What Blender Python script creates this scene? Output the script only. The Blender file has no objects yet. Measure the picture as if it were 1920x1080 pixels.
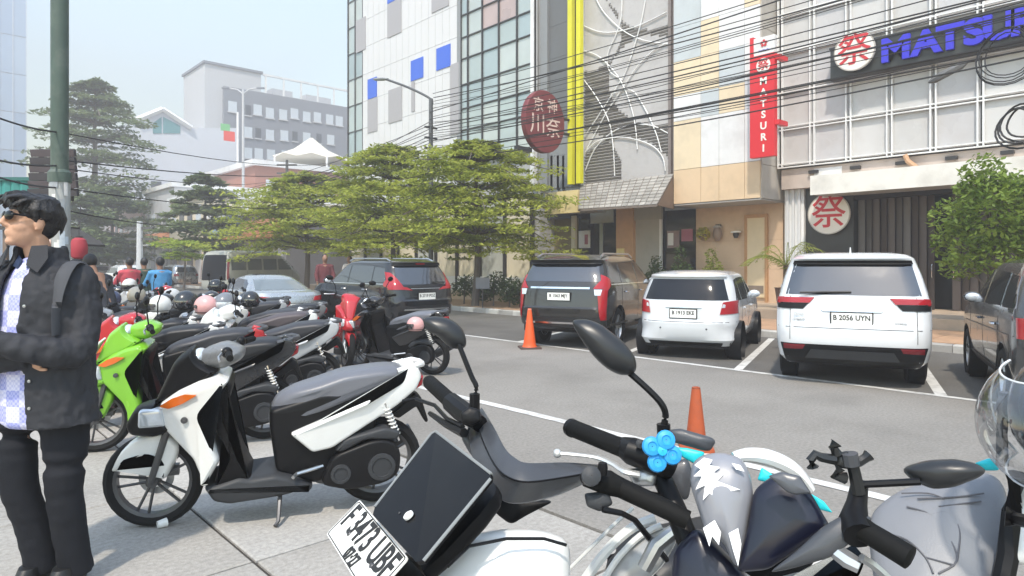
import bpy, bmesh, math, random
from mathutils import Vector, Matrix, noise
R = math.radians
rnd = random.Random(7)
SC = bpy.context.scene
COL = SC.collection

# ---------------------------------------------------------------- camera
F = 1250.0; CX = 960.0; HY = 493.0; CH = 1.5
YAW = math.atan2(1150.0, F)
cam_d = bpy.data.cameras.new('camera'); cam = bpy.data.objects.new('camera', cam_d); COL.objects.link(cam)
cam.location = (0, 0, CH); cam.rotation_euler = (R(90), 0, -YAW)
cam_d.sensor_width = 36.0; cam_d.lens = 36.0*F/1920.0
cam_d.shift_y = -(540.0-HY)/1920.0
cam_d.clip_start = 0.05; cam_d.clip_end = 3000
SC.camera = cam
SC.render.resolution_x = 1024; SC.render.resolution_y = 576
# ---------------------------------------------------------------- world + sun
SUN_EL, SUN_AZ = 56.0, 236.0        # azimuth measured clockwise from +Y
w = bpy.data.worlds.new('World'); SC.world = w; w.use_nodes = True
nt = w.node_tree; nt.nodes.clear()
sky = nt.nodes.new('ShaderNodeTexSky'); sky.sky_type = 'NISHITA'; sky.sun_disc = False
sky.sun_elevation = R(SUN_EL); sky.sun_rotation = R(SUN_AZ)
sky.air_density = 2.1; sky.dust_density = 1.0; sky.ozone_density = 3.2; sky.altitude = 20
bg = nt.nodes.new('ShaderNodeBackground'); bg.inputs['Strength'].default_value = 0.15
wo = nt.nodes.new('ShaderNodeOutputWorld')
nt.links.new(sky.outputs[0], bg.inputs[0]); nt.links.new(bg.outputs[0], wo.inputs[0])
sd = bpy.data.lights.new('sun', 'SUN'); so = bpy.data.objects.new('sun', sd); COL.objects.link(so)
sd.energy = 2.6; sd.angle = R(2.2); sd.color = (1.0, 0.915, 0.79)
_az = R(SUN_AZ); _el = R(SUN_EL)
_sv = Vector((math.sin(_az)*math.cos(_el), math.cos(_az)*math.cos(_el), math.sin(_el)))
so.rotation_euler = (-_sv).to_track_quat('-Z', 'Y').to_euler()
so.location = (0, 0, 40)
SC.view_settings.view_transform = 'Standard'; SC.view_settings.look = 'None'
SC.view_settings.gamma = 1.0; SC.view_settings.exposure = 1.3
SC.view_settings.use_curve_mapping = False
SC.cycles.max_bounces = 6; SC.cycles.transparent_max_bounces = 12; SC.cycles.volume_bounces = 0

# ---------------------------------------------------------------- pixel rays
_fw = Vector((math.sin(YAW), math.cos(YAW), 0)); _rt = Vector((math.cos(YAW), -math.sin(YAW), 0)); _up = Vector((0, 0, 1))
EYE = Vector((0, 0, CH))
def ray(px, py): return _fw + _rt*((px-CX)/F) + _up*((HY-py)/F)
def pz(px, py, z=0.0): d = ray(px, py); return EYE + d*((z-CH)/d.z)
def pX(px, py, X): d = ray(px, py); return EYE + d*(X/d.x)
def pY(px, py, Y): d = ray(px, py); return EYE + d*(Y/d.y)
def pD(px, py, Z): return EYE + ray(px, py)*Z

# ---------------------------------------------------------------- materials
MATS = {}
def mat(name, col=(.5, .5, .5), rough=.5, metal=0., var=.12, scale=6., bump=0., bscale=60., coat=0., trans=0., alpha=1.,
        emit=0., speck=0., dirt=0., dscale=1.2, dcol=(.12, .10, .08), spec=.5, transl=0., coord='Object', ior=1.45):
    if name in MATS: return MATS[name]
    m = bpy.data.materials.new(name); m.use_nodes = True; MATS[name] = m
    t = m.node_tree; N = t.nodes; L = t.links
    b = N['Principled BSDF']
    b.inputs['Roughness'].default_value = rough; b.inputs['Metallic'].default_value = metal
    b.inputs['Specular IOR Level'].default_value = spec; b.inputs['IOR'].default_value = ior
    b.inputs['Coat Weight'].default_value = coat; b.inputs['Coat Roughness'].default_value = .04
    b.inputs['Transmission Weight'].default_value = trans; b.inputs['Alpha'].default_value = alpha
    c4 = (*col, 1)
    tc = N.new('ShaderNodeTexCoord')
    nz = N.new('ShaderNodeTexNoise'); nz.inputs['Scale'].default_value = scale; nz.inputs['Detail'].default_value = 5
    L.new(tc.outputs[coord], nz.inputs['Vector'])
    mx = N.new('ShaderNodeMix'); mx.data_type = 'RGBA'
    mx.inputs[6].default_value = (*[max(0, c*(1-var)) for c in col], 1); mx.inputs[7].default_value = (*[min(1, c*(1+var)) for c in col], 1)
    L.new(nz.outputs['Fac'], mx.inputs[0])
    out = mx.outputs[2]
    if dirt > 0:
        n2 = N.new('ShaderNodeTexNoise'); n2.inputs['Scale'].default_value = dscale; n2.inputs['Detail'].default_value = 7; n2.inputs['Roughness'].default_value = .65
        L.new(tc.outputs[coord], n2.inputs['Vector'])
        rp = N.new('ShaderNodeValToRGB'); rp.color_ramp.elements[0].position = .48; rp.color_ramp.elements[1].position = .72
        rp.color_ramp.elements[0].color = (0, 0, 0, 1); rp.color_ramp.elements[1].color = (dirt, dirt, dirt, 1)
        L.new(n2.outputs['Fac'], rp.inputs[0])
        m2 = N.new('ShaderNodeMix'); m2.data_type = 'RGBA'; m2.inputs[7].default_value = (*dcol, 1)
        L.new(rp.outputs[0], m2.inputs[0]); L.new(out, m2.inputs[6]); out = m2.outputs[2]
    if speck > 0:
        for sc_, am in ((38., speck), (210., speck*.8)):
            n4 = N.new('ShaderNodeTexNoise'); n4.inputs['Scale'].default_value = sc_; n4.inputs['Detail'].default_value = 3
            L.new(tc.outputs[coord], n4.inputs['Vector'])
            mr = N.new('ShaderNodeMapRange'); mr.inputs[1].default_value = .3; mr.inputs[2].default_value = .7; mr.inputs[3].default_value = 1-am; mr.inputs[4].default_value = 1+am
            L.new(n4.outputs['Fac'], mr.inputs[0])
            m5 = N.new('ShaderNodeVectorMath'); m5.operation = 'SCALE'
            L.new(out, m5.inputs[0]); L.new(mr.outputs[0], m5.inputs[3]); out = m5.outputs[0]
    L.new(out, b.inputs['Base Color'])
    rr = N.new('ShaderNodeMapRange'); rr.inputs[3].default_value = max(.02, rough-.08); rr.inputs[4].default_value = min(1, rough+.08)
    L.new(nz.outputs['Fac'], rr.inputs[0]); L.new(rr.outputs[0], b.inputs['Roughness'])
    if bump > 0:
        n3 = N.new('ShaderNodeTexNoise'); n3.inputs['Scale'].default_value = bscale; n3.inputs['Detail'].default_value = 4
        L.new(tc.outputs[coord], n3.inputs['Vector'])
        bp = N.new('ShaderNodeBump'); bp.inputs['Strength'].default_value = bump; bp.inputs['Distance'].default_value = .01
        L.new(n3.outputs['Fac'], bp.inputs['Height']); L.new(bp.outputs[0], b.inputs['Normal'])
    if emit > 0:
        b.inputs['Emission Color'].default_value = c4; b.inputs['Emission Strength'].default_value = emit
    if transl > 0:
        tr = N.new('ShaderNodeBsdfTranslucent'); L.new(out, tr.inputs[0])
        ms = N.new('ShaderNodeMixShader'); ms.inputs[0].default_value = transl
        L.new(b.outputs[0], ms.inputs[1]); L.new(tr.outputs[0], ms.inputs[2])
        L.new(ms.outputs[0], N['Material Output'].inputs[0])
    return m

# ---------------------------------------------------------------- mesh builder
def catmull(pts, k=4, closed=True):
    n = len(pts); out = []
    rng = range(n) if closed else range(n-1)
    for i in rng:
        p0 = pts[(i-1) % n] if closed or i > 0 else pts[0]
        p1 = pts[i]; p2 = pts[(i+1) % n]
        p3 = pts[(i+2) % n] if closed or i+2 < n else pts[-1]
        for j in range(k):
            t = j/k
            out.append(tuple(.5*((2*b)+(c-a)*t+(2*a-5*b+4*c-d)*t*t+(-a+3*b-3*c+d)*t**3) for a, b, c, d in zip(p0, p1, p2, p3)))
    if not closed: out.append(tuple(pts[-1]))
    return out
def round_poly(pts, r=.02, k=3):
    """round the corners of a closed 2-D polygon"""
    n = len(pts); out = []
    for i in range(n):
        p = Vector(pts[i]); a = Vector(pts[i-1]); b = Vector(pts[(i+1) % n])
        da, db = (a-p), (b-p); la, lb = da.length, db.length
        if la < 1e-6 or lb < 1e-6: continue
        ra = min(r, la*.45); rb = min(r, lb*.45)
        s, e = p+da/la*ra, p+db/lb*rb
        for j in range(k+1):
            t = j/k; out.append(tuple((1-t)**2*s+2*t*(1-t)*p+t*t*e))
    return out
class M:
    def __init__(s): s.v = []; s.f = []
    def add(s, vs, fs):
        o = len(s.v); s.v += [tuple(v) for v in vs]; s.f += [tuple(i+o for i in f) for f in fs]; return s
    def box(s, c, size, rot=None):
        c = Vector(c); h = [x/2 for x in size]; vs = []
        for z in (-1, 1):
            for y in (-1, 1):
                for x in (-1, 1):
                    p = Vector((x*h[0], y*h[1], z*h[2]))
                    if rot is not None: p = rot @ p
                    vs.append(c+p)
        return s.add(vs, [(0, 2, 3, 1), (4, 5, 7, 6), (0, 1, 5, 4), (2, 6, 7, 3), (0, 4, 6, 2), (1, 3, 7, 5)])
    def bx(s, x0, x1, y0, y1, z0, z1): return s.box(((x0+x1)/2, (y0+y1)/2, (z0+z1)/2), (abs(x1-x0), abs(y1-y0), abs(z1-z0)))
    def loft(s, rings, cap=True, close=True):
        n = len(rings[0]); vs = [p for r in rings for p in r]; fs = []
        for i in range(len(rings)-1):
            for j in range(n if close else n-1):
                k = (j+1) % n
                fs.append((i*n+j, i*n+k, (i+1)*n+k, (i+1)*n+j))
        if cap and close:
            fs.append(tuple(reversed(range(n)))); fs.append(tuple((len(rings)-1)*n+j for j in range(n)))
        return s.add(vs, fs)
    def tube(s, path, r=.02, n=8, cap=True, flat=1.0, up=None):
        path = [Vector(p) for p in path]; m = len(path)
        rs = r if isinstance(r, (list, tuple)) else [r]*m
        rings = []; ref = Vector(up) if up else Vector((0, 0, 1))
        for i in range(m):
            d = (path[min(i+1, m-1)]-path[max(i-1, 0)]).normalized()
            a = ref.cross(d)
            if a.length < .1: a = Vector((1, 0, 0)).cross(d)
            a.normalize(); b = d.cross(a)
            rings.append([path[i]+a*(math.cos(t)*rs[i])+b*(math.sin(t)*rs[i]*flat) for t in [2*math.pi*k/n for k in range(n)]])
        return s.loft(rings, cap)
    def lathe(s, prof, n=16, mtx=None, cap=False):
        mtx = mtx or Matrix()
        rings = [[mtx @ Vector((rr*math.cos(2*math.pi*k/n), rr*math.sin(2*math.pi*k/n), z)) for k in range(n)] for rr, z in prof]
        return s.loft(rings, cap)
    def ell(s, c, r, nu=14, nv=9, mtx=None):
        c = Vector(c); rings = []
        for i in range(nv+1):
            a = math.pi*(i/nv); a = min(max(a, .02), math.pi-.02)
            ring = []
            for k in range(nu):
                t = 2*math.pi*k/nu
                p = Vector((r[0]*math.sin(a)*math.cos(t), r[1]*math.sin(a)*math.sin(t), -r[2]*math.cos(a)))
                if mtx is not None: p = mtx @ p
                ring.append(c+p)
            rings.append(ring)
        return s.loft(rings)
    def prism(s, pts, vec):
        """3-D polygon extruded by vec"""
        n = len(pts); vec = Vector(vec); a = [Vector(p) for p in pts]
        fs = [tuple(range(n)), tuple(n+i for i in reversed(range(n)))]
        for i in range(n): j = (i+1) % n; fs.append((i, i+n, j+n, j))
        return s.add(a+[p+vec for p in a], fs)
    def pillow(s, prof, w, inset=.02, t0=.55, nr=4, yc=0., mapf=None):
        """side profile (x,z) widened to +-w(x,z) with rounded edges"""
        n = len(prof); P = [Vector(p) for p in prof]
        area = sum(P[i].x*P[(i+1) % n].y-P[(i+1) % n].x*P[i].y for i in range(n))
        sg = 1 if area > 0 else -1
        nor = []
        for i in range(n):
            d = (P[(i+1) % n]-P[i-1]);
            d = d.normalized() if d.length > 1e-9 else Vector((1, 0))
            nor.append(Vector((-d.y, d.x))*sg)
        ts = [t0+(1-t0)*math.sin(k/nr*math.pi/2) for k in range(nr+1)]
        seq = [-t for t in reversed(ts)]+ts
        rings = []
        wf = w if callable(w) else (lambda x, z: w)
        for t in seq:
            q = max(0, (abs(t)-t0)/(1-t0)); e = inset*(1-math.sqrt(max(0, 1-q*q)))
            ring = []
            for i in range(n):
                p = P[i]+nor[i]*e
                v = Vector((p.x, yc+t*wf(P[i].x, P[i].y), p.y))
                ring.append(mapf(v) if mapf else v)
            rings.append(ring)
        return s.loft(rings)
    def build(s, name, m, parent=None, ang=35, loc=None, kind=None, label=None):
        me = bpy.data.meshes.new(name); me.from_pydata([tuple(v) for v in s.v], [], s.f); me.validate(clean_customdata=False)
        bm = bmesh.new(); bm.from_mesh(me); bmesh.ops.recalc_face_normals(bm, faces=bm.faces)
        if ang:
            a = R(ang)
            for f in bm.faces: f.smooth = True
            for e in bm.edges:
                if len(e.link_faces) != 2 or e.calc_face_angle(0) > a: e.smooth = False
        bm.to_mesh(me); bm.free()
        return link(name, me, m, parent, loc, kind, label)
def link(name, me, m, parent=None, loc=None, kind=None, label=None):
    o = bpy.data.objects.new(name, me); COL.objects.link(o)
    if m is not None and not me.materials: me.materials.append(m)
    if parent is not None: o.parent = parent
    if loc is not None: o.location = loc
    if kind: o['kind'] = kind
    if label: o['label'] = label
    return o
def thing(name, label, cat, loc=(0, 0, 0), rz=0., group=None, rx=0.):
    o = bpy.data.objects.new(name, None); COL.objects.link(o); o.empty_display_size = .2
    o.location = loc; o.rotation_euler = (rx, 0, rz); o['label'] = label; o['category'] = cat
    if group: o['group'] = group
    return o
def tag(o, label, cat, group=None):
    o['label'] = label; o['category'] = cat
    if group: o['group'] = group
    return o
def baked(o):
    """replace an object's mesh by its evaluated one"""
    dg = bpy.context.evaluated_depsgraph_get(); dg.update()
    me = bpy.data.meshes.new_from_object(o.evaluated_get(dg)); o.modifiers.clear(); o.data = me
    return o
def remesh(o, vox=.02, it=4, smooth=True):
    md = o.modifiers.new('r', 'REMESH'); md.mode = 'VOXEL'; md.voxel_size = vox; md.use_smooth_shade = True
    if it:
        sm = o.modifiers.new('s', 'SMOOTH'); sm.iterations = it; sm.factor = .6
    m = o.data.materials[0] if o.data.materials else None
    baked(o)
    if m and not o.data.materials: o.data.materials.append(m)
    for p in o.data.polygons: p.use_smooth = True
    return o
def text_obj(name, body, size, m, parent, mtx, ext=.004, bold=.0, sx=1.0):
    cu = bpy.data.curves.new(name, 'FONT'); cu.body = body; cu.size = size; cu.extrude = ext; cu.offset = bold
    cu.align_x = 'CENTER'; cu.align_y = 'CENTER'; cu.resolution_u = 3
    o = bpy.data.objects.new(name, cu); COL.objects.link(o)
    dg = bpy.context.evaluated_depsgraph_get(); dg.update()
    me = bpy.data.meshes.new_from_object(o.evaluated_get(dg)); bpy.data.objects.remove(o)
    me.transform(mtx @ Matrix.Diagonal((sx, 1, 1, 1)))
    return link(name, me, m, parent)
def frame(o, xa, ya):
    """matrix with origin o, x axis xa, y axis ya"""
    x = Vector(xa).normalized(); y = Vector(ya); y = (y-x*y.dot(x)).normalized(); z = x.cross(y)
    return Matrix(((x.x, y.x, z.x, o[0]), (x.y, y.y, z.y, o[1]), (x.z, y.z, z.z, o[2]), (0, 0, 0, 1)))
def text_facade(name, body, size, m, parent, p, ext=.01, bold=.0, sx=1.0):
    # facade facing -X: reading direction is -Y
    return text_obj(name, body, size, m, parent, frame(p, (0, -1, 0), (0, 0, 1)), ext, bold, sx)

# common materials
WHITEPAINT = mat('white_paint', (.78, .79, .80), .25, var=.03, coat=.6)
BLACKPL = mat('black_plastic', (.007, .007, .008), .42, var=.2, spec=.24)
DGREYPL = mat('dark_grey_plastic', (.035, .037, .041), .5, var=.15, bump=.08, bscale=400, spec=.35)
RUBBER = mat('rubber', (.008, .008, .008), .7, spec=.18, var=.25, bump=.1)
ALLOY = mat('alloy', (.48, .49, .5), .35, metal=.9, var=.1)
DALLOY = mat('dark_alloy', (.10, .10, .105), .42, metal=.6, var=.2)
CHROME = mat('chrome', (.75, .75, .76), .12, metal=1., var=.05)
REDLENS = mat('red_lens', (.34, .008, .014), .12, var=.1, coat=.5)
ORANGELENS = mat('orange_lens', (.62, .13, .015), .15, var=.1, coat=.5)
CLEARLENS = mat('clear_lens', (.62, .66, .70), .08, metal=.35, var=.25, scale=30)
PLATEW = mat('plate_white', (.78, .78, .75), .45, var=.04)
PLATEK = mat('plate_ink', (.02, .02, .02), .5)
DGLASS = mat('dark_glass', (.014, .016, .02), .04, var=.05, spec=.9, coat=.3, ior=1.75)
# ================================================================= ground
def ground_mat(name, col, var, scale, bump, bscale, crack=0., spots=0.):
    m = mat(name, col, .85, var=var, scale=scale, bump=bump, bscale=bscale, coord='Object', dirt=spots, dscale=.55, dcol=tuple(c*.55 for c in col), spec=.25, speck=.16)
    return m
ASPH = ground_mat('asphalt', (.245, .229, .207), .2, .7, .5, 160, spots=.55)
ASPH2 = ground_mat('asphalt_parking', (.135, .128, .118), .25, 1.6, .5, 160, spots=.6)
CONC = ground_mat('concrete', (.31, .30, .285), .13, 2.2, .25, 120, spots=.6)
EARTH = ground_mat('earth', (.20, .19, .17), .2, .5, .2, 40, spots=.4)
PAINT = mat('road_paint', (.62, .61, .58), .7, var=.12, scale=14, dirt=.75, dscale=7, dcol=(.22, .21, .2))
M().bx(-60, 120, -60, 320, -1.0, -.06).build('ground', EARTH, kind='structure', ang=0)
NL1, NL2, NK = 8.63, 4.62, 12.9            # parking line, bike line, kerb
# the road is split in strips so the fine relief stays crisp
road = M().bx(2.9, NL1+.06, -40, 220, -.058, 0).build('road', ASPH, kind='structure', ang=0)
M().bx(NL1+.062, NK, -40, 220, -.058, 0).build('parking_strip', ASPH2, kind='structure', ang=0)
def strip(name, pts, z, m, parent):
    return M().add([(x, y, z) for x, y in pts], [tuple(range(len(pts)))]).build(name, m, parent, ang=0)
# painted lines, worn edges
def line_poly(x, w, y0, y1, seed):
    r = random.Random(seed); a = []; b = []; y = y0
    while y < y1:
        a.append((x-w/2+r.uniform(-.008, .008), y)); b.append((x+w/2+r.uniform(-.008, .008), y)); y += .35
    return a+b[::-1]
strip('road_marking', line_poly(NL1, .11, -6, 36, 1), .005, PAINT, road)
strip('road_marking', line_poly(NL2, .11, -4, 30, 2), .005, PAINT, road)
HEAD = Vector((.938, .346, 0))                 # heading of the parked cars
def bay_line(px, py):
    p = pz(px, py); L = (NL1+.05-p.x)/HEAD.x; a = p+HEAD*L; b = a+HEAD*4.3
    s = Vector((-HEAD.y, HEAD.x, 0))*.06
    strip('bay_marking', [(a+s)[:2], (a-s)[:2], (b-s)[:2], (b+s)[:2]], .0055, PAINT, road)
for q in ((1383, 694), (1765, 742), (1180, 660)): bay_line(*q)
bay_line(980, 640)
# painted arrow remnants and asphalt repair patches
PATCH = ground_mat('asphalt_patch', (.18, .175, .167), .14, 3, .5, 160)
for (x, y, a, b) in ((5.6, 12.5, 1.0, 1.6),):
    r = random.Random(int(x*100)); pts = [(x+a*math.cos(t)*r.uniform(.8, 1.1), y+b*math.sin(t)*r.uniform(.85, 1.1)) for t in [k*math.pi/9 for k in range(18)]]
    strip('asphalt_patch', pts, .0035, PATCH, road)
# concrete parking apron made of cast slabs with joints
pav = M().bx(-6, 2.896, -12, 60, -.058, -.02).build('pavement', mat('joint_dirt', (.05, .045, .04), .9), kind='structure', ang=0)
ys = [-6, -4.1, -1.4, .9, 2.1, 3.35, 4.75, 6.6, 8.6, 10.9, 13.2, 15.6, 18, 20.5, 23, 25.5, 28, 31]
xs = [-6, -3.4, -1.5, -.12, 1.32, 2.885]
slabm = [ground_mat('concrete_slab_%s' % 'abc'[k], c, .14, 2.5, .25, 120, spots=.55) for k, c in enumerate(((.36, .343, .318), (.325, .307, .28), (.385, .368, .342)))]
for i in range(len(ys)-1):
    for j in range(len(xs)-1):
        g = .011; h = rnd.uniform(-.003, .003)
        m_ = M(); x0, x1, y0, y1 = xs[j]+g, xs[j+1]-g, ys[i]+g, ys[i+1]-g; b = .008
        sk = rnd.uniform(-.02, .02)
        m_.loft([[(x0, y0, -.02), (x1, y0, -.02), (x1, y1, -.02), (x0, y1, -.02)], [(x0, y0, -b+h), (x1, y0, -b+h), (x1, y1, -b+h), (x0, y1, -b+h)],
                 [(x0+b, y0+b, h), (x1-b, y0+b, h), (x1-b, y1-b, h), (x0+b, y1-b, h)]])
        m_.build('paving_slab', slabm[rnd.randrange(3)], pav, ang=0)
# far sidewalk, terrace, kerb stones
TILE = mat('sidewalk_tile', (.44, .27, .165), .75, var=.25, scale=5, dirt=.5, dscale=2, dcol=(.3, .22, .16), bump=.2)
walk = M().bx(NK+.155, 15.6, -10, 60, -.058, .13).build('sidewalk', TILE, kind='structure', ang=0)
M().bx(15.603, 40, -10, 34, -.058, .36).build('terrace', mat('terrace_stone', (.47, .36, .26), .7, var=.15, dirt=.4), kind='structure', ang=0)
kerbm = [mat('kerb_%s' % n_, c, .8, var=.1, dirt=.5, dscale=3) for n_, c in (('grey', (.36, .35, .33)), ('pale', (.5, .49, .46)))]
kerb = M().bx(NK+.02, NK+.14, -10, 60, -.058, .10).build('kerb', kerbm[0], kind='structure', ang=0)
y = -10
k_ = 0
while y < 45:
    M().loft([[(NK, y+.006, -.05), (NK+.15, y+.006, -.05), (NK+.15, y+.594, -.05), (NK, y+.594, -.05)],
              [(NK, y+.006, .115), (NK+.15, y+.006, .115), (NK+.15, y+.594, .115), (NK, y+.594, .115)],
              [(NK+.02, y+.016, .14), (NK+.14, y+.016, .14), (NK+.14, y+.584, .14), (NK+.02, y+.584, .14)]]).build('kerb_stone', kerbm[k_ % 2], kerb, ang=0)
    y += .6; k_ += 1
for yy in range(-4, 24):                      # sidewalk tile rows that show between the cars
    for xx in range(3):
        M().box((NK+.16+.42+xx*.82, yy*.82, .137), (.805, .805, .02)).build('sidewalk_tile', TILE, walk, ang=0)
# ================================================================= street-side buildings (facades face -X)
def fc(name, m, parent, X, y0, y1, z0, z1, t=.05, ang=0):
    """slab on a facade whose face is at X, t thick behind it"""
    return M().bx(X, X+t, y0, y1, z0, z1).build(name, m, parent, ang=ang)
def uz(px, py, X): p = pX(px, py, X); return p.y, p.z
CONCW = mat('grey_render', (.42, .42, .42), .8, var=.1, dirt=.4, dscale=.8)
BEIGE = mat('beige_panel', (.66, .50, .33), .6, var=.06, dirt=.18)
BEIGE2 = mat('beige_panel_pale', (.72, .60, .42), .6, var=.06, dirt=.18)
PGREY = mat('pale_grey_panel', (.60, .61, .63), .5, var=.05, dirt=.2)
PWHITE = mat('white_panel', (.72, .72, .72), .5, var=.05, dirt=.2)
PBLUE = mat('blue_grey_panel', (.50, .54, .56), .45, var=.05, dirt=.15)
WFRAME = mat('white_frame', (.76, .76, .75), .4, var=.05, dirt=.25, dscale=2)
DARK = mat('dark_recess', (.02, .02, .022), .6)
FRAMEK = mat('black_frame', (.03, .03, .032), .45)
GLASSP = mat('pane_glass', (.35, .42, .42), .08, var=.2, scale=.6, spec=.8, metal=.25)
ORANGEW = mat('orange_stone', (.55, .33, .19), .65, var=.12, dirt=.2)

# ---------- restaurant with white gridded cladding
XG = 17.8
b1 = thing('restaurant_building', 'restaurant clad in a white double-line grid of pale panels above a dark folding gate', 'building', (18.5, 0, .36))
inv = Matrix.Translation((-18.5, 0, -.36))
class LB(M):
    """builder whose points are world coordinates, stored relative to a parent at loc"""
    def __init__(s, o): super().__init__(); s.o = o
    def build(s, name, m, parent=None, **k):
        l = s.o.location; s.v = [(a-l.x, b-l.y, c-l.z) for a, b, c in s.v]
        return super().build(name, m, s.o if parent is None else parent, **k)
def slab(o, name, m, X, y0, y1, z0, z1, t=.05, parent=None, ang=0):
    return LB(o).bx(X, X+t, y0, y1, z0, z1).build(name, m, parent, ang=ang)
cu = [uz(px, 240, XG)[0] for px in (1462, 1522, 1590, 1667, 1749, 1838)]
stp = .98
while cu[-1] > -7: cu.append(cu[-1]-stp)
cz = [4.15+1.025*k for k in range(8)]
slab(b1, 'wall', CONCW, XG+.42, -7.6, 8.5, 4.1, 11.6, 8)
pm = [mat('cladding_panel_%s' % n_, c, .28, var=.08, scale=1.5, dirt=.45, dscale=.9, dcol=(.40, .36, .34), bump=.15, bscale=1.2) for n_, c in (('a', (.52, .51, .50)), ('b', (.56, .55, .54)), ('c', (.50, .49, .495)))]
for i in range(len(cu)-1):
    for j in range(len(cz)-1):
        slab(b1, 'panel', pm[(i*5+j*3) % 3], XG+.1, cu[i+1]+.012, cu[i]-.012, cz[j]+.012, cz[j+1]-.012, .03)
for i, u in enumerate(cu):
    for d in (-.055, .055):
        slab(b1, 'mullion', WFRAME, XG, u+d-.017, u+d+.017, 4.12, 11.4, .085)
for z in cz:
    for d in (-.045, .045):
        slab(b1, 'transom', WFRAME, XG+.006, -7.5, 8.56, z+d-.016, z+d+.016, .07)
slab(b1, 'backing', mat('cladding_gap', (.12, .12, .12), .8), XG+.14, -7.5, 8.54, 4.13, 11.4, .05)
# fascia band under the grid and the service pipes
PINKB = mat('fascia_stone', (.52, .44, .39), .7, var=.12, dirt=.45, dscale=1.5)
slab(b1, 'fascia', PINKB, XG+.12, -7.5, 8.5, 3.52, 4.06, .5)
for k in range(12):
    yy = 7.6-k*1.05
    slab(b1, 'bracket', FRAMEK, XG+.02, yy-.12, yy+.12, 3.88, 3.96, .1)
    if k > 2: slab(b1, 'bracket', mat('rust_bracket', (.16, .07, .045), .7), XG+.0, yy-.03, yy+.03, 3.55, 3.72, .12)
LB(b1).tube([(XG+.02, 4.6, 3.72), (XG+.02, -7.4, 3.72)], .025, 6).build('conduit', mat('rust_bracket'))
LB(b1).tube([(XG+.02, 5.0, 3.62), (XG+.02, 5.35, 3.95), (XG+.02, 5.4, 4.1)], .06, 8).build('conduit', ORANGEW)
slab(b1, 'fascia_panel', PWHITE, XG+.1, 6.9, 7.6, 3.6, 4.0, .02)
# white awning box
y0, zt = uz(1519, 330, 17.2); _, zb = uz(1519, 366, 17.2)
slab(b1, 'awning_fascia', mat('awning_white', (.74, .725, .68), .55, var=.05, dirt=.3, dscale=1.5), 17.2, -3.5, y0, zb, zt, .03)
slab(b1, 'awning_top', mat('awning_white'), 17.232, -3.5, y0, zt-.04, zt, 1.05)
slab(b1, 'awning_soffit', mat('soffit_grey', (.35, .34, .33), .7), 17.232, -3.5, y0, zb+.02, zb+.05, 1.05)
# ground floor wall pieces around the opening
XW = 18.3
yl = uz(1476, 450, XW)[0]; y2 = uz(1512, 450, XW)[0]; y3 = uz(1602, 450, XW)[0]; y4 = uz(1800, 450, XW)[0]
slab(b1, 'pier', PWHITE, XW-.15, y2, yl, .36, 4.06, .5)
for k in range(3):
    yy = y2+.08+k*.16
    slab(b1, 'downpipe', PGREY, XW-.21, yy, yy+.07, .36, 4.06, .055)
slab(b1, 'sign_panel', mat('black_panel', (.022, .023, .025), .35), XW-.06, y3, y2-.01, .36, 3.6, .4)
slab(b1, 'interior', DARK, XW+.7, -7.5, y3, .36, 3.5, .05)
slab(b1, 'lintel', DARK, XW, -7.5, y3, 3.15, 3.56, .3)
GATE = mat('gate_slat', (.085, .068, .062), .5, metal=.3, var=.15, dirt=.3)
GATE2 = mat('gate_slat_grey', (.12, .108, .102), .5, metal=.3, var=.15, dirt=.3)
n_s = 0; yy = y3-.05; rg = random.Random(3)
ygap = uz(1755, 450, XW)[0]
while yy > -1.5:
    wdt = .17
    if not (ygap-.28 < yy-wdt/2 < ygap+.02):
        s_ = LB(b1); d = .05 if n_s % 2 else 0
        s_.loft([[(XW+.12+d, yy, z), (XW+.05+.05-d, yy-wdt, z), (XW+.12-d+.02, yy-wdt, z), (XW+.14+d, yy, z)] for z in (.37, 3.14)])
        s_.build('gate_slat', GATE2 if n_s % 5 < 2 else GATE, ang=0)
    yy -= wdt+.006; n_s += 1
for q in (ygap+.09, ygap-.36):
    LB(b1).tube([(XW+.02, q, 1.15), (XW+.0, q, 1.2), (XW+.0, q, 1.42), (XW+.02, q, 1.47)], .012, 6).build('gate_handle', CHROME)
# round emblem signs
REDINK = mat('red_ink', (.55, .03, .04), .5, var=.05); BLUEINK = mat('blue_letter', (.035, .03, .55), .35, var=.08)
EMW = mat('emblem_white', (.78, .74, .68), .4, var=.04)
def emblem(px, py, X, r, label, group, t=.09, bod='祭'):
    p = pX(px, py, X); o = thing('round_sign', label, 'sign', p, 0, group)
    mt = Matrix.Rotation(-math.pi/2, 4, 'Y')
    M().lathe([(r*.97, -.01), (r, .0), (r, t-.01), (r*.97, t), (.001, t)], 40, mt, True).build('disc', EMW, o)
    M().lathe([(r*.985, t-.02), (r*1.03, t-.02), (r*1.03, t+.005), (r*.985, t+.005)], 40, mt).build('rim', mat('emblem_rim', (.45, .42, .38), .4), o)
    text_obj('kanji', bod, r*1.72, REDINK, o, frame((-t-.006, 0, -.02*r), (0, -1, 0), (0, 0, 1)), .004, .012*r)
    return o
emblem(1604, 97, 17.42, .47, 'round white sign with red kanji mounted on the black name board', 'restaurant emblems')
emblem(1556, 401, XW-.1, .53, 'round white sign with red kanji under the white awning beside the gate', 'restaurant emblems')
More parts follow.
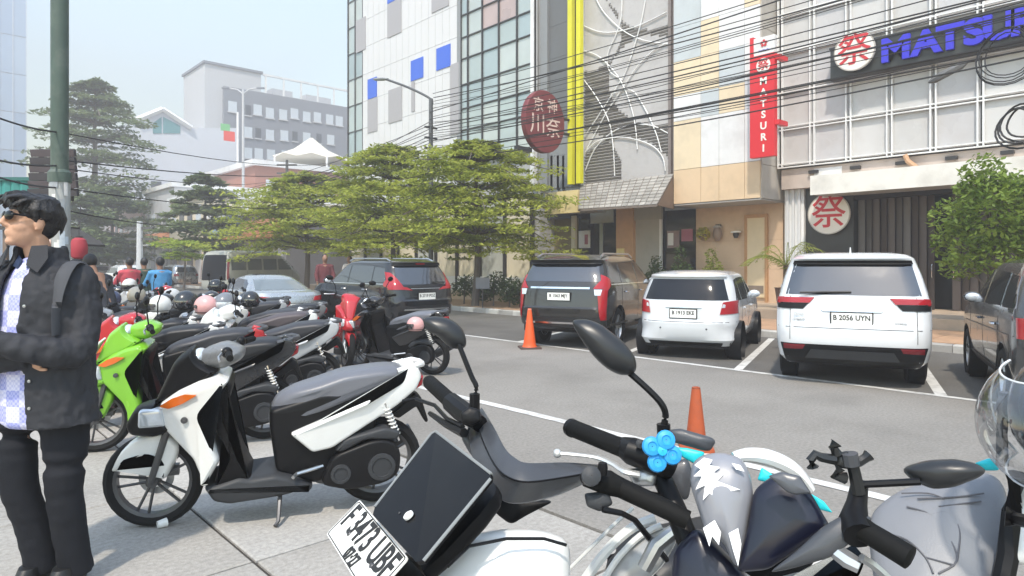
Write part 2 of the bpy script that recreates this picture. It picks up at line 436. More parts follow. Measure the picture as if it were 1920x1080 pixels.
# black name board
yb, zt2 = uz(1557, 92, 17.5); zb2 = uz(1557, 150, 17.5)[1]
nb = thing('name_board', 'long black sign board with blue raised capital letters on the grid facade', 'sign', (17.5, yb, zb2))
BOARD = mat('name_board', (.03, .034, .032), .4, var=.2, dirt=.3, dcol=(.09, .1, .09))
LB(nb).bx(17.5, 17.75, -5.5, yb, zb2, zt2).build('board', BOARD, ang=0)
for (za, zb_) in ((zb2-.02, zb2+.03), (zt2-.03, zt2+.02)):
    LB(nb).bx(17.47, 17.76, -5.52, yb+.02, za, zb_).build('edge_trim', FRAMEK, ang=0)
hgt = zt2-zb2; zc = (zt2+zb2)/2
for ch, px in zip('MATSURI', (1690, 1749, 1793, 1840, 1885, 0, 0)):
    pass
for k, (ch, pxc) in enumerate((('M', 1681), ('A', 1738), ('T', 1783), ('S', 1828), ('U', 1874), ('R', 1922), ('I', 1962))):
    p = pX(pxc, 60, 17.5)
    t_ = text_facade('letter', ch, hgt*.94, BLUEINK, nb, (0, p.y-yb, zc-zb2-.0), .05, .034, 1.12)
    t_.location.x = -.05

# ---------- beige building with patchwork panels
XB = 17.0
yR = uz(1425, 380, XB)[0]; yL = uz(1263, 380, XB)[0]
b2 = thing('beige_building', 'narrow beige building with a patchwork of beige, grey and white cladding panels', 'building', (18.4, (yL+yR)/2, .36))
slab(b2, 'upper_storeys', CONCW, XB+.06, yR+.012, yL-.01, 3.24, 11.5, 9)
cols = [uz(px, 380, XB)[0] for px in (1263, 1314, 1348, 1396, 1425)]
zr = lambda y: uz(1263, y, XB)[1]
rows = [(383, 320, 'bbbb'), (320, 229, 'bwww'), (229, 182, 'wubg'), (182, 118, 'bbuw'), (118, 55, 'ubww'), (55, -20, 'uwwb'), (-20, -90, 'bwbu'), (-90, -170, 'wubw')]
pmx = {'b': BEIGE2, 'w': PWHITE, 'u': PBLUE, 'g': PGREY}
for (ya, yb_, s_) in rows:
    for k, c in enumerate(s_):
        slab(b2, 'panel', BEIGE if c == 'b' and ya == 383 else pmx[c], XB, cols[k+1]+.006, cols[k]-.006, zr(ya)+.006, zr(yb_)-.006, .055)
# side return of the overhang
for k in range(9):
    z0 = 3.24+k*.92
    LB(b2).bx(XB+.05, 18.4, yR-.03, yR+.01, z0+.006, z0+.914).build('side_panel', mat('grey_beige', (.44, .41, .37), .6, var=.08, dirt=.3), ang=0)
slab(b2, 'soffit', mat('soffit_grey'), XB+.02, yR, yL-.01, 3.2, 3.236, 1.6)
WALLP = mat('peach_wall', (.57, .41, .28), .7, var=.08, dirt=.2)
ydl, ydr = uz(1305, 450, 18.4)[0], uz(1468, 450, 18.4)[0]
slab(b2, 'ground_wall', WALLP, 18.4, ydr, ydl, .36, 3.2, .3)
WOODO = mat('wood_orange', (.42, .23, .11), .5, var=.2, scale=12)
ya, yb_ = uz(1398, 450, 18.4)[0], uz(1441, 450, 18.4)[0]; zt = uz(1420, 402, 18.4)[1]
d_ = slab(b2, 'door', mat('door_panel', (.62, .50, .33), .45, var=.08), 18.34, yb_+.08, ya-.08, .5, zt-.1, .05)
slab(b2, 'door_frame', WOODO, 18.32, yb_, yb_+.08, .36, zt, .08); slab(b2, 'door_frame', WOODO, 18.32, ya-.08, ya, .36, zt, .08)
slab(b2, 'door_frame', WOODO, 18.323, yb_+.08, ya-.08, zt-.1, zt, .07)
slab(b2, 'door_kick_plate', mat('kick_plate', (.2, .16, .13), .5), 18.325, yb_+.12, ya-.12, .62, .84, .02)
for k in range(6):
    slab(b2, 'wall_groove', mat('groove', (.4, .27, .18), .7), 18.396, ydr+.02, ya+.0 if 0 else ydl-.02, .9+k*.42, .906+k*.42, .01) if k in (1, 3) else None
yd0, yd1 = uz(1240, 430, 18.4)[0], uz(1303, 430, 18.4)[0]
slab(b2, 'shop_window', mat('shop_glass', (.012, .013, .02), .08, spec=.7), 18.42, yd1, yd0, .36, 3.2, .1)
for (a, b_, c, d, m_) in ((1250, 1273, 433, 465, mat('poster_dark', (.25, .18, .18), .5)), (1277, 1298, 430, 452, mat('poster_red', (.35, .12, .16), .5)), (1252, 1262, 437, 460, PWHITE)):
    p, q = pX(a, c, 18.38), pX(b_, d, 18.38)
    slab(b2, 'poster', m_, 18.4-(.012 if a == 1252 else 0), q.y, p.y, q.z, p.z, .015)
# ---------- louvred metal building with canopy
XM = 17.2
yA, yB = uz(1258, 300, XM)[0], uz(1092, 300, XM)[0]
b3 = thing('louvre_building', 'grey building screened by perforated metal louvres with white curved ribs', 'building', (18.4, (yA+yB)/2, .36))
LGREY = mat('louvre_grey', (.40, .385, .375), .6, var=.08, dirt=.3); LGAP = mat('louvre_gap', (.25, .24, .235), .8)
LSM = mat('smooth_screen', (.47, .455, .45), .55, var=.05, dirt=.25)
slab(b3, 'backing', LGAP, XM+.12, yA+.01, yB, 3.7, 12, 8)
def zoom3(x, y): return (1060+x/2, y/2)
circ = [((225, 720), 205), ((330, 300), 170), ((60, 120), 150), ((60, 640), 150), ((300, -40), 150)]
def perf(px, py):
    x, y = (px-1060)*2, py*2
    return sum(1 for (c, r_) in circ if (x-c[0])**2+(y-c[1])**2 < r_*r_) % 2 == 0
W_ = yB-yA; NC = 56; z = 3.75; nrow = 0
cell = W_/NC
def topx(y, z):
    d = Vector((XM, y, z))-EYE; dep = d.dot(_fw); return CX+d.dot(_rt)/dep*F, HY-d.z/dep*F
while z < 11.4:
    runs = []; cur = None
    for k in range(NC):
        pf = perf(*topx(yA+(k+.5)*cell, z+.05))
        if cur is None or cur[2] != pf: cur = [k, k+1, pf]; runs.append(cur)
        else: cur[1] = k+1
    for a, b_, pf in runs:
        lv = LB(b3); sm = LB(b3)
        ya_, yb2 = yA+a*cell, yA+b_*cell
        if pf:
            lv.loft([[(XM+.0, y_, z+.055), (XM+.075, y_, z+.0), (XM+.08, y_, z+.012), (XM+.006, y_, z+.068)] for y_ in (ya_, yb2)])
        else:
            sm.bx(XM+.03, XM+.045, ya_+.001, yb2-.001, z, z+.0995)
        if lv.v: lv.build('louvre', LGREY, ang=0)
        if sm.v: sm.build('screen_strip', LSM, ang=0)
    z += .1; nrow += 1
curves3 = [[(75, 570), (120, 530), (200, 515), (270, 525), (330, 550), (365, 590), (375, 640)], [(70, 515), (140, 410), (190, 330), (230, 260), (280, 100), (300, 0)],
           [(70, 300), (120, 370), (165, 460), (180, 560), (185, 660)], [(180, 350), (250, 340), (300, 410), (340, 500), (360, 570)], [(65, 95), (130, 120), (200, 118), (290, 90), (380, 45)], [(215, 300), (165, 265), (160, 200), (190, 130), (210, 60), (212, -40)]]
curves3 += [[(75, 640), (110, 560), (170, 500), (240, 470), (320, 470), (385, 500)], [(70, 190), (130, 215), (200, 290), (240, 380), (262, 470), (270, 560)], [(385, 160), (330, 190), (270, 250), (215, 330), (150, 430), (80, 560)], [(100, -40), (140, 40), (210, 110), (290, 150), (385, 165)]]
for c in curves3:
    pts = [pX(*zoom3(*q), XM-.02) for q in c]
    LB(b3).tube(catmull([tuple(p) for p in pts], 5, False), .02, 6).build('curved_rib', WFRAME)
for y_ in (yA+.02, yB-.02):
    LB(b3).bx(XM-.05, XM+.1, y_-.05, y_+.05, 3.7, 12).build('edge_post', WFRAME if y_ > yA+1 else mat('grey_brown', (.2, .17, .16), .6), ang=0)
LB(b3).bx(XM-.02, XM+.12, yA-.19, yA-.08, 3.6, 12).build('drain_pipe', mat('grey_brown'), ang=0)
# canopy: sloped shingled roof
eL, eR = pX(1084, 393, 15.7), pX(1232, 384, 15.7); tL, tR = pX(1088, 347, 17.1), pX(1264, 326, 17.1)
CANM = [mat('shingle_%d' % k, (.30*f_, .285*f_, .26*f_), .85, var=.2, dirt=.4) for k, f_ in enumerate((.9, 1.05, 1.2))]
NS = 9; rs = random.Random(5)
for r_ in range(NS):
    a0, a1 = r_/NS, (r_+1.12)/NS
    for c in range(14):
        c0, c1 = c/14+.004, (c+1)/14-.004
        def bil(s, t): return (eL.lerp(eR, s)).lerp(tL.lerp(tR, s), min(t, 1))
        up = Vector((-.03, 0, .05))*(1.0); u0 = Vector((0, 0, .0))
        q = [bil(c0, a0)+Vector((0, 0, .035)), bil(c1, a0)+Vector((0, 0, .035)), bil(c1, a1)+Vector((0, 0, .008)), bil(c0, a1)+Vector((0, 0, .008))]
        LB(b3).prism(q, (0, 0, -.015)).build('shingle', CANM[rs.randrange(3)], ang=0)
LB(b3).prism([eL, eR, tR, tL], (0, 0, -.05)).build('canopy_deck', mat('canopy_deck', (.17, .14, .12), .8), ang=0)
LB(b3).prism([eR, tR, Vector((17.1, tR.y, tR.z-.85)), Vector((17.1, tR.y, eR.z-.02))], (0, .05, 0)).build('canopy_gable', mat('brown_timber', (.17, .12, .09), .7), ang=0)
XS = 18.3
def front(o, a, b_, c, d, name, m, X, t=.05):
    p, q = pX(a, c, X), pX(b_, d, X); return slab(o, name, m, X, q.y, p.y, max(.36, q.z), p.z, t)
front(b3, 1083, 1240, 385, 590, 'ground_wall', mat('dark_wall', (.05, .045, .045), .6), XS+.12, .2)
front(b3, 1085, 1157, 400, 590, 'shop_window', mat('shop_glass'), XS+.05, .04)
front(b3, 1107, 1150, 393, 417, 'transom_panel', mat('pale_green_panel', (.40, .42, .38), .5), XS, .04)
front(b3, 1124, 1130, 417, 590, 'door_post', ALLOY, XS-.0, .04)
front(b3, 1085, 1106, 433, 465, 'menu_board', PWHITE, XS-.02, .03); front(b3, 1096, 1102, 440, 458, 'menu_print', mat('poster_red'), XS-.03, .01)
front(b3, 1155, 1187, 388, 590, 'pier', ORANGEW, XS-.12, .3)
front(b3, 1156, 1170, 466, 496, 'lit_sign', mat('yellow_panel', (.75, .62, .30), .5), XS-.15, .03)
front(b3, 1189, 1236, 412, 590, 'shutter', mat('shutter_grey', (.38, .365, .33), .55, var=.08, dirt=.2), XS+.02, .04)
front(b3, 1187, 1240, 385, 411, 'fascia', mat('fascia_grey', (.36, .35, .30), .6), XS-.06, .1)
front(b3, 1236, 1240, 411, 590, 'jamb', PWHITE, XS-.02, .08)
# ---------- slim grey pier with yellow fins
XY = 17.1
y0, y1 = uz(1092, 200, XY)[0], uz(1000, 200, XY)[0]
b4 = thing('grey_building', 'slim dark grey building with tall bright yellow vertical fins at its corner', 'building', (18.2, (y0+y1)/2, .36))
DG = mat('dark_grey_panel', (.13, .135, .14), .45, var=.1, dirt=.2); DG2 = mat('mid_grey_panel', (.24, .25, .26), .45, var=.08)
z = 4.2
while z < 14:
    slab(b4, 'panel', DG if int(z*3) % 4 else DG2, XY+.4, y0+.35, y1-.4, z, z+1.17, .05); z += 1.18
slab(b4, 'core', CONCW, XY+.46, y0+.02, y1-.02, 3.9, 15, 9)
slab(b4, 'panel', DG2, XY+.3, y1-.42, y1-.02, 4.2, 14, .1)
YEL = mat('yellow_fin', (.66, .62, .02), .45, var=.06, dirt=.12)
ylo = uz(1072, 345, XY-.3)[1]
for (a, b_) in ((1064, 1072), (1080, 1088)):
    p, q = uz(a, 200, XY-.3)[0], uz(b_, 200, XY-.3)[0]
    slab(b4, 'fin', YEL, XY-.3, q, p, ylo, 14, .16)
p, q = uz(1072, 200, XY)[0], uz(1080, 200, XY)[0]
slab(b4, 'fin_gap', mat('olive_gap', (.09, .085, .02), .7), XY-.1, q, p, ylo, 14, .3)
# balcony band with yellow sign and garage-like opening
YB = mat('yellow_band', (.70, .57, .29), .6, var=.12, dirt=.2)
front(b4, 1022, 1083, 362, 398, 'sign_band', YB, 16.6, .1)
front(b4, 1012, 1062, 290, 356, 'window_wall', PGREY, 17.55, .05)
for a in (1020, 1032, 1044, 1054): front(b4, a, a+4, 292, 356, 'mullion', FRAMEK, 17.5, .04)
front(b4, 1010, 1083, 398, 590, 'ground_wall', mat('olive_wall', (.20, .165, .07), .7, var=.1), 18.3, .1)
front(b4, 1010, 1083, 396, 408, 'beam', FRAMEK, 17.9, .1)
front(b4, 1071, 1078, 405, 590, 'post', mat('cream_post', (.62, .56, .42), .6), 17.8, .1)
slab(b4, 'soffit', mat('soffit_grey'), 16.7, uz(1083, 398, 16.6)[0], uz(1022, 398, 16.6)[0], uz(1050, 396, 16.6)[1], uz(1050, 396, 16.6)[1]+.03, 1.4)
# ---------- tall white tower with curtain wall
XT = 17.2
b5 = thing('white_tower', 'tall white panelled tower with blue and grey squares and a glass curtain wall', 'building', (18.4, 24.5, .36))
g0, g1 = uz(1001, 200, XT)[0], uz(863, 200, XT)[0]; w1 = uz(680, 200, XT)[0]; w2 = uz(651, 200, XT)[0]
slab(b5, 'core', CONCW, XT+.3, g0+.01, w2-.02, .36, 18.5, 10)
cols = [uz(px, 200, XT)[0] for px in (1001, 968, 934, 903, 876, 863)]
rw = [uz(863, y_, XT)[1] for y_ in (300, 245, 205, 160, 112, 72, 30, -10, -60, -110)]
gm = [mat('pane_%s' % n_, c, r_, var=.25, scale=.7, spec=.8, metal=.15) for n_, c, r_ in (('a', (.40, .46, .45), .12), ('b', (.47, .51, .49), .15), ('c', (.34, .41, .42), .08), ('curtain', (.47, .36, .34), .3))]
rg = random.Random(11)
for i in range(len(cols)-1):
    for j in range(len(rw)-1):
        k = 3 if (j >= 5 and i < 3 and rg.random() < .7) else rg.randrange(3)
        slab(b5, 'pane', gm[k], XT+.06, cols[i]+.01, cols[i+1]-.01, rw[j]+.01, rw[j+1]-.01, .04)
for c in cols: slab(b5, 'mullion', FRAMEK, XT, c-.03, c+.03, rw[0], rw[-1], .09)
for r_ in rw:
    slab(b5, 'transom', FRAMEK, XT+.01, cols[0], cols[-1], r_-.025, r_+.025, .07)
slab(b5, 'pilaster', PWHITE, XT-.03, g0-.02, g0+.16, 4.2, 18.4, .2); slab(b5, 'pilaster', DG2, XT-.02, g1-.02, g1+.2, 4.2, 18.4, .2)
# white cladding: panels in columns with joints
TW = mat('tower_white', (.63, .63, .64), .5, var=.03, dirt=.15, dscale=.4, dcol=(.5, .5, .5)); TB = mat('tower_blue', (.045, .13, .60), .45, var=.05); TG = mat('tower_grey', (.36, .35, .365), .5, var=.05)
sq = [(690, 707, 150, 187, TB), (690, 708, 188, 250, TG), (771, 794, 115, 153, TB), (772, 778, 155, 210, TG), (819, 845, 92, 133, TB), (727, 750, -30, 8, TB), (727, 753, 9, 72, TG), (729, 754, 170, 232, TG), (845, 861, 122, 255, TG), (810, 842, -40, 25, TG), (668, 686, 40, 100, TG)]
ncol = 15; cw = (w1-(g1+.2))/ncol
zrow = [4.2+1.35*k for k in range(11)]
for i in range(ncol):
    for j in range(10):
        slab(b5, 'panel', TW, XT, g1+.2+i*cw+.008, g1+.2+(i+1)*cw-.008, zrow[j]+.008, zrow[j+1]-.008, .06)
for (a, b_, c, d, m_) in sq:
    p, q = pX(a, (c+d)/2, XT), pX(b_, (c+d)/2, XT); zt = pX(a, c, XT).z; zb = pX(a, d, XT).z
    slab(b5, 'colour_panel', m_, XT-.03, q.y, p.y, zb, zt, .028)
# corner glass strip
for j in range(10):
    slab(b5, 'pane', gm[j % 3], XT+.04, w1+.03, w2-.1, zrow[j]+.02 if j else 5.6, zrow[j+1]-.02, .05)
    slab(b5, 'transom', DALLOY, XT+.0, w1+.0, w2, zrow[j+1]-.02, zrow[j+1]+.02, .08)
for c in (w1+.01, (w1+w2)/2, w2-.05): slab(b5, 'mullion', DALLOY, XT-.01, c-.03, c+.03, 5.6, 17.7, .1)
slab(b5, 'corner_base', DG, XT-.05, w1+.1, w2-.1, 4.0, 5.6, .3)
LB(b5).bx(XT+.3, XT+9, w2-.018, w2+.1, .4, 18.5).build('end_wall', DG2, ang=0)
# bright shop fronts behind the trees
CREAM = mat('cream_wall', (.70, .64, .50), .6, var=.08, dirt=.2)
for k in range(9):
    ya_ = g0+.2+k*1.5
    slab(b5, 'shopfront_panel', CREAM if k % 3 != 1 else mat('pale_shop_glass', (.45, .47, .45), .15, spec=.7), XT+.12, ya_+.05, ya_+1.42, .36, 4.1, .1)
    slab(b5, 'shopfront_post', FRAMEK, XT+.02, ya_-.05, ya_+.045, .36, 4.1, .15)
slab(b5, 'shopfront_beam', FRAMEK, XT-.02, g0+.2, g0+13.7, 2.75, 2.95, .12)
slab(b5, 'sill_band', PWHITE, XT+.06, g0+.2, g0+13.7, .38, .95, .05)

# ---------- blade signs
p = pX(1018, 229, 15.55)
rs_ = thing('round_blade_sign', 'round maroon sign with pale kanji hung from the yellow fins', 'sign', p)
mt = Matrix.Rotation(math.pi/2, 4, 'X') @ Matrix.Diagonal((.9, 1, 1, 1))
MAROON = mat('maroon', (.165, .032, .036), .6, var=.15, scale=3, dirt=.3, dcol=(.22, .08, .08))
M().lathe([(1.0, -.1), (1.02, -.08), (1.02, .1), (1.0, .12), (.001, .12)], 48, mt, True).build('disc', MAROON, rs_)
SGNT = mat('sign_text', (.66, .50, .44), .6)
for ch, x, z, s_ in (('京', -.33, .48, .5), ('神', .32, .50, .5), ('川', -.36, -.15, .72), ('奈', .36, -.2, .72)):
    text_obj('kanji', ch, s_, SGNT, rs_, frame((x, -.128, z), (1, 0, 0), (0, 0, 1)), .004, .002)
for z in (-.25, .25): M().tube([(.85, 0, z), (1.55, 0, z)], .05, 6).build('bracket', FRAMEK, rs_)
M().bx(-1.1, -.5, .0, .2, -1.05, -.9).build('lamp_bar', FRAMEK, rs_, ang=0)
# red vertical banner sign between the beige and the gridded building
a, b_ = pX(1406, 130, 16.5), pX(1452, 130, 16.5)
zt, zb = pX(1406, 72, 16.5).z, pX(1406, 297, 16.5).z
rb = thing('red_blade_sign', 'tall red vertical sign with white lettering beside the gridded facade', 'sign', (16.5, (a.y+b_.y)/2, zb))
REDS = mat('red_sign', (.62, .02, .03), .4, var=.06)
H_ = zt-zb; hw = (a.y-b_.y)/2
M().bx(0, .16, -hw, hw, 0, H_*.84).build('board', REDS, rb, ang=0)
M().bx(.0, .16, hw-.1, hw, H_*.84, H_).build('post', REDS, rb, ang=0)
M().bx(.01, .15, -hw, hw-.102, H_*.84+.002, H_*.985).build('top_board', PWHITE, rb, ang=0)
text_facade('emblem', '✿', .26, REDINK, rb, (.0, -.05, H_*.93), .004)
text_facade('small_text', 'MATSURI', .07, BLUEINK, rb, (.0, -.05, H_*.872), .004)
M().lathe([(.19, 0), (.19, .012), (.001, .012)], 28, Matrix.Translation((0, -.04, H_*.75)) @ Matrix.Rotation(-math.pi/2, 4, 'Y'), True).build('emblem_disc', EMW, rb)
text_facade('kanji', '祭', .3, REDINK, rb, (-.016, -.04, H_*.75), .003, .004)
for k, ch in enumerate('MATSURI'):
    text_facade('letter', ch, .26, EMW, rb, (-.004, -.04, H_*(.62-.092*k)), .004, .008)
for z in (H_*.27, H_*.8): M().bx(.02, .5, -hw-.12, -hw, z-.06, z+.06).build('bracket', REDS, rb, ang=0)
# small lamps, air vents and hanging baskets on the peach wall
for (px, py, nm, lb) in ((1345, 438, 'wall_lantern', 'oval brown wall lantern on the peach wall'), (1380, 440, 'wall_lamp', 'small black wall lamp with pale shade near the wooden door')):
    p = pX(px, py, 18.25); o = thing(nm, lb, 'lamp', p)
    if nm == 'wall_lantern':
        M().ell((0, 0, 0), (.1, .14, .24), 12, 10).build('globe', mat('lantern_brown', (.24, .17, .13), .5), o); M().bx(-.02, .15, -.05, .05, .2, .28).build('bracket', FRAMEK, o, ang=0)
        M().lathe([(.14, .18), (.1, .24), (.02, .26)], 12).build('cap', mat('emblem_rim'), o)
    else:
        M().lathe([(.16, .06), (.15, .1), (.02, .12)], 12, None, True).build('shade', EMW, o); M().lathe([(.05, -.1), (.09, .0), (.08, .06)], 12, None, True).build('body', FRAMEK, o); M().bx(0, .15, -.02, .02, -.02, .02).build('arm', FRAMEK, o, ang=0)
# ================================================================= far buildings
HAZEG = mat('far_grey', (.22, .235, .27), .6, var=.06, dirt=.15, dscale=.1)
FWIN = mat('far_window', (.55, .60, .65), .2, var=.1); FWINK = mat('far_window_dark', (.08, .09, .11), .2, var=.1)
Y0 = 88.0
pl, pr = pY(420, 145, Y0), pY(662, 190, Y0)
b6 = thing('far_office_block', 'long grey office block with small square windows and a rooftop frame', 'building', (pl.x, Y0, 0))
ztop = pY(500, 175, Y0).z
B = lambda: LB(b6)
B().bx(pl.x, pl.x+26, Y0, Y0+14, 0, ztop).build('block', HAZEG, ang=0)
B().bx(pl.x-2.2, pl.x+5, Y0+.5, Y0+9, ztop-6.5, ztop+2.6).build('stair_tower', mat('far_pale', (.5, .51, .53), .6), ang=0)
B().bx(pl.x-2.4, pl.x+5.2, Y0+.3, Y0+9.2, ztop+2.6, ztop+2.9).build('tower_cap', HAZEG, ang=0)
for k in range(9):
    x = pl.x+5.5+k*2.5
    B().bx(x, x+.2, Y0+.3, Y0+.5, ztop, ztop+2.4).build('roof_post', PWHITE, ang=0)
B().bx(pl.x+5.2, pl.x+25.8, Y0+.28, Y0+.52, ztop+2.4, ztop+2.65).build('roof_beam', PWHITE, ang=0)
B().bx(pl.x+5.2, pl.x+25.8, Y0+6, Y0+6.2, ztop, ztop+1.6).build('parapet', mat('far_pale'), ang=0)
for (x0, x1) in ((8, 11), (13, 17)): B().bx(pl.x+x0, pl.x+x1, Y0+4, Y0+6, ztop, ztop+1.9).build('roof_unit', mat('far_pale'), ang=0)
for (px, py, k) in [(436, 200, 0), (465, 207, 1), (483, 206, 0), (506, 212, 0), (531, 215, 0), (552, 213, 0), (575, 219, 0), (595, 220, 0), (465, 248, 0), (484, 250, 1), (506, 253, 0), (533, 254, 0), (553, 256, 1), (575, 258, 0), (598, 260, 1), (618, 224, 0), (636, 227, 0), (620, 262, 0), (465, 287, 0), (485, 288, 0), (508, 290, 0), (535, 292, 0)]:
    p = pY(px, py, Y0)
    s = .55 if k == 0 else .36
    wn = B().bx(p.x-s, p.x+s, Y0-.06, Y0+.05, p.z-.68, p.z+.68).build('window', FWINK if k else FWIN, ang=0)
    f = M(); o_ = b6.location
    for zz in (p.z-.74,): f.bx(p.x-o_.x-s-.1, p.x-o_.x+s+.1, -.14, .02, zz-.08, zz+.08)
    f.build('sill', mat('far_pale'), wn, ang=0)
# billboard on a pole in front of it
p = pY(429, 248, 70)
bb = thing('flag_banner', 'small red and green banner flying in front of the grey office block', 'banner', (p.x, 70, 0))
M().tube([(.9, 0, 0), (.9, 0, p.z+2.2)], .12, 6).build('pole', PWHITE, bb)
M().bx(-.5, .6, -.05, .05, p.z-.9, p.z+.1).build('red_cloth', mat('flag_red', (.65, .08, .06), .7), bb, ang=0)
M().bx(-.8, .1, -.04, .04, p.z+.1, p.z+.8).build('green_cloth', mat('flag_green', (.18, .45, .2), .7), bb, ang=0)
# gabled pale hall
Y1 = 78.0
a, b_, c = pY(235, 268, Y1), pY(372, 265, Y1), pY(304, 205, Y1); d_ = pY(255, 225, Y1); e_ = pY(358, 240, Y1)
b7 = thing('gabled_hall', 'pale gabled hall with teal glass in its gable behind the tall tree', 'building', (c.x, Y1, 0))
PALEB = mat('far_bluewhite', (.56, .58, .63), .6, var=.05)
B = lambda: LB(b7)
B().prism([(a.x-3, Y1, 0), (pY(448, 300, Y1).x, Y1, 0), (pY(448, 300, Y1).x, Y1, pY(448, 240, Y1).z), (e_.x, Y1, e_.z), (c.x, Y1, c.z), (d_.x, Y1, d_.z), (a.x-3, Y1, a.z)], (0, 14, 0)).build('hall', PALEB, ang=0)
for (q0, q1, q2, q3) in (((287, 250), (303, 250), (303, 219), (287, 231)), ((306, 250), (338, 250), (338, 236), (306, 219))):
    pp = [pY(*q, Y1-.06) for q in (q0, q1, q2, q3)]
    B().prism(pp, (0, .05, 0)).build('gable_glass', mat('teal_glass', (.12, .27, .30), .15), ang=0)
for s_, t_ in ((d_, c), (c, e_)):
    B().tube([(s_.x, Y1-.2, s_.z), (t_.x, Y1-.2, t_.z)], .28, 4).build('roof_edge', PWHITE, ang=0)
for k in range(4):
    B().bx(e_.x-4+k*2.6, e_.x-3+k*2.6, Y1-.05, Y1+.1, 8.2, 10.2).build('window', FWINK, ang=0)
# brick hall and tent roof behind the street trees
b8 = thing('brick_hall', 'low red brick hall with a pale flat roof behind the street trees', 'building', pY(560, 493, 60))
BRK = mat('far_brick', (.36, .17, .13), .7, var=.15, scale=3)
p, q = pY(478, 310, 60), pY(668, 312, 60); b8.location = (p.x, 60, 0)
LB(b8).bx(p.x, q.x, 60, 72, 0, p.z).build('walls', BRK, ang=0)
LB(b8).bx(p.x-.4, q.x+.4, 59.6, 72.4, p.z, p.z+.5).build('roof', PWHITE, ang=0)
for k in range(8):
    x = p.x+1+k*1.9; LB(b8).bx(x, x+1.1, 59.93, 60.05, p.z-3.4, p.z-1.2).build('window', FWIN, ang=0)
b9 = thing('tent_roof', 'cream peaked tent roof rising behind the street trees', 'tent', pY(608, 290, 66))
q0, q1, q2 = pY(556, 290, 66), pY(608, 250, 66), pY(662, 290, 66); b9.location = (q1.x, 66, 0)
TENT = mat('tent_cloth', (.70, .66, .56), .8, var=.06)
ap = Vector((0, 3, q1.z)); ring = []
for k in range(16):
    t = 2*math.pi*k/16; ring.append(Vector((3.6*math.cos(t)*1.15, 3+3.6*math.sin(t), q0.z+(.35 if k % 2 else 0))))
mid = [ap.lerp(r_, .45)-Vector((0, 0, .35)) for r_ in ring]; top = [ap.lerp(r_, .04) for r_ in ring]
M().loft([ring, mid, top]).build('canopy', TENT, b9)
for k in range(0, 16, 4): M().tube([(ring[k].x, ring[k].y, 0), ring[k]], .12, 6).build('post', PWHITE, b9)
# blue glass tower
b10 = thing('glass_tower', 'tall blue glass office tower rising at the street end', 'building', (6, 199, 0))
xe = pY(50, 300, 199).x
M().bx(-26, xe-6, 0, 30, 0, 82).build('core', mat('tower_core', (.30, .38, .48), .4), b10, ang=0)
tgm = [mat('tower_glass_%d' % k, c, .1, var=.1, scale=.05, spec=.8, metal=.2) for k, c in enumerate(((.26, .40, .58), (.33, .47, .64), (.22, .36, .55)))]
rg = random.Random(4)
for i in range(5):
    for j in range(9):
        x1 = xe-6-.2-i*2.6; M().bx(x1-2.45, x1, -.3, -.05, 1+j*9.2, 1+j*9.2+9.0).build('pane', tgm[rg.randrange(3)], b10, ang=0)
for i in range(6): x1 = xe-6-.1-i*2.6; M().bx(x1-.12, x1+.05, -.5, -.05, 0, 82).build('fin', mat('tower_fin', (.5, .56, .64), .4), b10, ang=0)
# row of shop houses further up the street
sh = [(35.2, 41.5, 15.6, 4.4, 'dark grey', (.16, .16, .17)), (41.8, 49, 16.2, 4.6, 'pale blue', (.45, .5, .55)), (49.3, 57, 15.8, 6.2, 'cream', (.62, .55, .42)), (57.4, 66, 16.2, 7.6, 'light grey', (.45, .45, .46)), (66.4, 78, 15.9, 6.8, 'pinkish', (.5, .38, .36)), (78.5, 95, 16.3, 8.4, 'white', (.6, .6, .6)), (95.5, 118, 15.8, 8.0, 'blue grey', (.36, .4, .46))]
signc = [(.45, .2, .14), (.2, .27, .38), (.42, .40, .32), (.55, .22, .1), (.22, .32, .27), (.45, .2, .2), (.5, .5, .5)]
for k, (ya, yb_, X, h, nm, c) in enumerate(sh):
    o = thing('shop_house', '%s shop house with upper windows further up the street' % nm, 'building', (X, (ya+yb_)/2, 0))
    wm = mat('shop_wall_%d' % k, c, .7, var=.1, dirt=.4, dscale=.4); L_ = yb_-ya
    M().bx(0, 12, -L_/2, L_/2, 0, h).build('walls', wm, o, ang=0)
    M().bx(-.25, 12.2, -L_/2-.05, L_/2+.05, h, h+.35).build('parapet', PWHITE, o, ang=0)
    M().bx(-1.3, 0, -L_/2+.2, L_/2-.2, 2.9, 3.05).build('awning', mat('shop_sign_%d' % ((k+3) % 7), signc[(k+3) % 7], .6), o, ang=0)
    M().bx(-.2, -.02, -L_/2+.4, L_/2-.4, 3.2, 4.0).build('signboard', mat('shop_sign_%d' % k, signc[k], .6), o, ang=0)
    nw = max(3, int(L_/1.7))
    for i in range(nw):
        y_ = -L_/2+(i+.5)*L_/nw
        M().bx(-.04, .06, y_-.62, y_+.62, .1, 2.8).build('shopfront', FWINK if i % 2 else mat('shop_grey_shutter', (.4, .4, .41), .5), o, ang=0)
        if h < 5: continue
        wn = M().bx(-.05, .06, y_-.5, y_+.5, 4.5, 5.7).build('window', FWINK if i % 3 else FWIN, o, ang=0)
        M().bx(-.12, .02, y_-.58, y_+.58, 4.4, 4.5).build('sill', PWHITE, wn, ang=0)
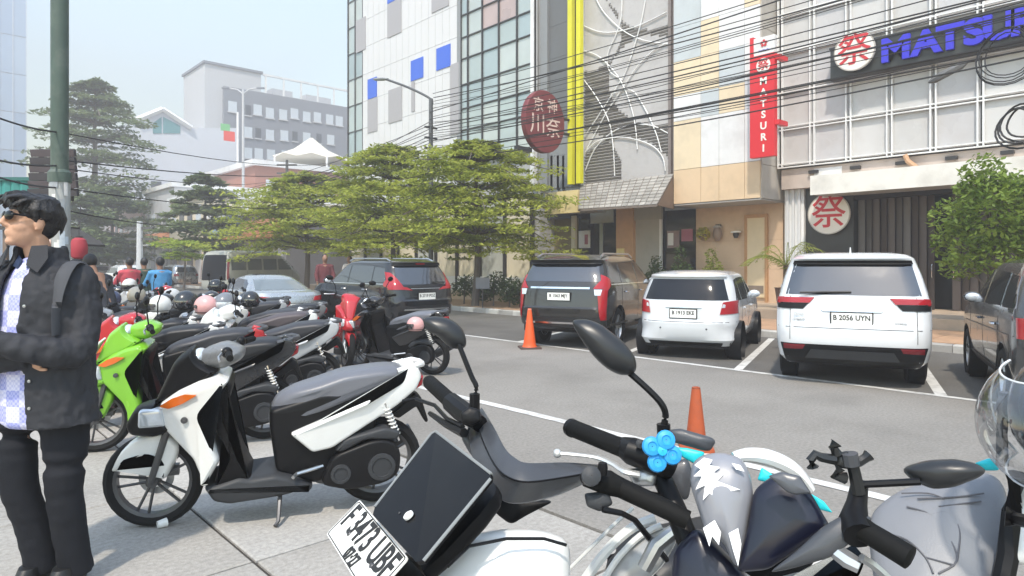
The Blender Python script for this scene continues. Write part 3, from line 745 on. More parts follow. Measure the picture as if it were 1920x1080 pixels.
# ================================================================= poles, lamps, cables
PGREEN = mat('green_pole', (.055, .085, .068), .55, var=.3, scale=4, dirt=.5, dscale=3, dcol=(.16, .17, .15))
pp = pD(112, 493, 8.3); pp.z = 0
pole = thing('utility_pole', 'tall green steel utility pole plastered with torn stickers', 'pole', pp)
M().tube([(0, 0, 0), (0, 0, 2.55)], .115, 12).build('base_tube', mat('grey_pole', (.36, .37, .36), .6, var=.2, dirt=.5), pole)
M().tube([(0, 0, 2.55), (0, 0, 7.5)], .098, 12).build('shaft', PGREEN, pole)
M().lathe([(.117, 2.5), (.13, 2.5), (.13, 2.62), (.1, 2.66)], 14).build('collar', PGREEN, pole)
rg = random.Random(9)
cdir = Vector((-pp.x, -pp.y, 0)).normalized(); ca = math.atan2(cdir.y, cdir.x)
stc = [(.62, .60, .58), (.5, .22, .2), (.66, .66, .64), (.45, .5, .55), (.6, .45, .4), (.3, .32, .34)]
for k in range(26):
    a = ca+rg.uniform(-1.3, 1.3); z = rg.uniform(1.2, 2.48); hw_ = rg.uniform(.12, .42); hh = rg.uniform(.035, .12)
    r_ = .117+k*.0003
    M().loft([[(r_*math.cos(a+t), r_*math.sin(a+t), z+s_) for t in (-hw_, -hw_/2, 0, hw_/2, hw_)] for s_ in (-hh, hh)], close=False).build('sticker', mat('sticker_%d' % (k % 6), stc[k % 6], .7, var=.2, scale=30), pole)
# slatted board behind the pole
p = pD(100, 320, 8.9)
sb = thing('slatted_board', 'dark weathered slatted board fixed high behind the green pole', 'board', (p.x, p.y, p.z-.35), -YAW)
for k in range(6):
    M().box((0, 0, .06+k*.105), (.58+.03*(5-k)*.5, .05, .096), Matrix.Rotation(R(14), 3, 'X')).build('slat', mat('slat_%d' % (k % 2), ((.06, .055, .06), (.085, .07, .075))[k % 2], .7, var=.3), sb, ang=0)
for x in (-.2, .2): M().box((x, .06, .3), (.05, .04, .7)).build('batten', FRAMEK, sb, ang=0)
M().tube([(0, .1, -2.4), (0, .1, .0)], .03, 6).build('post', FRAMEK, sb)
# teal awning of a stall
p = pD(20, 358, 9.6)
ta = thing('teal_awning', 'teal painted awning board of a street stall behind the man', 'awning', (p.x, p.y, 0), -YAW)
TEAL = mat('teal_paint', (.045, .24, .22), .55, var=.15, dirt=.25)
for k in range(12):
    M().loft([[(x, y_, z) for x, y_ in ((-1.0+k*.125, 0), (-1.0+k*.125+.06, -.03), (-1.0+k*.125+.12, 0), (-1.0+k*.125+.12, .04), (-1.0+k*.125, .04))] for z in (2.36, 2.68)]).build('board', TEAL, ta, ang=0)
M().bx(-1.0, .52, -.05, .06, 2.68, 2.73).build('cap_rail', mat('teal_dark', (.03, .12, .11), .5), ta, ang=0)
for x in (-.95, .45): M().bx(x, x+.06, .02, .08, 0, 2.36).build('post', FRAMEK, ta, ang=0)
# kiosk eave and red lantern
p = pD(132, 450, 12.3)
ks = thing('kiosk_roof', 'small dark pitched kiosk roof on posts behind the pole', 'kiosk', (p.x, p.y, 0), -YAW)
zt = pD(132, 428, 12.3).z; ze = pD(178, 458, 12.3).z
RFK = mat('kiosk_roof', (.06, .055, .05), .7, var=.25)
for k in range(5):
    t0, t1 = k/5, (k+1.1)/5
    M().prism([(-.05+.5*t0, -.3, zt+(ze-zt)*t0+.02), (-.05+.5*t1, -.3, zt+(ze-zt)*t1), (-.05+.5*t1, .3, zt+(ze-zt)*t1), (-.05+.5*t0, .3, zt+(ze-zt)*t0+.02)], (0, 0, -.035)).build('roof_board', RFK, ks, ang=0)
M().bx(-1.2, -.02, -.3, .3, zt-.03, zt+.03).build('ridge_roof', RFK, ks, ang=0)
for x in (-1.1, .02): M().bx(x, x+.07, -.2, -.13, 0, zt-.04).build('post', mat('brown_timber'), ks, ang=0)
M().bx(-1.1, .0, -.12, -.06, .0, 1.4).build('counter', mat('brown_timber'), ks, ang=0)
p = pD(148, 466, 12.0)
ln = thing('paper_lantern', 'round red paper lantern hanging under the kiosk eave', 'lantern', p)
M().lathe([(.05, -.2), (.11, -.16), (.135, -.08), (.14, 0), (.135, .08), (.11, .16), (.05, .2)], 16, None, True).build('shade', mat('lantern_red', (.36, .035, .05), .7, var=.15), ln)
for z in (-.2, .2): M().lathe([(.06, z-.02), (.06, z+.02)], 12, None, True).build('cap', FRAMEK, ln)
M().tube([(0, 0, .2), (0, 0, .34)], .006, 5).build('hanger', FRAMEK, ln)
# street lamp pole that carries the cables
pl_ = pX(808, 300, 13.15); pl_.z = .14
lp = thing('street_lamp', 'grey street lamp with a long arm carrying bundles of cables', 'street lamp', pl_)
zt = pX(808, 185, 13.15).z-.14; LGP = mat('lamp_grey', (.10, .105, .11), .5, metal=.4)
M().tube([(0, 0, 0), (0, 0, zt)], [.09, .07], 10).build('pole', LGP, lp)
q = pD(722, 148, (pX(808, 185, 13.15)-EYE).dot(_fw)+1.2)-pl_
M().tube(catmull([(0, 0, zt-.25), (0, 0, zt-.02), tuple(Vector((0, 0, zt)).lerp(q, .45)+Vector((0, 0, .05))), tuple(q)], 5, False), .04, 8).build('arm', LGP, lp)
dq = (q-Vector((0, 0, zt))).normalized(); dq.z = .1
M().tube([q-dq*.15, q+dq*.1, q+dq*.5, q+dq*.65], [.05, .12, .1, .03], 10, flat=.5).build('lamp_head', mat('lamp_head', (.30, .31, .32), .45), lp)
for z in (5.2, 5.55, 5.9): M().box((0, 0, z), (.5, .06, .06)).build('cable_bracket', FRAMEK, lp, ang=0)
M().lathe([(.12, 4.5), (.13, 4.5), (.13, 5.0), (.12, 5.0)], 10, None, True).build('junction_box', FRAMEK, lp)
for (px, yt, Z, lb) in ((456, 168, 46, 'tall pale double-arm street lamp in front of the grey office block'), (538, 300, 40, 'slim grey cable pole in front of the brick hall'), (262, 415, 30, 'thick pale concrete cable pole standing beyond the motorbikes')):
    p = pD(px, 493, Z); p.z = 0; zt = pD(px, yt, Z).z
    o = thing('far_pole', lb, 'pole', p, -YAW)
    rr_ = .16 if px == 262 else .11
    M().tube([(0, 0, 0), (0, 0, zt)], [rr_, rr_*.75], 8).build('pole', mat('far_pale') if px != 538 else DALLOY, o)
    if px == 456:
        for s_ in (-1, 1):
            M().tube([(0, 0, zt-.3), (s_*.4, 0, zt), (s_*1.0, 0, zt+.1)], .05, 6).build('arm', mat('far_pale'), o); M().box((s_*1.2, 0, zt+.1), (.5, .2, .1)).build('lamp_head', HAZEG, o, ang=0)
    else:
        for z in (zt-.3, zt-.8): M().box((0, 0, z), (1.2, .1, .1)).build('crossarm', DALLOY, o, ang=0)
# cables
CABK = mat('cable_black', (.025, .025, .027), .6)
def cable(a, b_, sag, r_, label, group, n=14):
    a, b_ = Vector(a), Vector(b_)
    pts = [a.lerp(b_, t/n)-Vector((0, 0, 4*sag*(t/n)*(1-t/n))) for t in range(n+1)]
    o = M(); o.tube([p-a for p in pts], r_, 5)
    return tag(o.build('overhead_cable', CABK, loc=a), label, 'cable', group)
base = pl_
rg = random.Random(21)
for k in range(25):
    z1 = 4.95+k*.08 if k < 19 else 6.55+(k-19)*.13
    xo = rg.uniform(-.2, .25)
    cable((13.15+xo*.5, base.y, z1), (13.15+xo*3.2-1.0, -9, z1+rg.uniform(-.55, .5)), rg.uniform(.05, .8), rg.choice((.008, .010, .011, .015)), 'thin black cable strung from the street lamp along the shopfronts', 'cables strung along the shopfronts')
for k in range(10):
    z1 = 5.15+k*.12
    cable((13.1, base.y, z1), (13.3+rg.uniform(-.6, .6), 46, rg.uniform(4.6, 6.2)), rg.uniform(.3, .9), .012, 'black cable running from the street lamp up the street over the trees', 'cables running up the street')
for k, (y0_, x1, y1_, Z1) in enumerate(((248, 640, 300, 34), (300, 640, 312, 36), (352, 660, 372, 30), (392, 420, 400, 30), (315, 538, 330, 40))):
    a = pD(112, y0_, 8.3); cable(a, pD(x1, y1_, Z1), .35, .008+.002*(k % 2), 'black cable slung from the green utility pole towards the brick hall', 'cables from the green pole')
for k, y0_ in enumerate((215, 303, 330)):
    a = pD(112, (248, 310, 352)[k], 8.3); cable(a, pD(-60, y0_-18, 6.5), .05, .011, 'black cable leading from the green utility pole over the teal awning', 'cables over the teal awning')
# coils of spare cable hanging near the name board
for (px, py, r_, n_) in ((1885, 105, .42, 5), (1912, 235, .3, 4)):
    p = pD(px, py, 10.2); o = M(); rg2 = random.Random(px)
    for k in range(n_):
        rr_ = r_*rg2.uniform(.75, 1.05); ph = rg2.uniform(0, 1); c = Vector((rg2.uniform(-.05, .05), rg2.uniform(-.04, .04), rg2.uniform(-.05, .05)))
        o.tube([c+Vector((.1*math.sin(t*2+ph), rr_*math.cos(t)*.9, rr_*math.sin(t))) for t in [2*math.pi*i/20 for i in range(21)]], .009 if px < 1900 else .016, 5)
    tag(o.build('cable_coil', CABK, loc=p), 'loose coil of thin black cable hanging over the name board' if px < 1900 else 'heavy loop of thick black cable hanging below the name board', 'cable')
p = pX(1777, 136, 13.6); o = M().tube([(0, .3, -.12), (0, .2, -.08), (0, -.2, .08), (0, -.3, .12)], [.02, .07, .07, .02], 8)
tag(o.build('cable_joint', mat('joint_grey', (.16, .16, .16), .6), loc=p), 'dark grey cable joint box hung on the cables below the name board', 'cable joint')

# ================================================================= trees
def leafmat(name, col, col2, transl=.4):
    if name in MATS: return MATS[name]
    m = mat(name, col, .5, var=.1, scale=2.0, transl=transl, spec=.35)
    t = m.node_tree; mx = [n for n in t.nodes if n.type == 'MIX'][0]
    mx.inputs[6].default_value = (*col, 1); mx.inputs[7].default_value = (*col2, 1)
    nz = [n for n in t.nodes if n.type == 'TEX_NOISE'][0]; nz.inputs['Scale'].default_value = 2.2; nz.inputs['Detail'].default_value = 8; nz.inputs['Roughness'].default_value = .85
    mr = t.nodes.new('ShaderNodeMapRange'); mr.inputs[1].default_value = .34; mr.inputs[2].default_value = .66; t.links.new(nz.outputs['Fac'], mr.inputs[0]); t.links.new(mr.outputs[0], mx.inputs[0])
    return m
BARK = mat('bark', (.11, .09, .075), .9, var=.3, bump=.5, bscale=30)
LM = leafmat('leaf_yellowgreen', (.10, .165, .018), (.60, .62, .11), .5)
LD = leafmat('leaf_dark', (.03, .058, .018), (.085, .13, .04), .3)
LF = leafmat('leaf_far', (.085, .13, .06), (.24, .29, .11), .4)
def leaves(m, c, r, n, size, rg, tilt=.5, flat=True, shell=.0):
    for _ in range(n):
        while True:
            p = Vector((rg.uniform(-1, 1), rg.uniform(-1, 1), rg.uniform(-1, 1)))
            if shell*shell < p.length_squared < 1: break
        p = Vector((p.x*r[0], p.y*r[1], p.z*r[2]))+c
        nrm = Vector((rg.gauss(0, tilt), rg.gauss(0, tilt), 1)).normalized()
        a = nrm.orthogonal().normalized(); a = Matrix.Rotation(rg.uniform(0, 6.28), 3, nrm) @ a; b_ = nrm.cross(a)
        s = size*rg.uniform(.6, 1.3); o = len(m.v)
        m.v += [tuple(p-a*s), tuple(p+b_*s*.42), tuple(p+a*s), tuple(p-b_*s*.42)]
        m.f.append((o, o+1, o+2, o+3))
def tiered(name, label, base, tiers, leaf, per, lm, seed, trunk_r=.12, group=None, sx=1.0, leanp=(0, 0), nbr=8):
    rg = random.Random(seed); o = thing(name, label, 'tree', base, 0, group)
    H = tiers[-1][0]; tr = M(); cr = M()
    tp = [Vector((leanp[0]*z/H+.06*math.sin(z*1.3), leanp[1]*z/H+.06*math.cos(z*1.1), z)) for z in [H*k/8 for k in range(9)]]
    tr.tube(tp, [trunk_r*(1.15-.95*k/8) for k in range(9)], 8).build('trunk', BARK, o)
    br = M()
    for (z, rad, th) in tiers:
        c = Vector((leanp[0]*z/H, leanp[1]*z/H, z)); n = nbr+rg.randrange(3); ph = rg.uniform(0, 6.28)
        for k in range(n):
            a = ph+2*math.pi*k/n+rg.uniform(-.25, .25); L_ = rad*rg.uniform(.7, 1.12)
            d = Vector((math.cos(a)*sx, math.sin(a), 0)); rise = rg.uniform(.02, .22)
            e = c+d*L_+Vector((0, 0, L_*rise-rg.uniform(.1, .32)*L_)); mid = c+d*L_*.5+Vector((0, 0, L_*rise*.7))
            br.tube([c-Vector((0, 0, .25*th)), mid, e], [trunk_r*.3, trunk_r*.18, .012], 5)
            for t in (.35, .55, .75, .95):
                q = c.lerp(mid, t*2) if t < .5 else mid.lerp(e, (t-.5)*2)
                for _ in range(2):
                    side = Vector((-d.y, d.x, 0))*rg.uniform(-.42, .42)*L_*t
                    cc = q+side+Vector((0, 0, rg.uniform(-.3, .3)*th))
                    leaves(cr, cc, (L_*.24*rg.uniform(.7, 1.2), L_*.24*rg.uniform(.7, 1.2), th*rg.uniform(.08, .2)), per, leaf, rg, .45)
    br.build('branch', BARK, o); c_ = cr.build('crown', lm, o, ang=0)
    return o
G3 = 'layered street trees along the kerb'
def tpos(px, n, z=.14): p = pX(px, 480, n); p.z = z; return p
tiered('street_tree', 'layered yellow green street tree behind the dark SUV under the round maroon sign', tpos(893, 13.4), [(2.0, 2.2, .5), (2.4, 2.8, .5), (2.85, 3.0, .5), (3.3, 2.9, .5), (3.75, 2.7, .5), (4.2, 2.3, .5), (4.65, 1.7, .4), (4.95, .9, .4)], .085, 52, LM, 1, .11, G3)
tiered('street_tree', 'layered yellow green street tree below the street lamp arm', tpos(735, 13.4), [(2.1, 2.4, .5), (2.55, 2.9, .5), (3.05, 3.1, .5), (3.55, 3.1, .5), (4.05, 2.8, .5), (4.55, 2.5, .5), (5.05, 1.9, .45), (5.45, 1.1, .4)], .09, 48, LM, 2, .11, G3)
tiered('street_tree', 'layered yellow green street tree in front of the brick hall beside the minibus', tpos(575, 13.6), [(2.1, 3.0, .55), (2.6, 3.9, .55), (3.1, 3.9, .55), (3.6, 3.5, .55), (4.1, 3.0, .55), (4.6, 2.3, .5), (5.1, 1.4, .45)], .11, 44, LM, 3, .13, G3)
p = pD(178, 493, 58); p.z = 0
tiered('tall_tree', 'tall dark layered tree towering over the street behind the green pole', p, [(6.6, 5.0, 1.0), (8.3, 5.8, 1.0), (10.4, 5.4, .9), (12.2, 4.6, .9), (13.9, 4.0, .9), (15.4, 3.2, .8), (16.7, 1.9, .8)], .24, 30, LF, 5, .35, None, 1, (0, 0), 7)
for (px, Z, tiers, sd_, lb) in ((385, 41, [(2.6, 2.0, .7), (3.6, 2.6, .8), (4.7, 2.4, .8), (5.7, 1.8, .7), (6.6, 1.0, .6)], 6, 'small layered tree between the gabled hall and the minibus'),
                               (212, 50, [(2.0, 3.0, 1.4), (3.2, 3.6, 1.6), (4.6, 3.2, 1.5), (5.9, 2.2, 1.2), (6.8, 1.2, .8)], 7, 'dense hazy tree below the tall layered tree'),
                               (150, 46, [(2.2, 2.2, 1.2), (3.4, 2.6, 1.4), (4.8, 2.2, 1.2), (5.8, 1.3, .8)], 8, 'bushy hazy tree close behind the kiosk roof'),
                               (312, 62, [(2.5, 3.0, 1.4), (4.0, 3.2, 1.4), (5.6, 2.6, 1.2), (6.8, 1.4, .8)], 10, 'hazy tree in front of the pinkish shop house')):
    p = pD(px, 493, Z); p.z = 0
    tiered('distant_tree', lb, p, tiers, .19, 34, LF, sd_, .16, None)
p = pD(345, 493, 36); p.z = 0
tiered('young_tree', 'bright lime green young tree with flat tiers beyond the concrete pole', p, [(1.9, 1.1, .3), (2.5, 1.6, .3)], .1, 22, leafmat('leaf_lime', (.2, .3, .02), (.42, .5, .06), .5), 12, .06)
# leafy shrub tree by the folding gate
def bushy(name, label, base, H, blobs, n, leaf, lm, seed, cat='tree', trunk=.06, pot=None):
    rg = random.Random(seed); o = thing(name, label, cat, base); tr = M(); cr = M()
    tr.tube([(0, 0, 0), (.03, .02, H*.4), (0, 0, H*.8)], [trunk, trunk*.8, trunk*.4], 7)
    for (x, y, z, rx, rz_) in blobs:
        tr.tube([(0, 0, z*.55), (x*.5, y*.5, z*.85), (x, y, z)], [trunk*.5, trunk*.3, .008], 5)
    tr.build('trunk', BARK, o)
    for (x, y, z, rx, rz_) in blobs:
        k = int(n*rx*rx*rz_)
        leaves(cr, Vector((x, y, z)), (rx, rx, rz_), k, leaf, rg, .9, shell=.35)
    cr.build('crown', lm, o, ang=0)
    return o
p = pX(1862, 520, 15.0); p.z = .14
rg = random.Random(31)
bl = [(0, 0, 2.3, .75, .8), (0, .45, 1.75, .55, .5), (.1, -.5, 2.0, .6, .6), (0, .15, 3.0, .42, .45), (-.2, .62, 2.25, .42, .35), (0, -.2, 1.45, .6, .4), (.2, -1.0, 2.4, .6, .6), (.1, -.9, 1.6, .6, .6), (0, .5, 1.3, .4, .3), (-.1, .1, 2.75, .5, .4), (0, .75, 1.9, .3, .25), (.1, -.55, 2.75, .45, .4)]
LS = leafmat('leaf_shrub', (.06, .13, .018), (.34, .44, .08), .45)
sh_ = bushy('leafy_shrub', 'tall leafy green shrub tree in front of the dark folding gate', p, 2.6, bl, 3600, .07, LS, 33)
# planter palm
p = pX(1474, 548, 16.3); p.z = .36
pm_ = thing('potted_palm', 'small potted palm with arching fronds beside the white pier', 'plant', p)
M().lathe([(.2, 0), (.27, .5), (.29, .52), (.26, .52), (.24, .47), (.001, .46)], 14, None, True).build('pot', mat('pot_brown', (.10, .06, .045), .7), pm_)
M().tube([(0, 0, .4), (.02, .0, .8), (0, 0, 1.1)], [.1, .07, .05], 8).build('stem', BARK, pm_)
rg = random.Random(17)
LP = leafmat('leaf_palm', (.14, .19, .03), (.36, .38, .08), .45)
for k in range(15):
    a = k*2.4; L_ = rg.uniform(.7, 1.15); hz = rg.uniform(.25, .8)
    d = Vector((math.cos(a), math.sin(a), 0)); fr = M(); pts = [Vector((0, 0, 1.05))+d*L_*t+Vector((0, 0, hz*math.sin(t*2.4)*.9-.25*t*t)) for t in [i/8 for i in range(9)]]
    fr.tube(pts, .008, 4); sd2 = Vector((-d.y, d.x, 0))
    for i in range(1, 9):
        for j in (0, .5):
            q = pts[i-1].lerp(pts[i], j)
            for s_ in (-1, 1):
                e = q+sd2*s_*.2*(1.1-abs(i/8-.5))+d*.12-Vector((0, 0, .07)); o_ = len(fr.v)
                fr.v += [tuple(q), tuple(q.lerp(e, .5)+d*.018), tuple(e), tuple(q.lerp(e, .5)-d*.018)]; fr.f.append((o_, o_+1, o_+2, o_+3))
    fr.build('frond', LP, pm_, ang=0)
for (px, X, H, lb, lm_, nm) in ((1278, 17.7, 1.15, 'dark green bushy plant in a planter under the shop window', LD, 'planter_bush'), (1232, 17.3, .75, 'low dark green plant in a planter beside the grey shutter', LD, 'planter_bush'), (1338, 17.8, 1.05, 'yellow green leafy plant standing against the peach wall', LP, 'planter_plant'),
                              (1100, 17.0, .7, 'small green potted plant at the dark shop door', LD, 'planter_bush')):
    p = pX(px, 540, X); p.z = .36
    o = bushy(nm, lb, p, H+.3, [(0, 0, .55+H*.35, .32, .3), (.05, .22, .5+H*.2, .28, .25), (-.05, -.22, .5+H*.25, .28, .28), (0, .05, .5+H*.8, .2, .3), (.0, -.3, .5+H*.05, .25, .2)], 9000, .06, lm_, int(px), 'plant', .03)
    M().lathe([(.2, 0), (.26, .42), (.28, .44), (.25, .44), (.24, .4), (.001, .39)], 14, None, True).build('pot', mat('pot_grey', (.22, .21, .2), .7), o)
p = pX(1318, 438, 18.1)
hb = thing('hanging_basket', 'yellow flowering basket hanging on the peach wall', 'plant', p); cr = M(); rg = random.Random(2)
leaves(cr, Vector((0, 0, 0)), (.2, .22, .2), 420, .05, rg, .9); cr.build('foliage', leafmat('leaf_flower', (.25, .28, .03), (.7, .58, .1), .4), hb, ang=0)
M().lathe([(.05, -.2), (.15, -.08), (.16, -.02)], 10, None, True).build('basket', mat('brown_timber'), hb); M().tube([(.0, 0, 0), (.25, 0, .1)], .015, 5).build('hook', FRAMEK, hb)
# dark clutter of shrubs and planters below the street trees
for (px, X, H) in ((955, 13.7, .9), (925, 13.8, 1.1), (870, 13.7, 1.0), (905, 13.9, .7), (975, 13.9, .7)):
    p = pX(px, 560, X); p.z = .14
    bushy('hedge_shrub', 'dark clipped shrub standing on the kerb below the street trees', p, H, [(0, 0, H*.6, .42, .35), (.1, .3, H*.5, .35, .3), (0, -.25, H*.75, .3, .3)], 5200, .06, LD, int(px), 'shrub', .03)['group'] = 'dark shrubs on the kerb'
# haze
HZ = bpy.data.materials.new('haze'); HZ.use_nodes = True; t = HZ.node_tree; t.nodes.remove(t.nodes['Principled BSDF'])
pv = t.nodes.new('ShaderNodeVolumePrincipled'); pv.inputs['Color'].default_value = (1.0, .94, .93, 1); pv.inputs['Density'].default_value = .0052; pv.inputs['Anisotropy'].default_value = .2
t.links.new(pv.outputs[0], t.nodes['Material Output'].inputs['Volume'])
HAZE_ON = True
if HAZE_ON:
    hz = M().bx(-62, 122, -62, 322, -2, 84).build('haze', HZ, kind='stuff', ang=0)
# ================================================================= cars
TYRE = mat('tyre', (.011, .011, .0115), .85, spec=.25, var=.2, bump=.2, bscale=80)
SEAM = mat('panel_seam', (.02, .02, .02), .7)
def interp(levels, z):
    if z <= levels[0][0]: return levels[0][1:]
    for a, b_ in zip(levels, levels[1:]):
        if z <= b_[0]:
            t = (z-a[0])/max(1e-6, b_[0]-a[0]); return tuple(p+(q-p)*t for p, q in zip(a[1:], b_[1:]))
    return levels[-1][1:]
class Car:
    def __init__(s, name, label, cat, levels, paint, loc, ang, scale=.925, group=None):
        s.lv = levels; s.paint = paint
        s.o = thing(name, label, cat, loc, ang, group); s.o.scale = (scale,)*3
    # half outline of one level
    def outline(s, z):
        xr, xf, w, rr, rf, bow = interp(s.lv, z); pts = []
        rr = min(rr, w*.9); rf = min(rf, w*.9)
        def rear(y): 
            a = abs(y); base = xr+bow*(a/w)**2
            if a > w-rr: q = (a-(w-rr))/rr; base += rr*(1-math.sqrt(max(0, 1-q*q)))
            return base
        def frontx(y):
            a = abs(y); base = xf-bow*1.6*(a/w)**2
            if a > w-rf: q = (a-(w-rf))/rf; base -= rf*(1-math.sqrt(max(0, 1-q*q)))
            return base
        ysr = [w*math.sin(math.pi/2*k/9) for k in range(-9, 10)]
        for y in ysr[::-1]: pts.append((rear(y), y))          # rear from +y to -y
        x0, x1 = rear(w), frontx(w)
        for k in range(1, 9): pts.append((x0+(x1-x0)*k/9, -w))
        for y in ysr: pts.append((frontx(y), y))
        for k in range(1, 9): pts.append((x1+(x0-x1)*k/9, w))
        return pts
    def rearx(s, y, z):
        xr, xf, w, rr, rf, bow = interp(s.lv, z); a = min(abs(y), w*.999); rr = min(rr, w*.9)
        b_ = xr+bow*(a/w)**2
        if a > w-rr: q = (a-(w-rr))/rr; b_ += rr*(1-math.sqrt(max(0, 1-q*q)))
        return b_
    def frontx(s, y, z):
        xr, xf, w, rr, rf, bow = interp(s.lv, z); a = min(abs(y), w*.999); rf = min(rf, w*.9)
        b_ = xf-bow*1.6*(a/w)**2
        if a > w-rf: q = (a-(w-rf))/rf; b_ -= rf*(1-math.sqrt(max(0, 1-q*q)))
        return b_
    def sidey(s, x, z):
        xr, xf, w, rr, rf, bow = interp(s.lv, z); rr = min(rr, w*.9); rf = min(rf, w*.9)
        x0 = xr+bow; x1 = xf-1.6*bow
        if x < x0+rr: q = min(1, (x0+rr-x)/rr); return w-rr*(1-math.sqrt(max(0, 1-q*q)))
        if x > x1-rf: q = min(1, (x-(x1-rf))/rf); return w-rf*(1-math.sqrt(max(0, 1-q*q)))
        return w
    def body(s, axles, wr):
        zs = sorted(set([l[0] for l in s.lv]+[(a[0]+b_[0])/2 for a, b_ in zip(s.lv, s.lv[1:]) if b_[0]-a[0] > .08]))
        b = M(); b.loft([[(x, y, z) for x, y in s.outline(z)] for z in zs])
        o = b.build('body', s.paint, s.o, ang=28)
        c = M()
        for ax in axles:
            for sd_ in (-1, 1):
                mt = Matrix.Translation((ax, sd_*.95, wr)) @ Matrix.Rotation(math.pi/2, 4, 'X')
                c.lathe([(wr*1.16, -.32), (wr*1.16, .32)], 24, mt, True)
        co = c.build('cutter', None, None, ang=0)
        co.parent = s.o
        md = o.modifiers.new('b', 'BOOLEAN'); md.object = co; md.operation = 'DIFFERENCE'; md.solver = 'EXACT'
        baked(o); bpy.data.objects.remove(co)
        for ax in axles:
            for sd_ in (-1, 1):
                l = M().lathe([(wr*1.15, 0), (wr*1.15, .2), (.01, .2)], 20, Matrix.Translation((ax, sd_*.88, wr)) @ Matrix.Rotation(math.pi/2*sd_, 4, 'X'))
                l.build('wheel_arch', BLACKPL, s.o)
                s.wheel(ax, sd_, wr)
        s.bodyo = o
    def wheel(s, ax, sd_, wr, tw=.215):
        yo = sd_*s.track
        e = bpy.data.objects.new('wheel', None); COL.objects.link(e); e.parent = s.o; e.location = (ax, yo, wr)
        mt = Matrix.Rotation(-math.pi/2*sd_, 4, 'X')      # +z of lathe -> outward
        h = tw/2
        M().lathe([(wr*.66, -h), (wr*.9, -h), (wr*.985, -h*.75), (wr, -h*.3), (wr, h*.3), (wr*.985, h*.75), (wr*.9, h), (wr*.66, h)], 28, mt).build('tyre', TYRE, e)
        rim = M().lathe([(wr*.67, h*.85), (wr*.62, h*.5), (wr*.6, -h)], 28, mt)
        for k in range(5):
            a = 2*math.pi*k/5
            for d in (-.12, .12):
                c, q = math.cos(a+d), math.sin(a+d)
                rim.tube([mt @ Vector((.05*c, .05*q, h*.6)), mt @ Vector((wr*.64*math.cos(a+d*.5), wr*.64*math.sin(a+d*.5), h*.7))], .022, 5)
        rim.lathe([(.07, h*.4), (.07, h*.72), (.001, h*.74)], 12, mt)
        rim.build('rim', ALLOY, e)
        M().lathe([(wr*.6, -h*.2), (.001, -h*.2)], 20, mt).build('brake_disc', DALLOY, e)
    def patch(s, name, m, q, kind, off=.006, nx=10, nz=5, parent=None, sd=1):
        """q: four corners (u,z) bl br tr tl ; kind rear / side / front / roof"""
        mm = M(); g = []
        for j in range(nz+1):
            row = []
            for i in range(nx+1):
                a, b_ = i/nx, j/nz
                u = (q[0][0]*(1-a)+q[1][0]*a)*(1-b_)+(q[3][0]*(1-a)+q[2][0]*a)*b_
                z = (q[0][1]*(1-a)+q[1][1]*a)*(1-b_)+(q[3][1]*(1-a)+q[2][1]*a)*b_
                edge = i in (0, nx) or j in (0, nz)
                for_ = off
                if kind == 'rear': row.append(((s.rearx(u, z)-for_), u, z))
                elif kind == 'front': row.append(((s.frontx(u, z)+for_), u, z))
                else: row.append((u, sd*(s.sidey(u, z)+for_), z))
            g.append(row)
        vs = [p for r_ in g for p in r_]; W = nx+1
        fs = [(j*W+i, j*W+i+1, (j+1)*W+i+1, (j+1)*W+i) for j in range(nz) for i in range(nx)]
        # skirt
        ring = [j for j in range(W)]+[j*W+nx for j in range(1, nz+1)]+[nz*W+i for i in range(nx-1, -1, -1)]+[j*W for j in range(nz-1, 0, -1)]
        n0 = len(vs)
        for k in ring:
            x, y, z = vs[k]
            if kind == 'rear': vs.append((x+off+.012, y, z))
            elif kind == 'front': vs.append((x-off-.012, y, z))
            else: vs.append((x, y-sd*(off+.012), z))
        for k in range(len(ring)):
            k2 = (k+1) % len(ring); fs.append((ring[k], ring[k2], n0+k2, n0+k))
        mm.add(vs, fs)
        return mm.build(name, m, parent or s.o, ang=40)
    def sym(s, name, m, q, kind, **k):
        a = s.patch(name, m, q, kind, **k)
        b_ = s.patch(name, m, [(-u, z) for u, z in q], kind, **k)
        return a, b_
    def sides(s, name, m, q, **k):
        return [s.patch(name, m, q, 'side', sd=d, **k) for d in (-1, 1)]
    def plate(s, z, txt, w=.42, h=.14, y=0, off=.03):
        x = s.rearx(y, z)-off
        pl = M().box((x, y, z), (.012, w, h)).build('number_plate', PLATEW, s.o, ang=0)
        M().box((x+.012, y, z), (.012, w+.03, h+.03)).build('plate_frame', BLACKPL, s.o, ang=0)
        text_obj('plate_text', txt, h*.62, PLATEK, pl, frame((x-.0075, y, z+.012), (0, -1, 0), (0, 0, 1)), .001, .002, .9)
    def mirror(s, x, z, m, y=None):
        for d in (-1, 1):
            y_ = s.sidey(x, z) if y is None else y
            mm = M().ell((x, d*(y_+.13), z), (.07, .11, .075), 12, 8); o = mm.build('door_mirror', m, s.o)
            M().box((x, d*(y_+.02), z-.04), (.05, .1, .04)).build('mirror_stem', BLACKPL, o, ang=0)
            M().ell((x-.045, d*(y_+.13), z), (.035, .09, .06), 12, 6).build('mirror_glass', CLEARLENS, o)
    def seams(s, xs, z0, z1):
        for x in xs:
            for d in (-1, 1): s.patch('door_seam', SEAM, [(x-.006, z0), (x+.006, z0), (x+.006, z1), (x-.006, z1)], 'side', off=.002, nx=1, nz=8, sd=d)
    def handles(s, pts, m):
        for x, z in pts:
            for d in (-1, 1):
                y = s.sidey(x, z); M().tube([(x-.09, d*(y+.004), z), (x-.07, d*(y+.028), z), (x+.07, d*(y+.028), z), (x+.09, d*(y+.004), z)], .014, 6).build('door_handle', m, s.o)
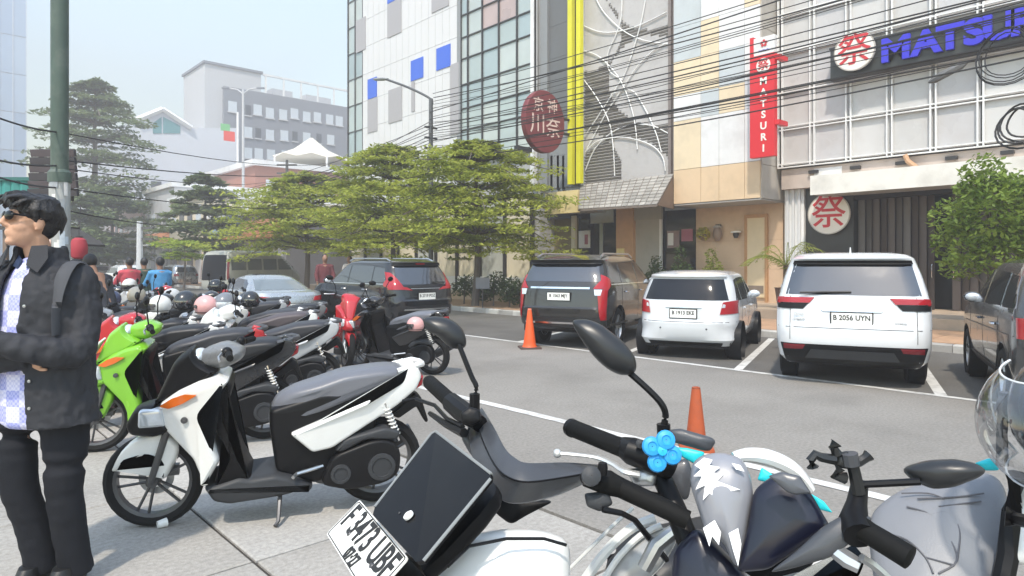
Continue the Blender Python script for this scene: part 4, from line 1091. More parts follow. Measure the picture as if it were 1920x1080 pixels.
def car_at(p, ang, dx):
    """car origin when a known axle mid point p (ground) is at local x=dx (scaled)"""
    return Vector((p.x-math.cos(ang)*dx*.925, p.y-math.sin(ang)*dx*.925, 0))
PGREYK = mat('bronze_paint', (.042, .040, .038), .22, metal=.5, var=.08, coat=.8)
BLACKPT = mat('black_paint', (.012, .013, .015), .18, metal=.2, var=.1, coat=.8)
SILVERPT = mat('silver_paint', (.44, .46, .47), .28, metal=.65, var=.05, coat=.7)
GREYPT = mat('dark_grey_paint', (.09, .092, .094), .25, metal=.6, var=.08, coat=.8)
WHITECAR = mat('white_car_paint', (.64, .655, .67), .2, var=.02, coat=.8)
WHITEC2 = mat('white_car_paint_cool', (.63, .65, .67), .2, var=.02, coat=.8)
GP = 'cars parked at an angle along the shopfronts'
CARANG = math.atan2(.346, .938)
# ---------------- white MPV
a, b_ = pz(1478, 702), pz(1716, 713); ang = R(21.5)
lv = [(.26, -2.12, 2.15, .80, .18, .4, .02), (.36, -2.27, 2.28, .885, .22, .45, .04), (.52, -2.345, 2.34, .915, .25, .5, .05), (.66, -2.355, 2.345, .92, .25, .5, .05), (.80, -2.33, 2.33, .925, .25, .5, .05), (.84, -2.30, 2.31, .925, .22, .5, .05), (1.02, -2.26, 2.22, .92, .2, .5, .05), (1.14, -2.235, 2.02, .905, .2, .5, .05), (1.18, -2.22, 1.3, .895, .2, .45, .05), (1.45, -2.10, .92, .83, .2, .4, .06), (1.62, -2.02, .66, .775, .2, .35, .06), (1.68, -2.07, .5, .745, .2, .3, .07), (1.73, -1.95, .3, .69, .25, .3, .08), (1.765, -1.5, 0, .55, .3, .3, .08), (1.775, -1.1, -.4, .3, .2, .2, .05)]
c = Car('white_car', 'white MPV with dark red tail lights parked in front of the folding gate', 'car', lv, WHITECAR, car_at((a+b_)/2, ang, -1.4), ang, group=GP)
c.track = .80; c.body((-1.4, 1.42), .345)
c.patch('rear_window', DGLASS, [(-.80, 1.20), (.80, 1.20), (.70, 1.62), (-.70, 1.62)], 'rear', nx=16)
c.patch('spoiler_lip', BLACKPL, [(-.72, 1.605), (.72, 1.605), (.70, 1.655), (-.70, 1.655)], 'rear', off=.05, nx=16)
c.sym('tail_light', REDLENS, [(.50, 1.09), (.905, 1.09), (.90, 1.16), (.44, 1.165)], 'rear', off=.015)
c.sym('tail_light_lower', BLACKPL, [(.58, 1.01), (.905, 1.01), (.905, 1.086), (.51, 1.086)], 'rear', off=.012)
c.sides('tail_light', REDLENS, [(-2.16, 1.07), (-1.98, 1.10), (-1.98, 1.15), (-2.14, 1.165)], off=.012)
c.patch('chrome_strip', CHROME, [(-.34, .985), (.34, .985), (.36, 1.01), (-.36, 1.01)], 'rear', off=.02)
c.patch('plate_recess', mat('white_car_shade', (.62, .635, .65), .3), [(-.30, .80), (.30, .80), (.40, .985), (-.40, .985)], 'rear', off=.004)
c.plate(.895, 'B 2056 UYN', .47, .15)
c.patch('lower_bumper', BLACKPL, [(-.79, .262), (.79, .262), (.86, .55), (-.86, .55)], 'rear', off=.016, nx=16, nz=10)
c.patch('bumper_insert', DGREYPL, [(-.55, .36), (.55, .36), (.48, .48), (-.48, .48)], 'rear', off=.03, nx=12)
c.sym('reflector', mat('dark_red_lens', (.16, .012, .018), .2), [(.58, .48), (.82, .47), (.82, .54), (.55, .54)], 'rear', off=.024)
c.patch('bumper_crease', SEAM, [(-.90, .765), (.90, .765), (.90, .772), (-.90, .772)], 'rear', off=.003, nx=16, nz=1)
c.sym('gate_seam', SEAM, [(.735, .60), (.741, .60), (.741, 1.18), (.735, 1.18)], 'rear', off=.003, nx=1, nz=8)
M().tube([(-2.24, .62, 1.225), (-2.22, .3, 1.235), (-2.21, .0, 1.24)], .014, 6).build('wiper', BLACKPL, c.o)
M().loft([[(-1.55, -.012, 1.76), (-1.38, -.015, 1.765), (-1.38, .015, 1.765), (-1.55, .012, 1.76)], [(-1.56, -.006, 1.84), (-1.50, -.006, 1.84), (-1.50, .006, 1.84), (-1.56, .006, 1.84)]]).build('antenna_fin', WHITECAR, c.o)
c.sides('side_window', DGLASS, [(-2.0, 1.22), (-1.25, 1.2), (-1.22, 1.6), (-1.85, 1.58)]); c.sides('side_window', DGLASS, [(-1.2, 1.2), (-.12, 1.19), (-.12, 1.62), (-1.17, 1.6)]); c.sides('side_window', DGLASS, [(-.06, 1.19), (1.05, 1.19), (.6, 1.58), (-.06, 1.62)])
c.patch('windscreen', DGLASS, [(-.78, 1.2), (.78, 1.2), (.66, 1.6), (-.66, 1.6)], 'front', nx=14)
c.mirror(.95, 1.2, WHITECAR); c.seams((-1.2, -.1, 1.0), .4, 1.18); c.handles(((-.95, 1.0), (.1, 1.0)), WHITECAR)
for y in (-.70, -.63): text_obj('badge', 'HYBRID' if y == -.70 else 'ZENIX', .045, ALLOY, c.o, frame((c.rearx(.6, .87)-.012, .63, .87 if y == -.7 else .94), (0, -1, 0), (0, 0, 1)), .003)
text_obj('badge', 'HYBRID', .04, ALLOY, c.o, frame((c.rearx(.55, .86)-.012, -.56, .85), (0, -1, 0), (0, 0, 1)), .003)
# ---------------- small white hatchback
a, b_ = pz(1219, 664), pz(1373, 669); ang = R(21)
lv = [(.24, -1.72, 1.75, .72, .15, .35, .02), (.34, -1.83, 1.85, .79, .25, .4, .05), (.5, -1.89, 1.9, .815, .44, .45, .09), (.62, -1.90, 1.9, .825, .44, .45, .09), (.66, -1.87, 1.89, .83, .44, .45, .09), (.8, -1.84, 1.84, .832, .42, .45, .09), (.92, -1.82, 1.7, .83, .40, .45, .09), (.98, -1.80, 1.05, .82, .38, .42, .09), (1.2, -1.70, .78, .755, .34, .38, .09), (1.36, -1.60, .5, .70, .30, .34, .09), (1.42, -1.60, .36, .66, .2, .3, .08), (1.465, -1.35, .1, .57, .25, .3, .08), (1.49, -.9, -.3, .35, .2, .2, .05)]
c = Car('white_car', 'small white hatchback with square red tail lights parked beside the peach wall', 'car', lv, WHITEC2, car_at((a+b_)/2, ang, -1.25), ang, group=GP)
c.track = .71; c.body((-1.25, 1.2), .30)
c.patch('rear_window', mat('tinted_glass', (.008, .009, .012), .08, spec=.45), [(-.70, 1.0), (.70, 1.0), (.60, 1.345), (-.60, 1.345)], 'rear', nx=16)
c.patch('spoiler_lip', WHITEC2, [(-.64, 1.385), (.64, 1.385), (.62, 1.43), (-.62, 1.43)], 'rear', off=.05, nx=14)
c.sym('tail_light', REDLENS, [(.58, .77), (.825, .78), (.82, 1.0), (.62, .97)], 'rear', off=.014); c.sides('tail_light', REDLENS, [(-1.80, .81), (-1.58, .86), (-1.56, .94), (-1.75, .965)], off=.012)
c.sym('reverse_light', CLEARLENS, [(.60, .88), (.655, .88), (.66, .93), (.63, .945)], 'rear', off=.02, nx=3, nz=3)
c.patch('plate_recess', mat('hatch_shade', (.55, .57, .58), .3), [(-.29, .70), (.29, .70), (.32, .875), (-.32, .875)], 'rear', off=.004); c.plate(.775, 'B 1913 EKE', .43, .14)
c.patch('gate_strip', CHROME, [(-.30, .875), (.30, .875), (.30, .895), (-.30, .895)], 'rear', off=.02)
c.patch('bumper_crease', SEAM, [(-.81, .635), (.81, .635), (.81, .643), (-.81, .643)], 'rear', off=.003, nx=16, nz=1)
c.patch('underbody', BLACKPL, [(-.70, .2), (.70, .2), (.74, .30), (-.74, .30)], 'rear', off=.01)
for y in (-.38, .38): M().ell((c.rearx(y, .52)-.002, y, .53), (.006, .016, .016), 8, 6).build('parking_sensor', DALLOY, c.o)
c.sides('side_window', DGLASS, [(-1.45, 1.0), (-1.05, .99), (-1.0, 1.35), (-1.25, 1.33)]); c.sides('side_window', DGLASS, [(-.98, .99), (-.12, .98), (-.12, 1.37), (-.95, 1.36)]); c.sides('side_window', DGLASS, [(-.05, .98), (.85, .99), (.45, 1.34), (-.05, 1.37)])
c.patch('windscreen', DGLASS, [(-.7, 1.0), (.7, 1.0), (.58, 1.36), (-.58, 1.36)], 'front', nx=14)
c.mirror(.72, 1.02, WHITEC2); c.seams((-.98, -.08, .85), .36, .97); c.handles(((-.75, .84), (.15, .84)), WHITEC2)
# ---------------- dark bronze SUV
a, b_ = pz(1018, 640), pz(1146, 649); ang = R(21)
lv = [(.34, -2.12, 2.15, .80, .18, .4, .03), (.44, -2.28, 2.3, .88, .25, .45, .05), (.6, -2.36, 2.38, .905, .28, .5, .06), (.76, -2.37, 2.39, .91, .28, .5, .06), (.80, -2.33, 2.38, .91, .25, .5, .06), (1.0, -2.30, 2.34, .91, .22, .5, .06), (1.12, -2.28, 2.2, .905, .22, .5, .06), (1.2, -2.26, 1.35, .895, .22, .45, .06), (1.42, -2.16, .98, .835, .22, .4, .06), (1.62, -2.03, .62, .77, .22, .35, .07), (1.68, -2.06, .48, .745, .22, .3, .07), (1.75, -1.85, .2, .68, .25, .3, .08), (1.79, -1.3, -.1, .5, .3, .3, .08), (1.80, -.9, -.4, .25, .2, .2, .05)]
c = Car('dark_suv', 'dark bronze SUV with long drooping red tail lights parked behind the orange cone', 'car', lv, PGREYK, car_at((a+b_)/2, ang, -1.4), ang, group=GP)
c.track = .78; c.body((-1.4, 1.4), .375)
c.patch('rear_window', DGLASS, [(-.78, 1.27), (.78, 1.27), (.68, 1.60), (-.68, 1.60)], 'rear', nx=16)
c.patch('spoiler_lip', BLACKPL, [(-.74, 1.60), (.74, 1.60), (.72, 1.68), (-.72, 1.68)], 'rear', off=.07, nx=14)
c.sym('tail_light', REDLENS, [(.80, .56), (.88, .56), (.895, 1.12), (.74, 1.12)], 'rear', off=.018, nz=8); c.sym('tail_light', REDLENS, [(.66, 1.14), (.89, 1.14), (.86, 1.32), (.78, 1.30)], 'rear', off=.018)
c.sides('tail_light', REDLENS, [(-2.2, 1.05), (-1.95, 1.2), (-1.9, 1.3), (-2.1, 1.42)], off=.014)
c.sym('reverse_light', CLEARLENS, [(.70, 1.02), (.80, 1.02), (.82, 1.13), (.68, 1.13)], 'rear', off=.022, nx=3, nz=3)
c.patch('chrome_strip', CHROME, [(-.60, 1.135), (.60, 1.135), (.60, 1.17), (-.60, 1.17)], 'rear', off=.022); c.plate(.99, 'B 1563 MJY', .45, .14)
c.patch('bumper', mat('bumper_dark', (.03, .03, .031), .5), [(-.86, .40), (.86, .40), (.88, .60), (-.88, .60)], 'rear', off=.02, nx=16)
c.patch('bumper_strip', CHROME, [(-.70, .475), (.70, .475), (.70, .51), (-.70, .51)], 'rear', off=.03, nx=12)
c.patch('bumper_crease', SEAM, [(-.88, .765), (.88, .765), (.88, .775), (-.88, .775)], 'rear', off=.003, nx=16, nz=1)
c.sides('side_window', DGLASS, [(-1.98, 1.26), (-1.28, 1.24), (-1.25, 1.6), (-1.8, 1.56)]); c.sides('side_window', DGLASS, [(-1.22, 1.24), (-.15, 1.22), (-.15, 1.64), (-1.18, 1.61)]); c.sides('side_window', DGLASS, [(-.08, 1.22), (1.08, 1.22), (.58, 1.58), (-.08, 1.64)])
c.sides('side_chrome', CHROME, [(-1.9, 1.205), (1.1, 1.19), (1.1, 1.21), (-1.9, 1.225)], off=.008)
c.sides('wheel_arch_trim', mat('bumper_dark'), [(-1.95, .40), (-.82, .40), (-.82, .47), (-1.95, .47)], off=.012)
c.patch('windscreen', DGLASS, [(-.78, 1.22), (.78, 1.22), (.66, 1.6), (-.66, 1.6)], 'front', nx=14)
for d in (-1, 1): M().tube([(-1.8, d*.66, 1.74), (-1.6, d*.64, 1.80), (.1, d*.62, 1.81), (.3, d*.64, 1.74)], .022, 6).build('roof_rail', ALLOY, c.o)
c.mirror(.95, 1.24, PGREYK); c.seams((-1.22, -.1, 1.02), .45, 1.2); c.handles(((-.95, 1.05), (.12, 1.05)), CHROME)
M().bx(-2.1, 2.1, -.82, .82, .3, .42).build('side_step', BLACKPL, c.o, ang=0)
# ---------------- dark grey SUV seen from its left side
a = pz(1818, 702); ang = R(20)
lv = [(.28, -1.95, 2.0, .78, .2, .45, .03), (.4, -2.08, 2.1, .86, .25, .5, .05), (.6, -2.16, 2.18, .885, .28, .5, .06), (.8, -2.15, 2.17, .89, .26, .5, .06), (.95, -2.12, 2.1, .885, .25, .5, .06), (1.05, -2.1, 1.85, .88, .22, .5, .06), (1.1, -2.08, 1.2, .87, .22, .45, .06), (1.35, -1.95, .82, .80, .22, .4, .06), (1.55, -1.8, .48, .73, .22, .35, .07), (1.62, -1.7, .3, .68, .22, .3, .08), (1.68, -1.3, 0, .5, .3, .3, .08), (1.69, -.9, -.3, .25, .2, .2, .05)]
loc = Vector((a.x, a.y, 0))-(Vector((math.cos(ang), math.sin(ang), 0))*1.33+Vector((-math.sin(ang), math.cos(ang), 0))*.85)*.925
c = Car('grey_suv', 'dark grey SUV with alloy wheels parked beside the leafy shrub', 'car', lv, GREYPT, loc, ang, group=GP)
c.track = .775; c.body((-1.3, 1.33), .345)
c.patch('rear_window', DGLASS, [(-.7, 1.12), (.7, 1.12), (.6, 1.5), (-.6, 1.5)], 'rear', nx=14); c.sym('tail_light', REDLENS, [(.62, .85), (.86, .85), (.86, 1.06), (.7, 1.06)], 'rear', off=.014)
c.sides('side_window', DGLASS, [(-1.85, 1.15), (-1.2, 1.13), (-1.15, 1.5), (-1.6, 1.48)]); c.sides('side_window', DGLASS, [(-1.1, 1.13), (-.1, 1.12), (-.1, 1.54), (-1.05, 1.51)]); c.sides('side_window', DGLASS, [(-.03, 1.12), (1.0, 1.12), (.48, 1.5), (-.03, 1.54)])
c.patch('windscreen', DGLASS, [(-.74, 1.12), (.74, 1.12), (.62, 1.52), (-.62, 1.52)], 'front', nx=14); c.sym('headlight', CLEARLENS, [(.45, .78), (.80, .82), (.80, .95), (.5, .92)], 'front', off=.012)
c.mirror(.88, 1.15, GREYPT); c.seams((-1.08, -.06, .95), .4, 1.08); c.handles(((-.85, .92), (.15, .92)), CHROME); c.plate(.72, 'B 2481 SOT')
c.sides('sill_trim', BLACKPL, [(-1.9, .30), (1.9, .30), (1.9, .42), (-1.9, .42)], off=.012)
c.sides('character_crease', mat('grey_crease', (.05, .05, .052), .3), [(-1.9, .86), (1.7, .8), (1.7, .812), (-1.9, .875)], off=.004)
# ---------------- black MPV driving away
ang = R(90)
lv = [(.3, -2.0, 2.05, .78, .18, .4, .03), (.42, -2.14, 2.16, .86, .25, .45, .05), (.6, -2.22, 2.22, .87, .28, .5, .06), (.76, -2.22, 2.22, .875, .28, .5, .06), (.8, -2.18, 2.2, .875, .25, .5, .06), (1.0, -2.14, 2.1, .87, .22, .5, .06), (1.1, -2.12, 1.85, .865, .22, .5, .06), (1.14, -2.1, 1.25, .855, .22, .45, .06), (1.4, -1.95, .85, .78, .22, .4, .07), (1.57, -1.84, .55, .72, .22, .35, .07), (1.63, -1.86, .4, .69, .22, .3, .08), (1.69, -1.65, .1, .6, .25, .3, .08), (1.72, -1.1, -.3, .35, .2, .2, .05)]
p = pD(741, 493, 13.6); p.z = 0
loc = Vector((p.x+.8, p.y+2.2*.925, 0))
c = Car('black_mpv', 'black MPV with angular red tail lights driving away down the street', 'car', lv, BLACKPT, loc, ang)
c.track = .76; c.body((-1.38, 1.36), .33)
c.patch('rear_window', DGLASS, [(-.72, 1.13), (.72, 1.13), (.62, 1.55), (-.62, 1.55)], 'rear', nx=16); c.patch('spoiler_lip', BLACKPL, [(-.66, 1.56), (.66, 1.56), (.64, 1.64), (-.64, 1.64)], 'rear', off=.06, nx=14)
c.patch('brake_light', REDLENS, [(-.12, 1.585), (.12, 1.585), (.12, 1.61), (-.12, 1.61)], 'rear', off=.07)
c.sym('tail_light', REDLENS, [(.56, 1.02), (.865, 1.02), (.80, 1.42), (.74, 1.40)], 'rear', off=.016, nz=8); c.sym('tail_light', REDLENS, [(.36, 1.0), (.60, 1.02), (.62, 1.09), (.5, 1.07)], 'rear', off=.014)
c.sides('tail_light', REDLENS, [(-2.05, 1.02), (-1.72, 1.10), (-1.7, 1.16), (-1.9, 1.40)], off=.014)
c.plate(.86, 'B 2719 POZ', .45, .15); c.patch('bumper_strip', ALLOY, [(-.62, .55), (.62, .55), (.6, .58), (-.6, .58)], 'rear', off=.03); c.patch('lower_bumper', BLACKPL, [(-.8, .34), (.8, .34), (.84, .52), (-.84, .52)], 'rear', off=.02)
c.patch('chrome_strip', ALLOY, [(-.4, 1.03), (.4, 1.03), (.4, 1.045), (-.4, 1.045)], 'rear', off=.02)
M().tube([(-2.13, -.55, 1.17), (-2.11, -.2, 1.18)], .014, 6).build('wiper', BLACKPL, c.o)
c.sides('side_window', DGLASS, [(-1.75, 1.19), (-1.2, 1.17), (-1.17, 1.53), (-1.6, 1.5)]); c.sides('side_window', DGLASS, [(-1.15, 1.17), (-.12, 1.15), (-.12, 1.57), (-1.12, 1.54)]); c.sides('side_window', DGLASS, [(-.05, 1.15), (1.0, 1.15), (.5, 1.5), (-.05, 1.57)])
c.sides('side_chrome', ALLOY, [(-1.7, 1.13), (1.05, 1.12), (1.05, 1.14), (-1.7, 1.15)], off=.008)
c.patch('windscreen', DGLASS, [(-.74, 1.15), (.74, 1.15), (.62, 1.54), (-.62, 1.54)], 'front', nx=14); c.mirror(.9, 1.18, BLACKPT); c.seams((-1.15, -.08, .98), .42, 1.12); c.handles(((-.9, 1.0), (.1, 1.0)), ALLOY)
for d in (-1, 1): M().tube([(-1.6, d*.6, 1.66), (-1.4, d*.59, 1.72), (.1, d*.57, 1.73), (.3, d*.58, 1.67)], .02, 6).build('roof_rail', ALLOY, c.o)
# ---------------- silver sedan ahead of it
lv = [(.22, -2.0, 2.05, .76, .2, .45, .04), (.34, -2.14, 2.18, .84, .3, .5, .06), (.5, -2.2, 2.24, .86, .34, .55, .08), (.68, -2.2, 2.22, .865, .34, .55, .08), (.82, -2.16, 2.0, .86, .3, .55, .08), (.9, -2.08, 1.75, .85, .3, .5, .08), (.94, -1.55, 1.0, .82, .3, .5, .08), (1.1, -1.22, .72, .72, .28, .4, .1), (1.24, -.9, .35, .62, .28, .35, .1), (1.3, -.6, .1, .5, .25, .3, .08), (1.33, -.35, -.15, .3, .2, .2, .05)]
p = pD(528, 493, 15.6); p.z = 0
c = Car('silver_sedan', 'silver sedan with a pale reflecting rear window ahead of the black MPV', 'car', lv, SILVERPT, Vector((p.x, p.y+1.2, 0)), R(88))
c.track = .74; c.body((-1.28, 1.32), .30)
c.patch('rear_window', mat('sky_glass', (.2, .23, .24), .05, spec=.9, metal=.3), [(-.66, .955), (.66, .955), (.52, 1.21), (-.52, 1.21)], 'rear', nx=14); c.sym('tail_light', REDLENS, [(.5, .7), (.83, .7), (.82, .83), (.55, .8)], 'rear', off=.014)
c.plate(.56, 'B 1640 TKD'); c.sides('side_window', DGLASS, [(-1.2, .95), (-.1, .95), (-.1, 1.23), (-.85, 1.2)]); c.sides('side_window', DGLASS, [(-.04, .95), (.8, .95), (.4, 1.2), (-.04, 1.23)]); c.patch('windscreen', DGLASS, [(-.68, .96), (.68, .96), (.52, 1.22), (-.52, 1.22)], 'front', nx=14)
c.mirror(.72, .95, SILVERPT); c.seams((-.95, -.07, .85), .34, .93); c.handles(((-.75, .78), (.15, .78)), SILVERPT)
# ---------------- minibus
p = pD(398, 493, 29); p.z = 0; ang = R(23)
MBW = mat('minibus_paint', (.34, .34, .31), .35, var=.05, coat=.4, dirt=.2)
lv = [(.35, -2.45, 2.5, .82, .12, .5, .02), (.5, -2.52, 2.58, .91, .14, .5, .03), (.9, -2.54, 2.6, .935, .14, .5, .03), (1.15, -2.53, 2.4, .935, .14, .5, .03), (1.25, -2.52, 2.2, .93, .14, .5, .03), (1.7, -2.48, 1.65, .89, .14, .45, .04), (1.98, -2.44, 1.3, .85, .16, .4, .05), (2.12, -2.38, 1.05, .79, .18, .35, .06), (2.2, -2.2, .8, .66, .2, .3, .06), (2.23, -1.9, .5, .4, .2, .2, .05)]
c = Car('minibus', 'beige minibus with a large dark rear window parked under the street trees', 'minibus', lv, MBW, Vector((p.x, p.y, 0))+Vector((math.cos(ang), math.sin(ang), 0))*2.4, ang)
c.track = .8; c.body((-1.45, 1.5), .34)
c.patch('rear_window', mat('tinted_rear', (.006, .007, .012), .35, spec=.12), [(-.90, .80), (.90, .80), (.82, 2.0), (-.82, 2.0)], 'rear', nx=14, nz=8); c.sym('tail_light', mat('dark_red_lens'), [(.85, .85), (.93, .85), (.87, 1.75), (.80, 1.75)], 'rear', off=.014, nz=8); c.plate(.65, 'B 7312 TAA')
for k in range(4): c.sides('side_window', mat('minibus_glass', (.10, .11, .11), .08, spec=.7), [(-2.3+k*1.0, 1.28), (-1.42+k*1.0, 1.28), (-1.42+k*1.0, 1.82), (-2.3+k*1.0, 1.82)])
c.patch('windscreen', DGLASS, [(-.8, 1.3), (.8, 1.3), (.72, 1.95), (-.72, 1.95)], 'front', nx=14); c.mirror(2.0, 1.4, BLACKPL); c.seams((-1.35, .68, 1.7), .5, 1.25)
# ---------------- far traffic seen over the bikes
for k, (px, Z, m_, lb) in enumerate(((232, 40, WHITECAR, 'white car far up the street beyond the concrete pole'), (330, 44, SILVERPT, 'silver car far up the street beside the minibus'), (175, 52, WHITEC2, 'white car far up the street behind the kiosk'))):
    p = pD(px, 493, Z); p.z = 0
    lv2 = [(.25, -1.9, 1.9, .76, .2, .4, .04), (.5, -2.05, 2.05, .85, .3, .5, .06), (.85, -2.0, 2.0, .86, .3, .5, .06), (.95, -1.95, 1.2, .84, .3, .5, .06), (1.35, -1.7, .6, .72, .25, .4, .08), (1.48, -1.4, .2, .55, .25, .3, .08), (1.5, -1, -.2, .3, .2, .2, .05)]
    c = Car('distant_car', lb, 'car', lv2, m_, p, R(95)); c.track = .74; c.body((-1.25, 1.25), .31)
    c.patch('rear_window', DGLASS, [(-.7, .98), (.7, .98), (.58, 1.36), (-.58, 1.36)], 'rear'); c.sym('tail_light', REDLENS, [(.55, .7), (.84, .7), (.82, .88), (.6, .88)], 'rear', off=.014)
    c.sides('side_window', DGLASS, [(-1.4, .98), (.9, .98), (.5, 1.34), (-1.2, 1.34)]); c.plate(.6, 'B 1208 WLA')
# ---------------- traffic cones
def cone(p, h, label, worn):
    o = thing('traffic_cone', label, 'traffic cone', p, rnd.uniform(0, 1), 'orange traffic cones')
    m_ = mat('cone_worn', (.36, .07, .02), .65, var=.2, scale=9, dirt=.5, dscale=6, dcol=(.2, .07, .04)) if worn else mat('cone_orange', (.72, .10, .02), .5, var=.08)
    M().box((0, 0, .015), (h*.52, h*.52, .03)).build('base', mat('cone_base', (.10, .06, .05), .7) if not worn else m_, o, ang=0)
    M().lathe([(h*.19, .03), (h*.17, .05), (h*.155, .1), (.035, h*.97), (.03, h), (.02, h), (.02, h*.96)], 20).build('cone', m_, o)
    M().lathe([(h*.05+.004, h*.86), (.034, h*.99)], 16).build('tip_band', mat('cone_tip', (.16, .05, .03), .7) if worn else mat('cone_pale_tip', (.6, .35, .3), .6), o)
cone(pz(993, 653), .70, 'bright orange traffic cone standing behind the dark bronze SUV', False)
cone(pz(1305, 842), .50, 'faded dark-tipped orange traffic cone on the open asphalt behind the flower bike', True)
# small square sign on a post by the kerb
p = pX(905, 600, NK+.1); p.z = .14
o = thing('post_sign', 'small grey square sign on a thin post at the kerb', 'sign', p, -YAW)
M().tube([(0, 0, 0), (0, 0, .75)], .018, 6).build('post', DALLOY, o); M().box((0, -.02, .75), (.42, .02, .34)).build('sign_plate', mat('sign_back', (.20, .20, .22), .5), o, ang=0)
# ================================================================= scooters
def smooth_poly(pts, r=.025): return round_poly(pts, r, 3)
def rotsteer(ang):
    A = Vector((.47, 0, .62)); ax = Vector((-.27, 0, 1)).normalized()
    mt = Matrix.Translation(A) @ Matrix.Rotation(ang, 4, ax) @ Matrix.Translation(-A)
    return mt
def moto_wheel(o, name, x, z, r, mt, rimm, w=.045, disc=1, spokes=5):
    e = bpy.data.objects.new(name, None); COL.objects.link(e); e.parent = o
    ml = Matrix.Translation((x, 0, z)) @ Matrix.Rotation(math.pi/2, 4, 'X'); ml = mt @ ml
    c = r-w
    prof = [(c-.014, -w*.62), (c+w*.35, -w*.95), (c+w*.8, -w*.72), (r, -w*.25), (r, w*.25), (c+w*.8, w*.72), (c+w*.35, w*.95), (c-.014, w*.62)]
    M().lathe(prof, 32, ml).build('tyre', TYRE, e)
    rm = M().lathe([(c-.012, -w*.66), (c-.012, w*.66), (c-.03, w*.5), (c-.03, -w*.5), (c-.012, -w*.66)], 32, ml)
    for k in range(spokes):
        a = 2*math.pi*k/spokes
        for d in (-.16, .16):
            rm.tube([ml @ Vector((.03*math.cos(a+d*2), .03*math.sin(a+d*2), 0)), ml @ Vector(((c-.025)*math.cos(a+d), (c-.025)*math.sin(a+d), 0))], .0085, 5)
    rm.lathe([(.034, -.05), (.034, .05), (.012, .052)], 12, ml, True)
    rm.build('rim', rimm, e)
    if disc:
        dm = M().lathe([(.095, .038), (.095, .042), (.055, .042), (.055, .038), (.095, .038)], 24, ml); dm.build('brake_disc', ALLOY, e)
        cp = ml @ Vector((-.085, .04, .045)); M().box(cp, (.07, .04, .06)).build('brake_caliper', DALLOY, e, ang=0)
def tf(m, mt): m.v = [tuple(mt @ Vector(v)) for v in m.v]; return m
def scooter(name, label, loc, head, c1, c2=None, lean=6, steer=0, group=None, seatm=None, style='a', mirrors=True, lod=0, plate=None, tailm=None, signal=True):
    c2 = c2 or c1
    o = thing(name, label, 'motorbike', loc, head, group); o.rotation_euler = (R(-lean), 0, head)
    st = rotsteer(steer)
    moto_wheel(o, 'front_wheel', .62, .265, .265, st, DALLOY if style != 'chrome' else ALLOY)
    moto_wheel(o, 'rear_wheel', -.64, .268, .268, Matrix(), DALLOY, .05, 0)
    # fork and fender
    fk = M()
    for y in (-.075, .075): fk.tube([(.62, y, .265), (.545, y, .52), (.50, y*.9, .66)], [.018, .02, .02], 7)
    tf(fk, st).build('fork', DALLOY, o)
    fd = [(.845, .33), (.80, .43), (.71, .52), (.56, .56), (.475, .47), (.48, .42), (.545, .285), (.575, .275), (.566, .38), (.64, .42), (.76, .385), (.80, .33)]
    f = M().pillow(smooth_poly(fd, .03), lambda x, z: .072 if x < .7 else .072-.25*(x-.7), .022, .4)
    tf(f, st).build('front_fender', c1, o)
    # leg shield
    shp = [(.575, .721), (.476, .80), (.366, .858), (.274, .886), (.205, .855), (.347, .669), (.255, .409), (.339, .25), (.402, .414), (.557, .586)]
    wl = lambda x, z: max(.06, min(.215, .225-.38*max(0, x-.26)))
    M().pillow(smooth_poly(shp, .022), wl, .03, .6).build('leg_shield', c1, o)
    bl = [(.615, .70), (.50, .955), (.405, 1.035), (.372, .96), (.26, .90), (.34, .84), (.5, .755)]
    wn = lambda x, z: max(.035, .155-.33*max(0, x-.3))
    if style != 'low': M().pillow(smooth_poly(bl, .03), wn, .03, .5).build('front_cowl', BLACKPL if style in ('a', 'chrome') else c2, o)
    ns = [(.70, .70), (.60, .722), (.545, .63), (.50, .575), (.60, .535), (.73, .545), (.755, .60)]
    M().pillow(smooth_poly(ns, .03), lambda x, z: .115 if x < .6 else .115-.4*(x-.6), .03, .5).build('nose', BLACKPL if style == 'a' else c1, o)
    for s_ in (-1, 1):
        hl = [(.675, .70), (.56, .706), (.54, .60), (.68, .60)]
        M().pillow(smooth_poly(hl, .02), lambda x, z: .035, .015, .4, 3, s_*.085).build('headlight', CLEARLENS, o)
        if signal:
            sg = [(.572, .716), (.505, .763), (.44, .789), (.372, .787), (.449, .737), (.522, .706)]
            m_ = M(); pts = smooth_poly(sg, .01)
            m_.loft([[(x, s_*(wl(x, z)-.012), z) for x, z in pts], [(x, s_*(wl(x, z)+.006), z) for x, z in pts]]); m_.build('turn_signal', ORANGELENS, o)
        M().lathe([(.018, 0), (.018, .01), (.001, .012)], 12, Matrix.Translation((.44, s_*(wl(.44, .645)), .645)) @ Matrix.Rotation(-s_*math.pi/2, 4, 'X')).build('badge', DALLOY, o)
    # inner shield, floor, under-seat
    inn = [(.225, .86), (.255, .80), (.315, .665), (.225, .41), (.30, .25), (.20, .22), (.09, .275), (.15, .40), (.235, .655), (.19, .82)]
    M().pillow(smooth_poly(inn, .02), lambda x, z: .17 if z > .35 else .165, .02, .7).build('inner_shield', BLACKPL, o)
    fl = [(.347, .251), (.297, .165), (.212, .14), (-.063, .155), (-.25, .19), (-.12, .27), (-.033, .295), (.10, .285), (.16, .30)]
    M().pillow(smooth_poly(fl, .02), lambda x, z: .185, .03, .7).build('footboard', DGREYPL, o)
    us = [(-.0, .66), (.0, .545), (-.035, .285), (-.26, .187), (-.5, .3), (-.62, .45), (-.6, .7), (-.3, .74)]
    M().pillow(smooth_poly(us, .03), lambda x, z: .125, .03, .6).build('under_seat_body', BLACKPL, o)
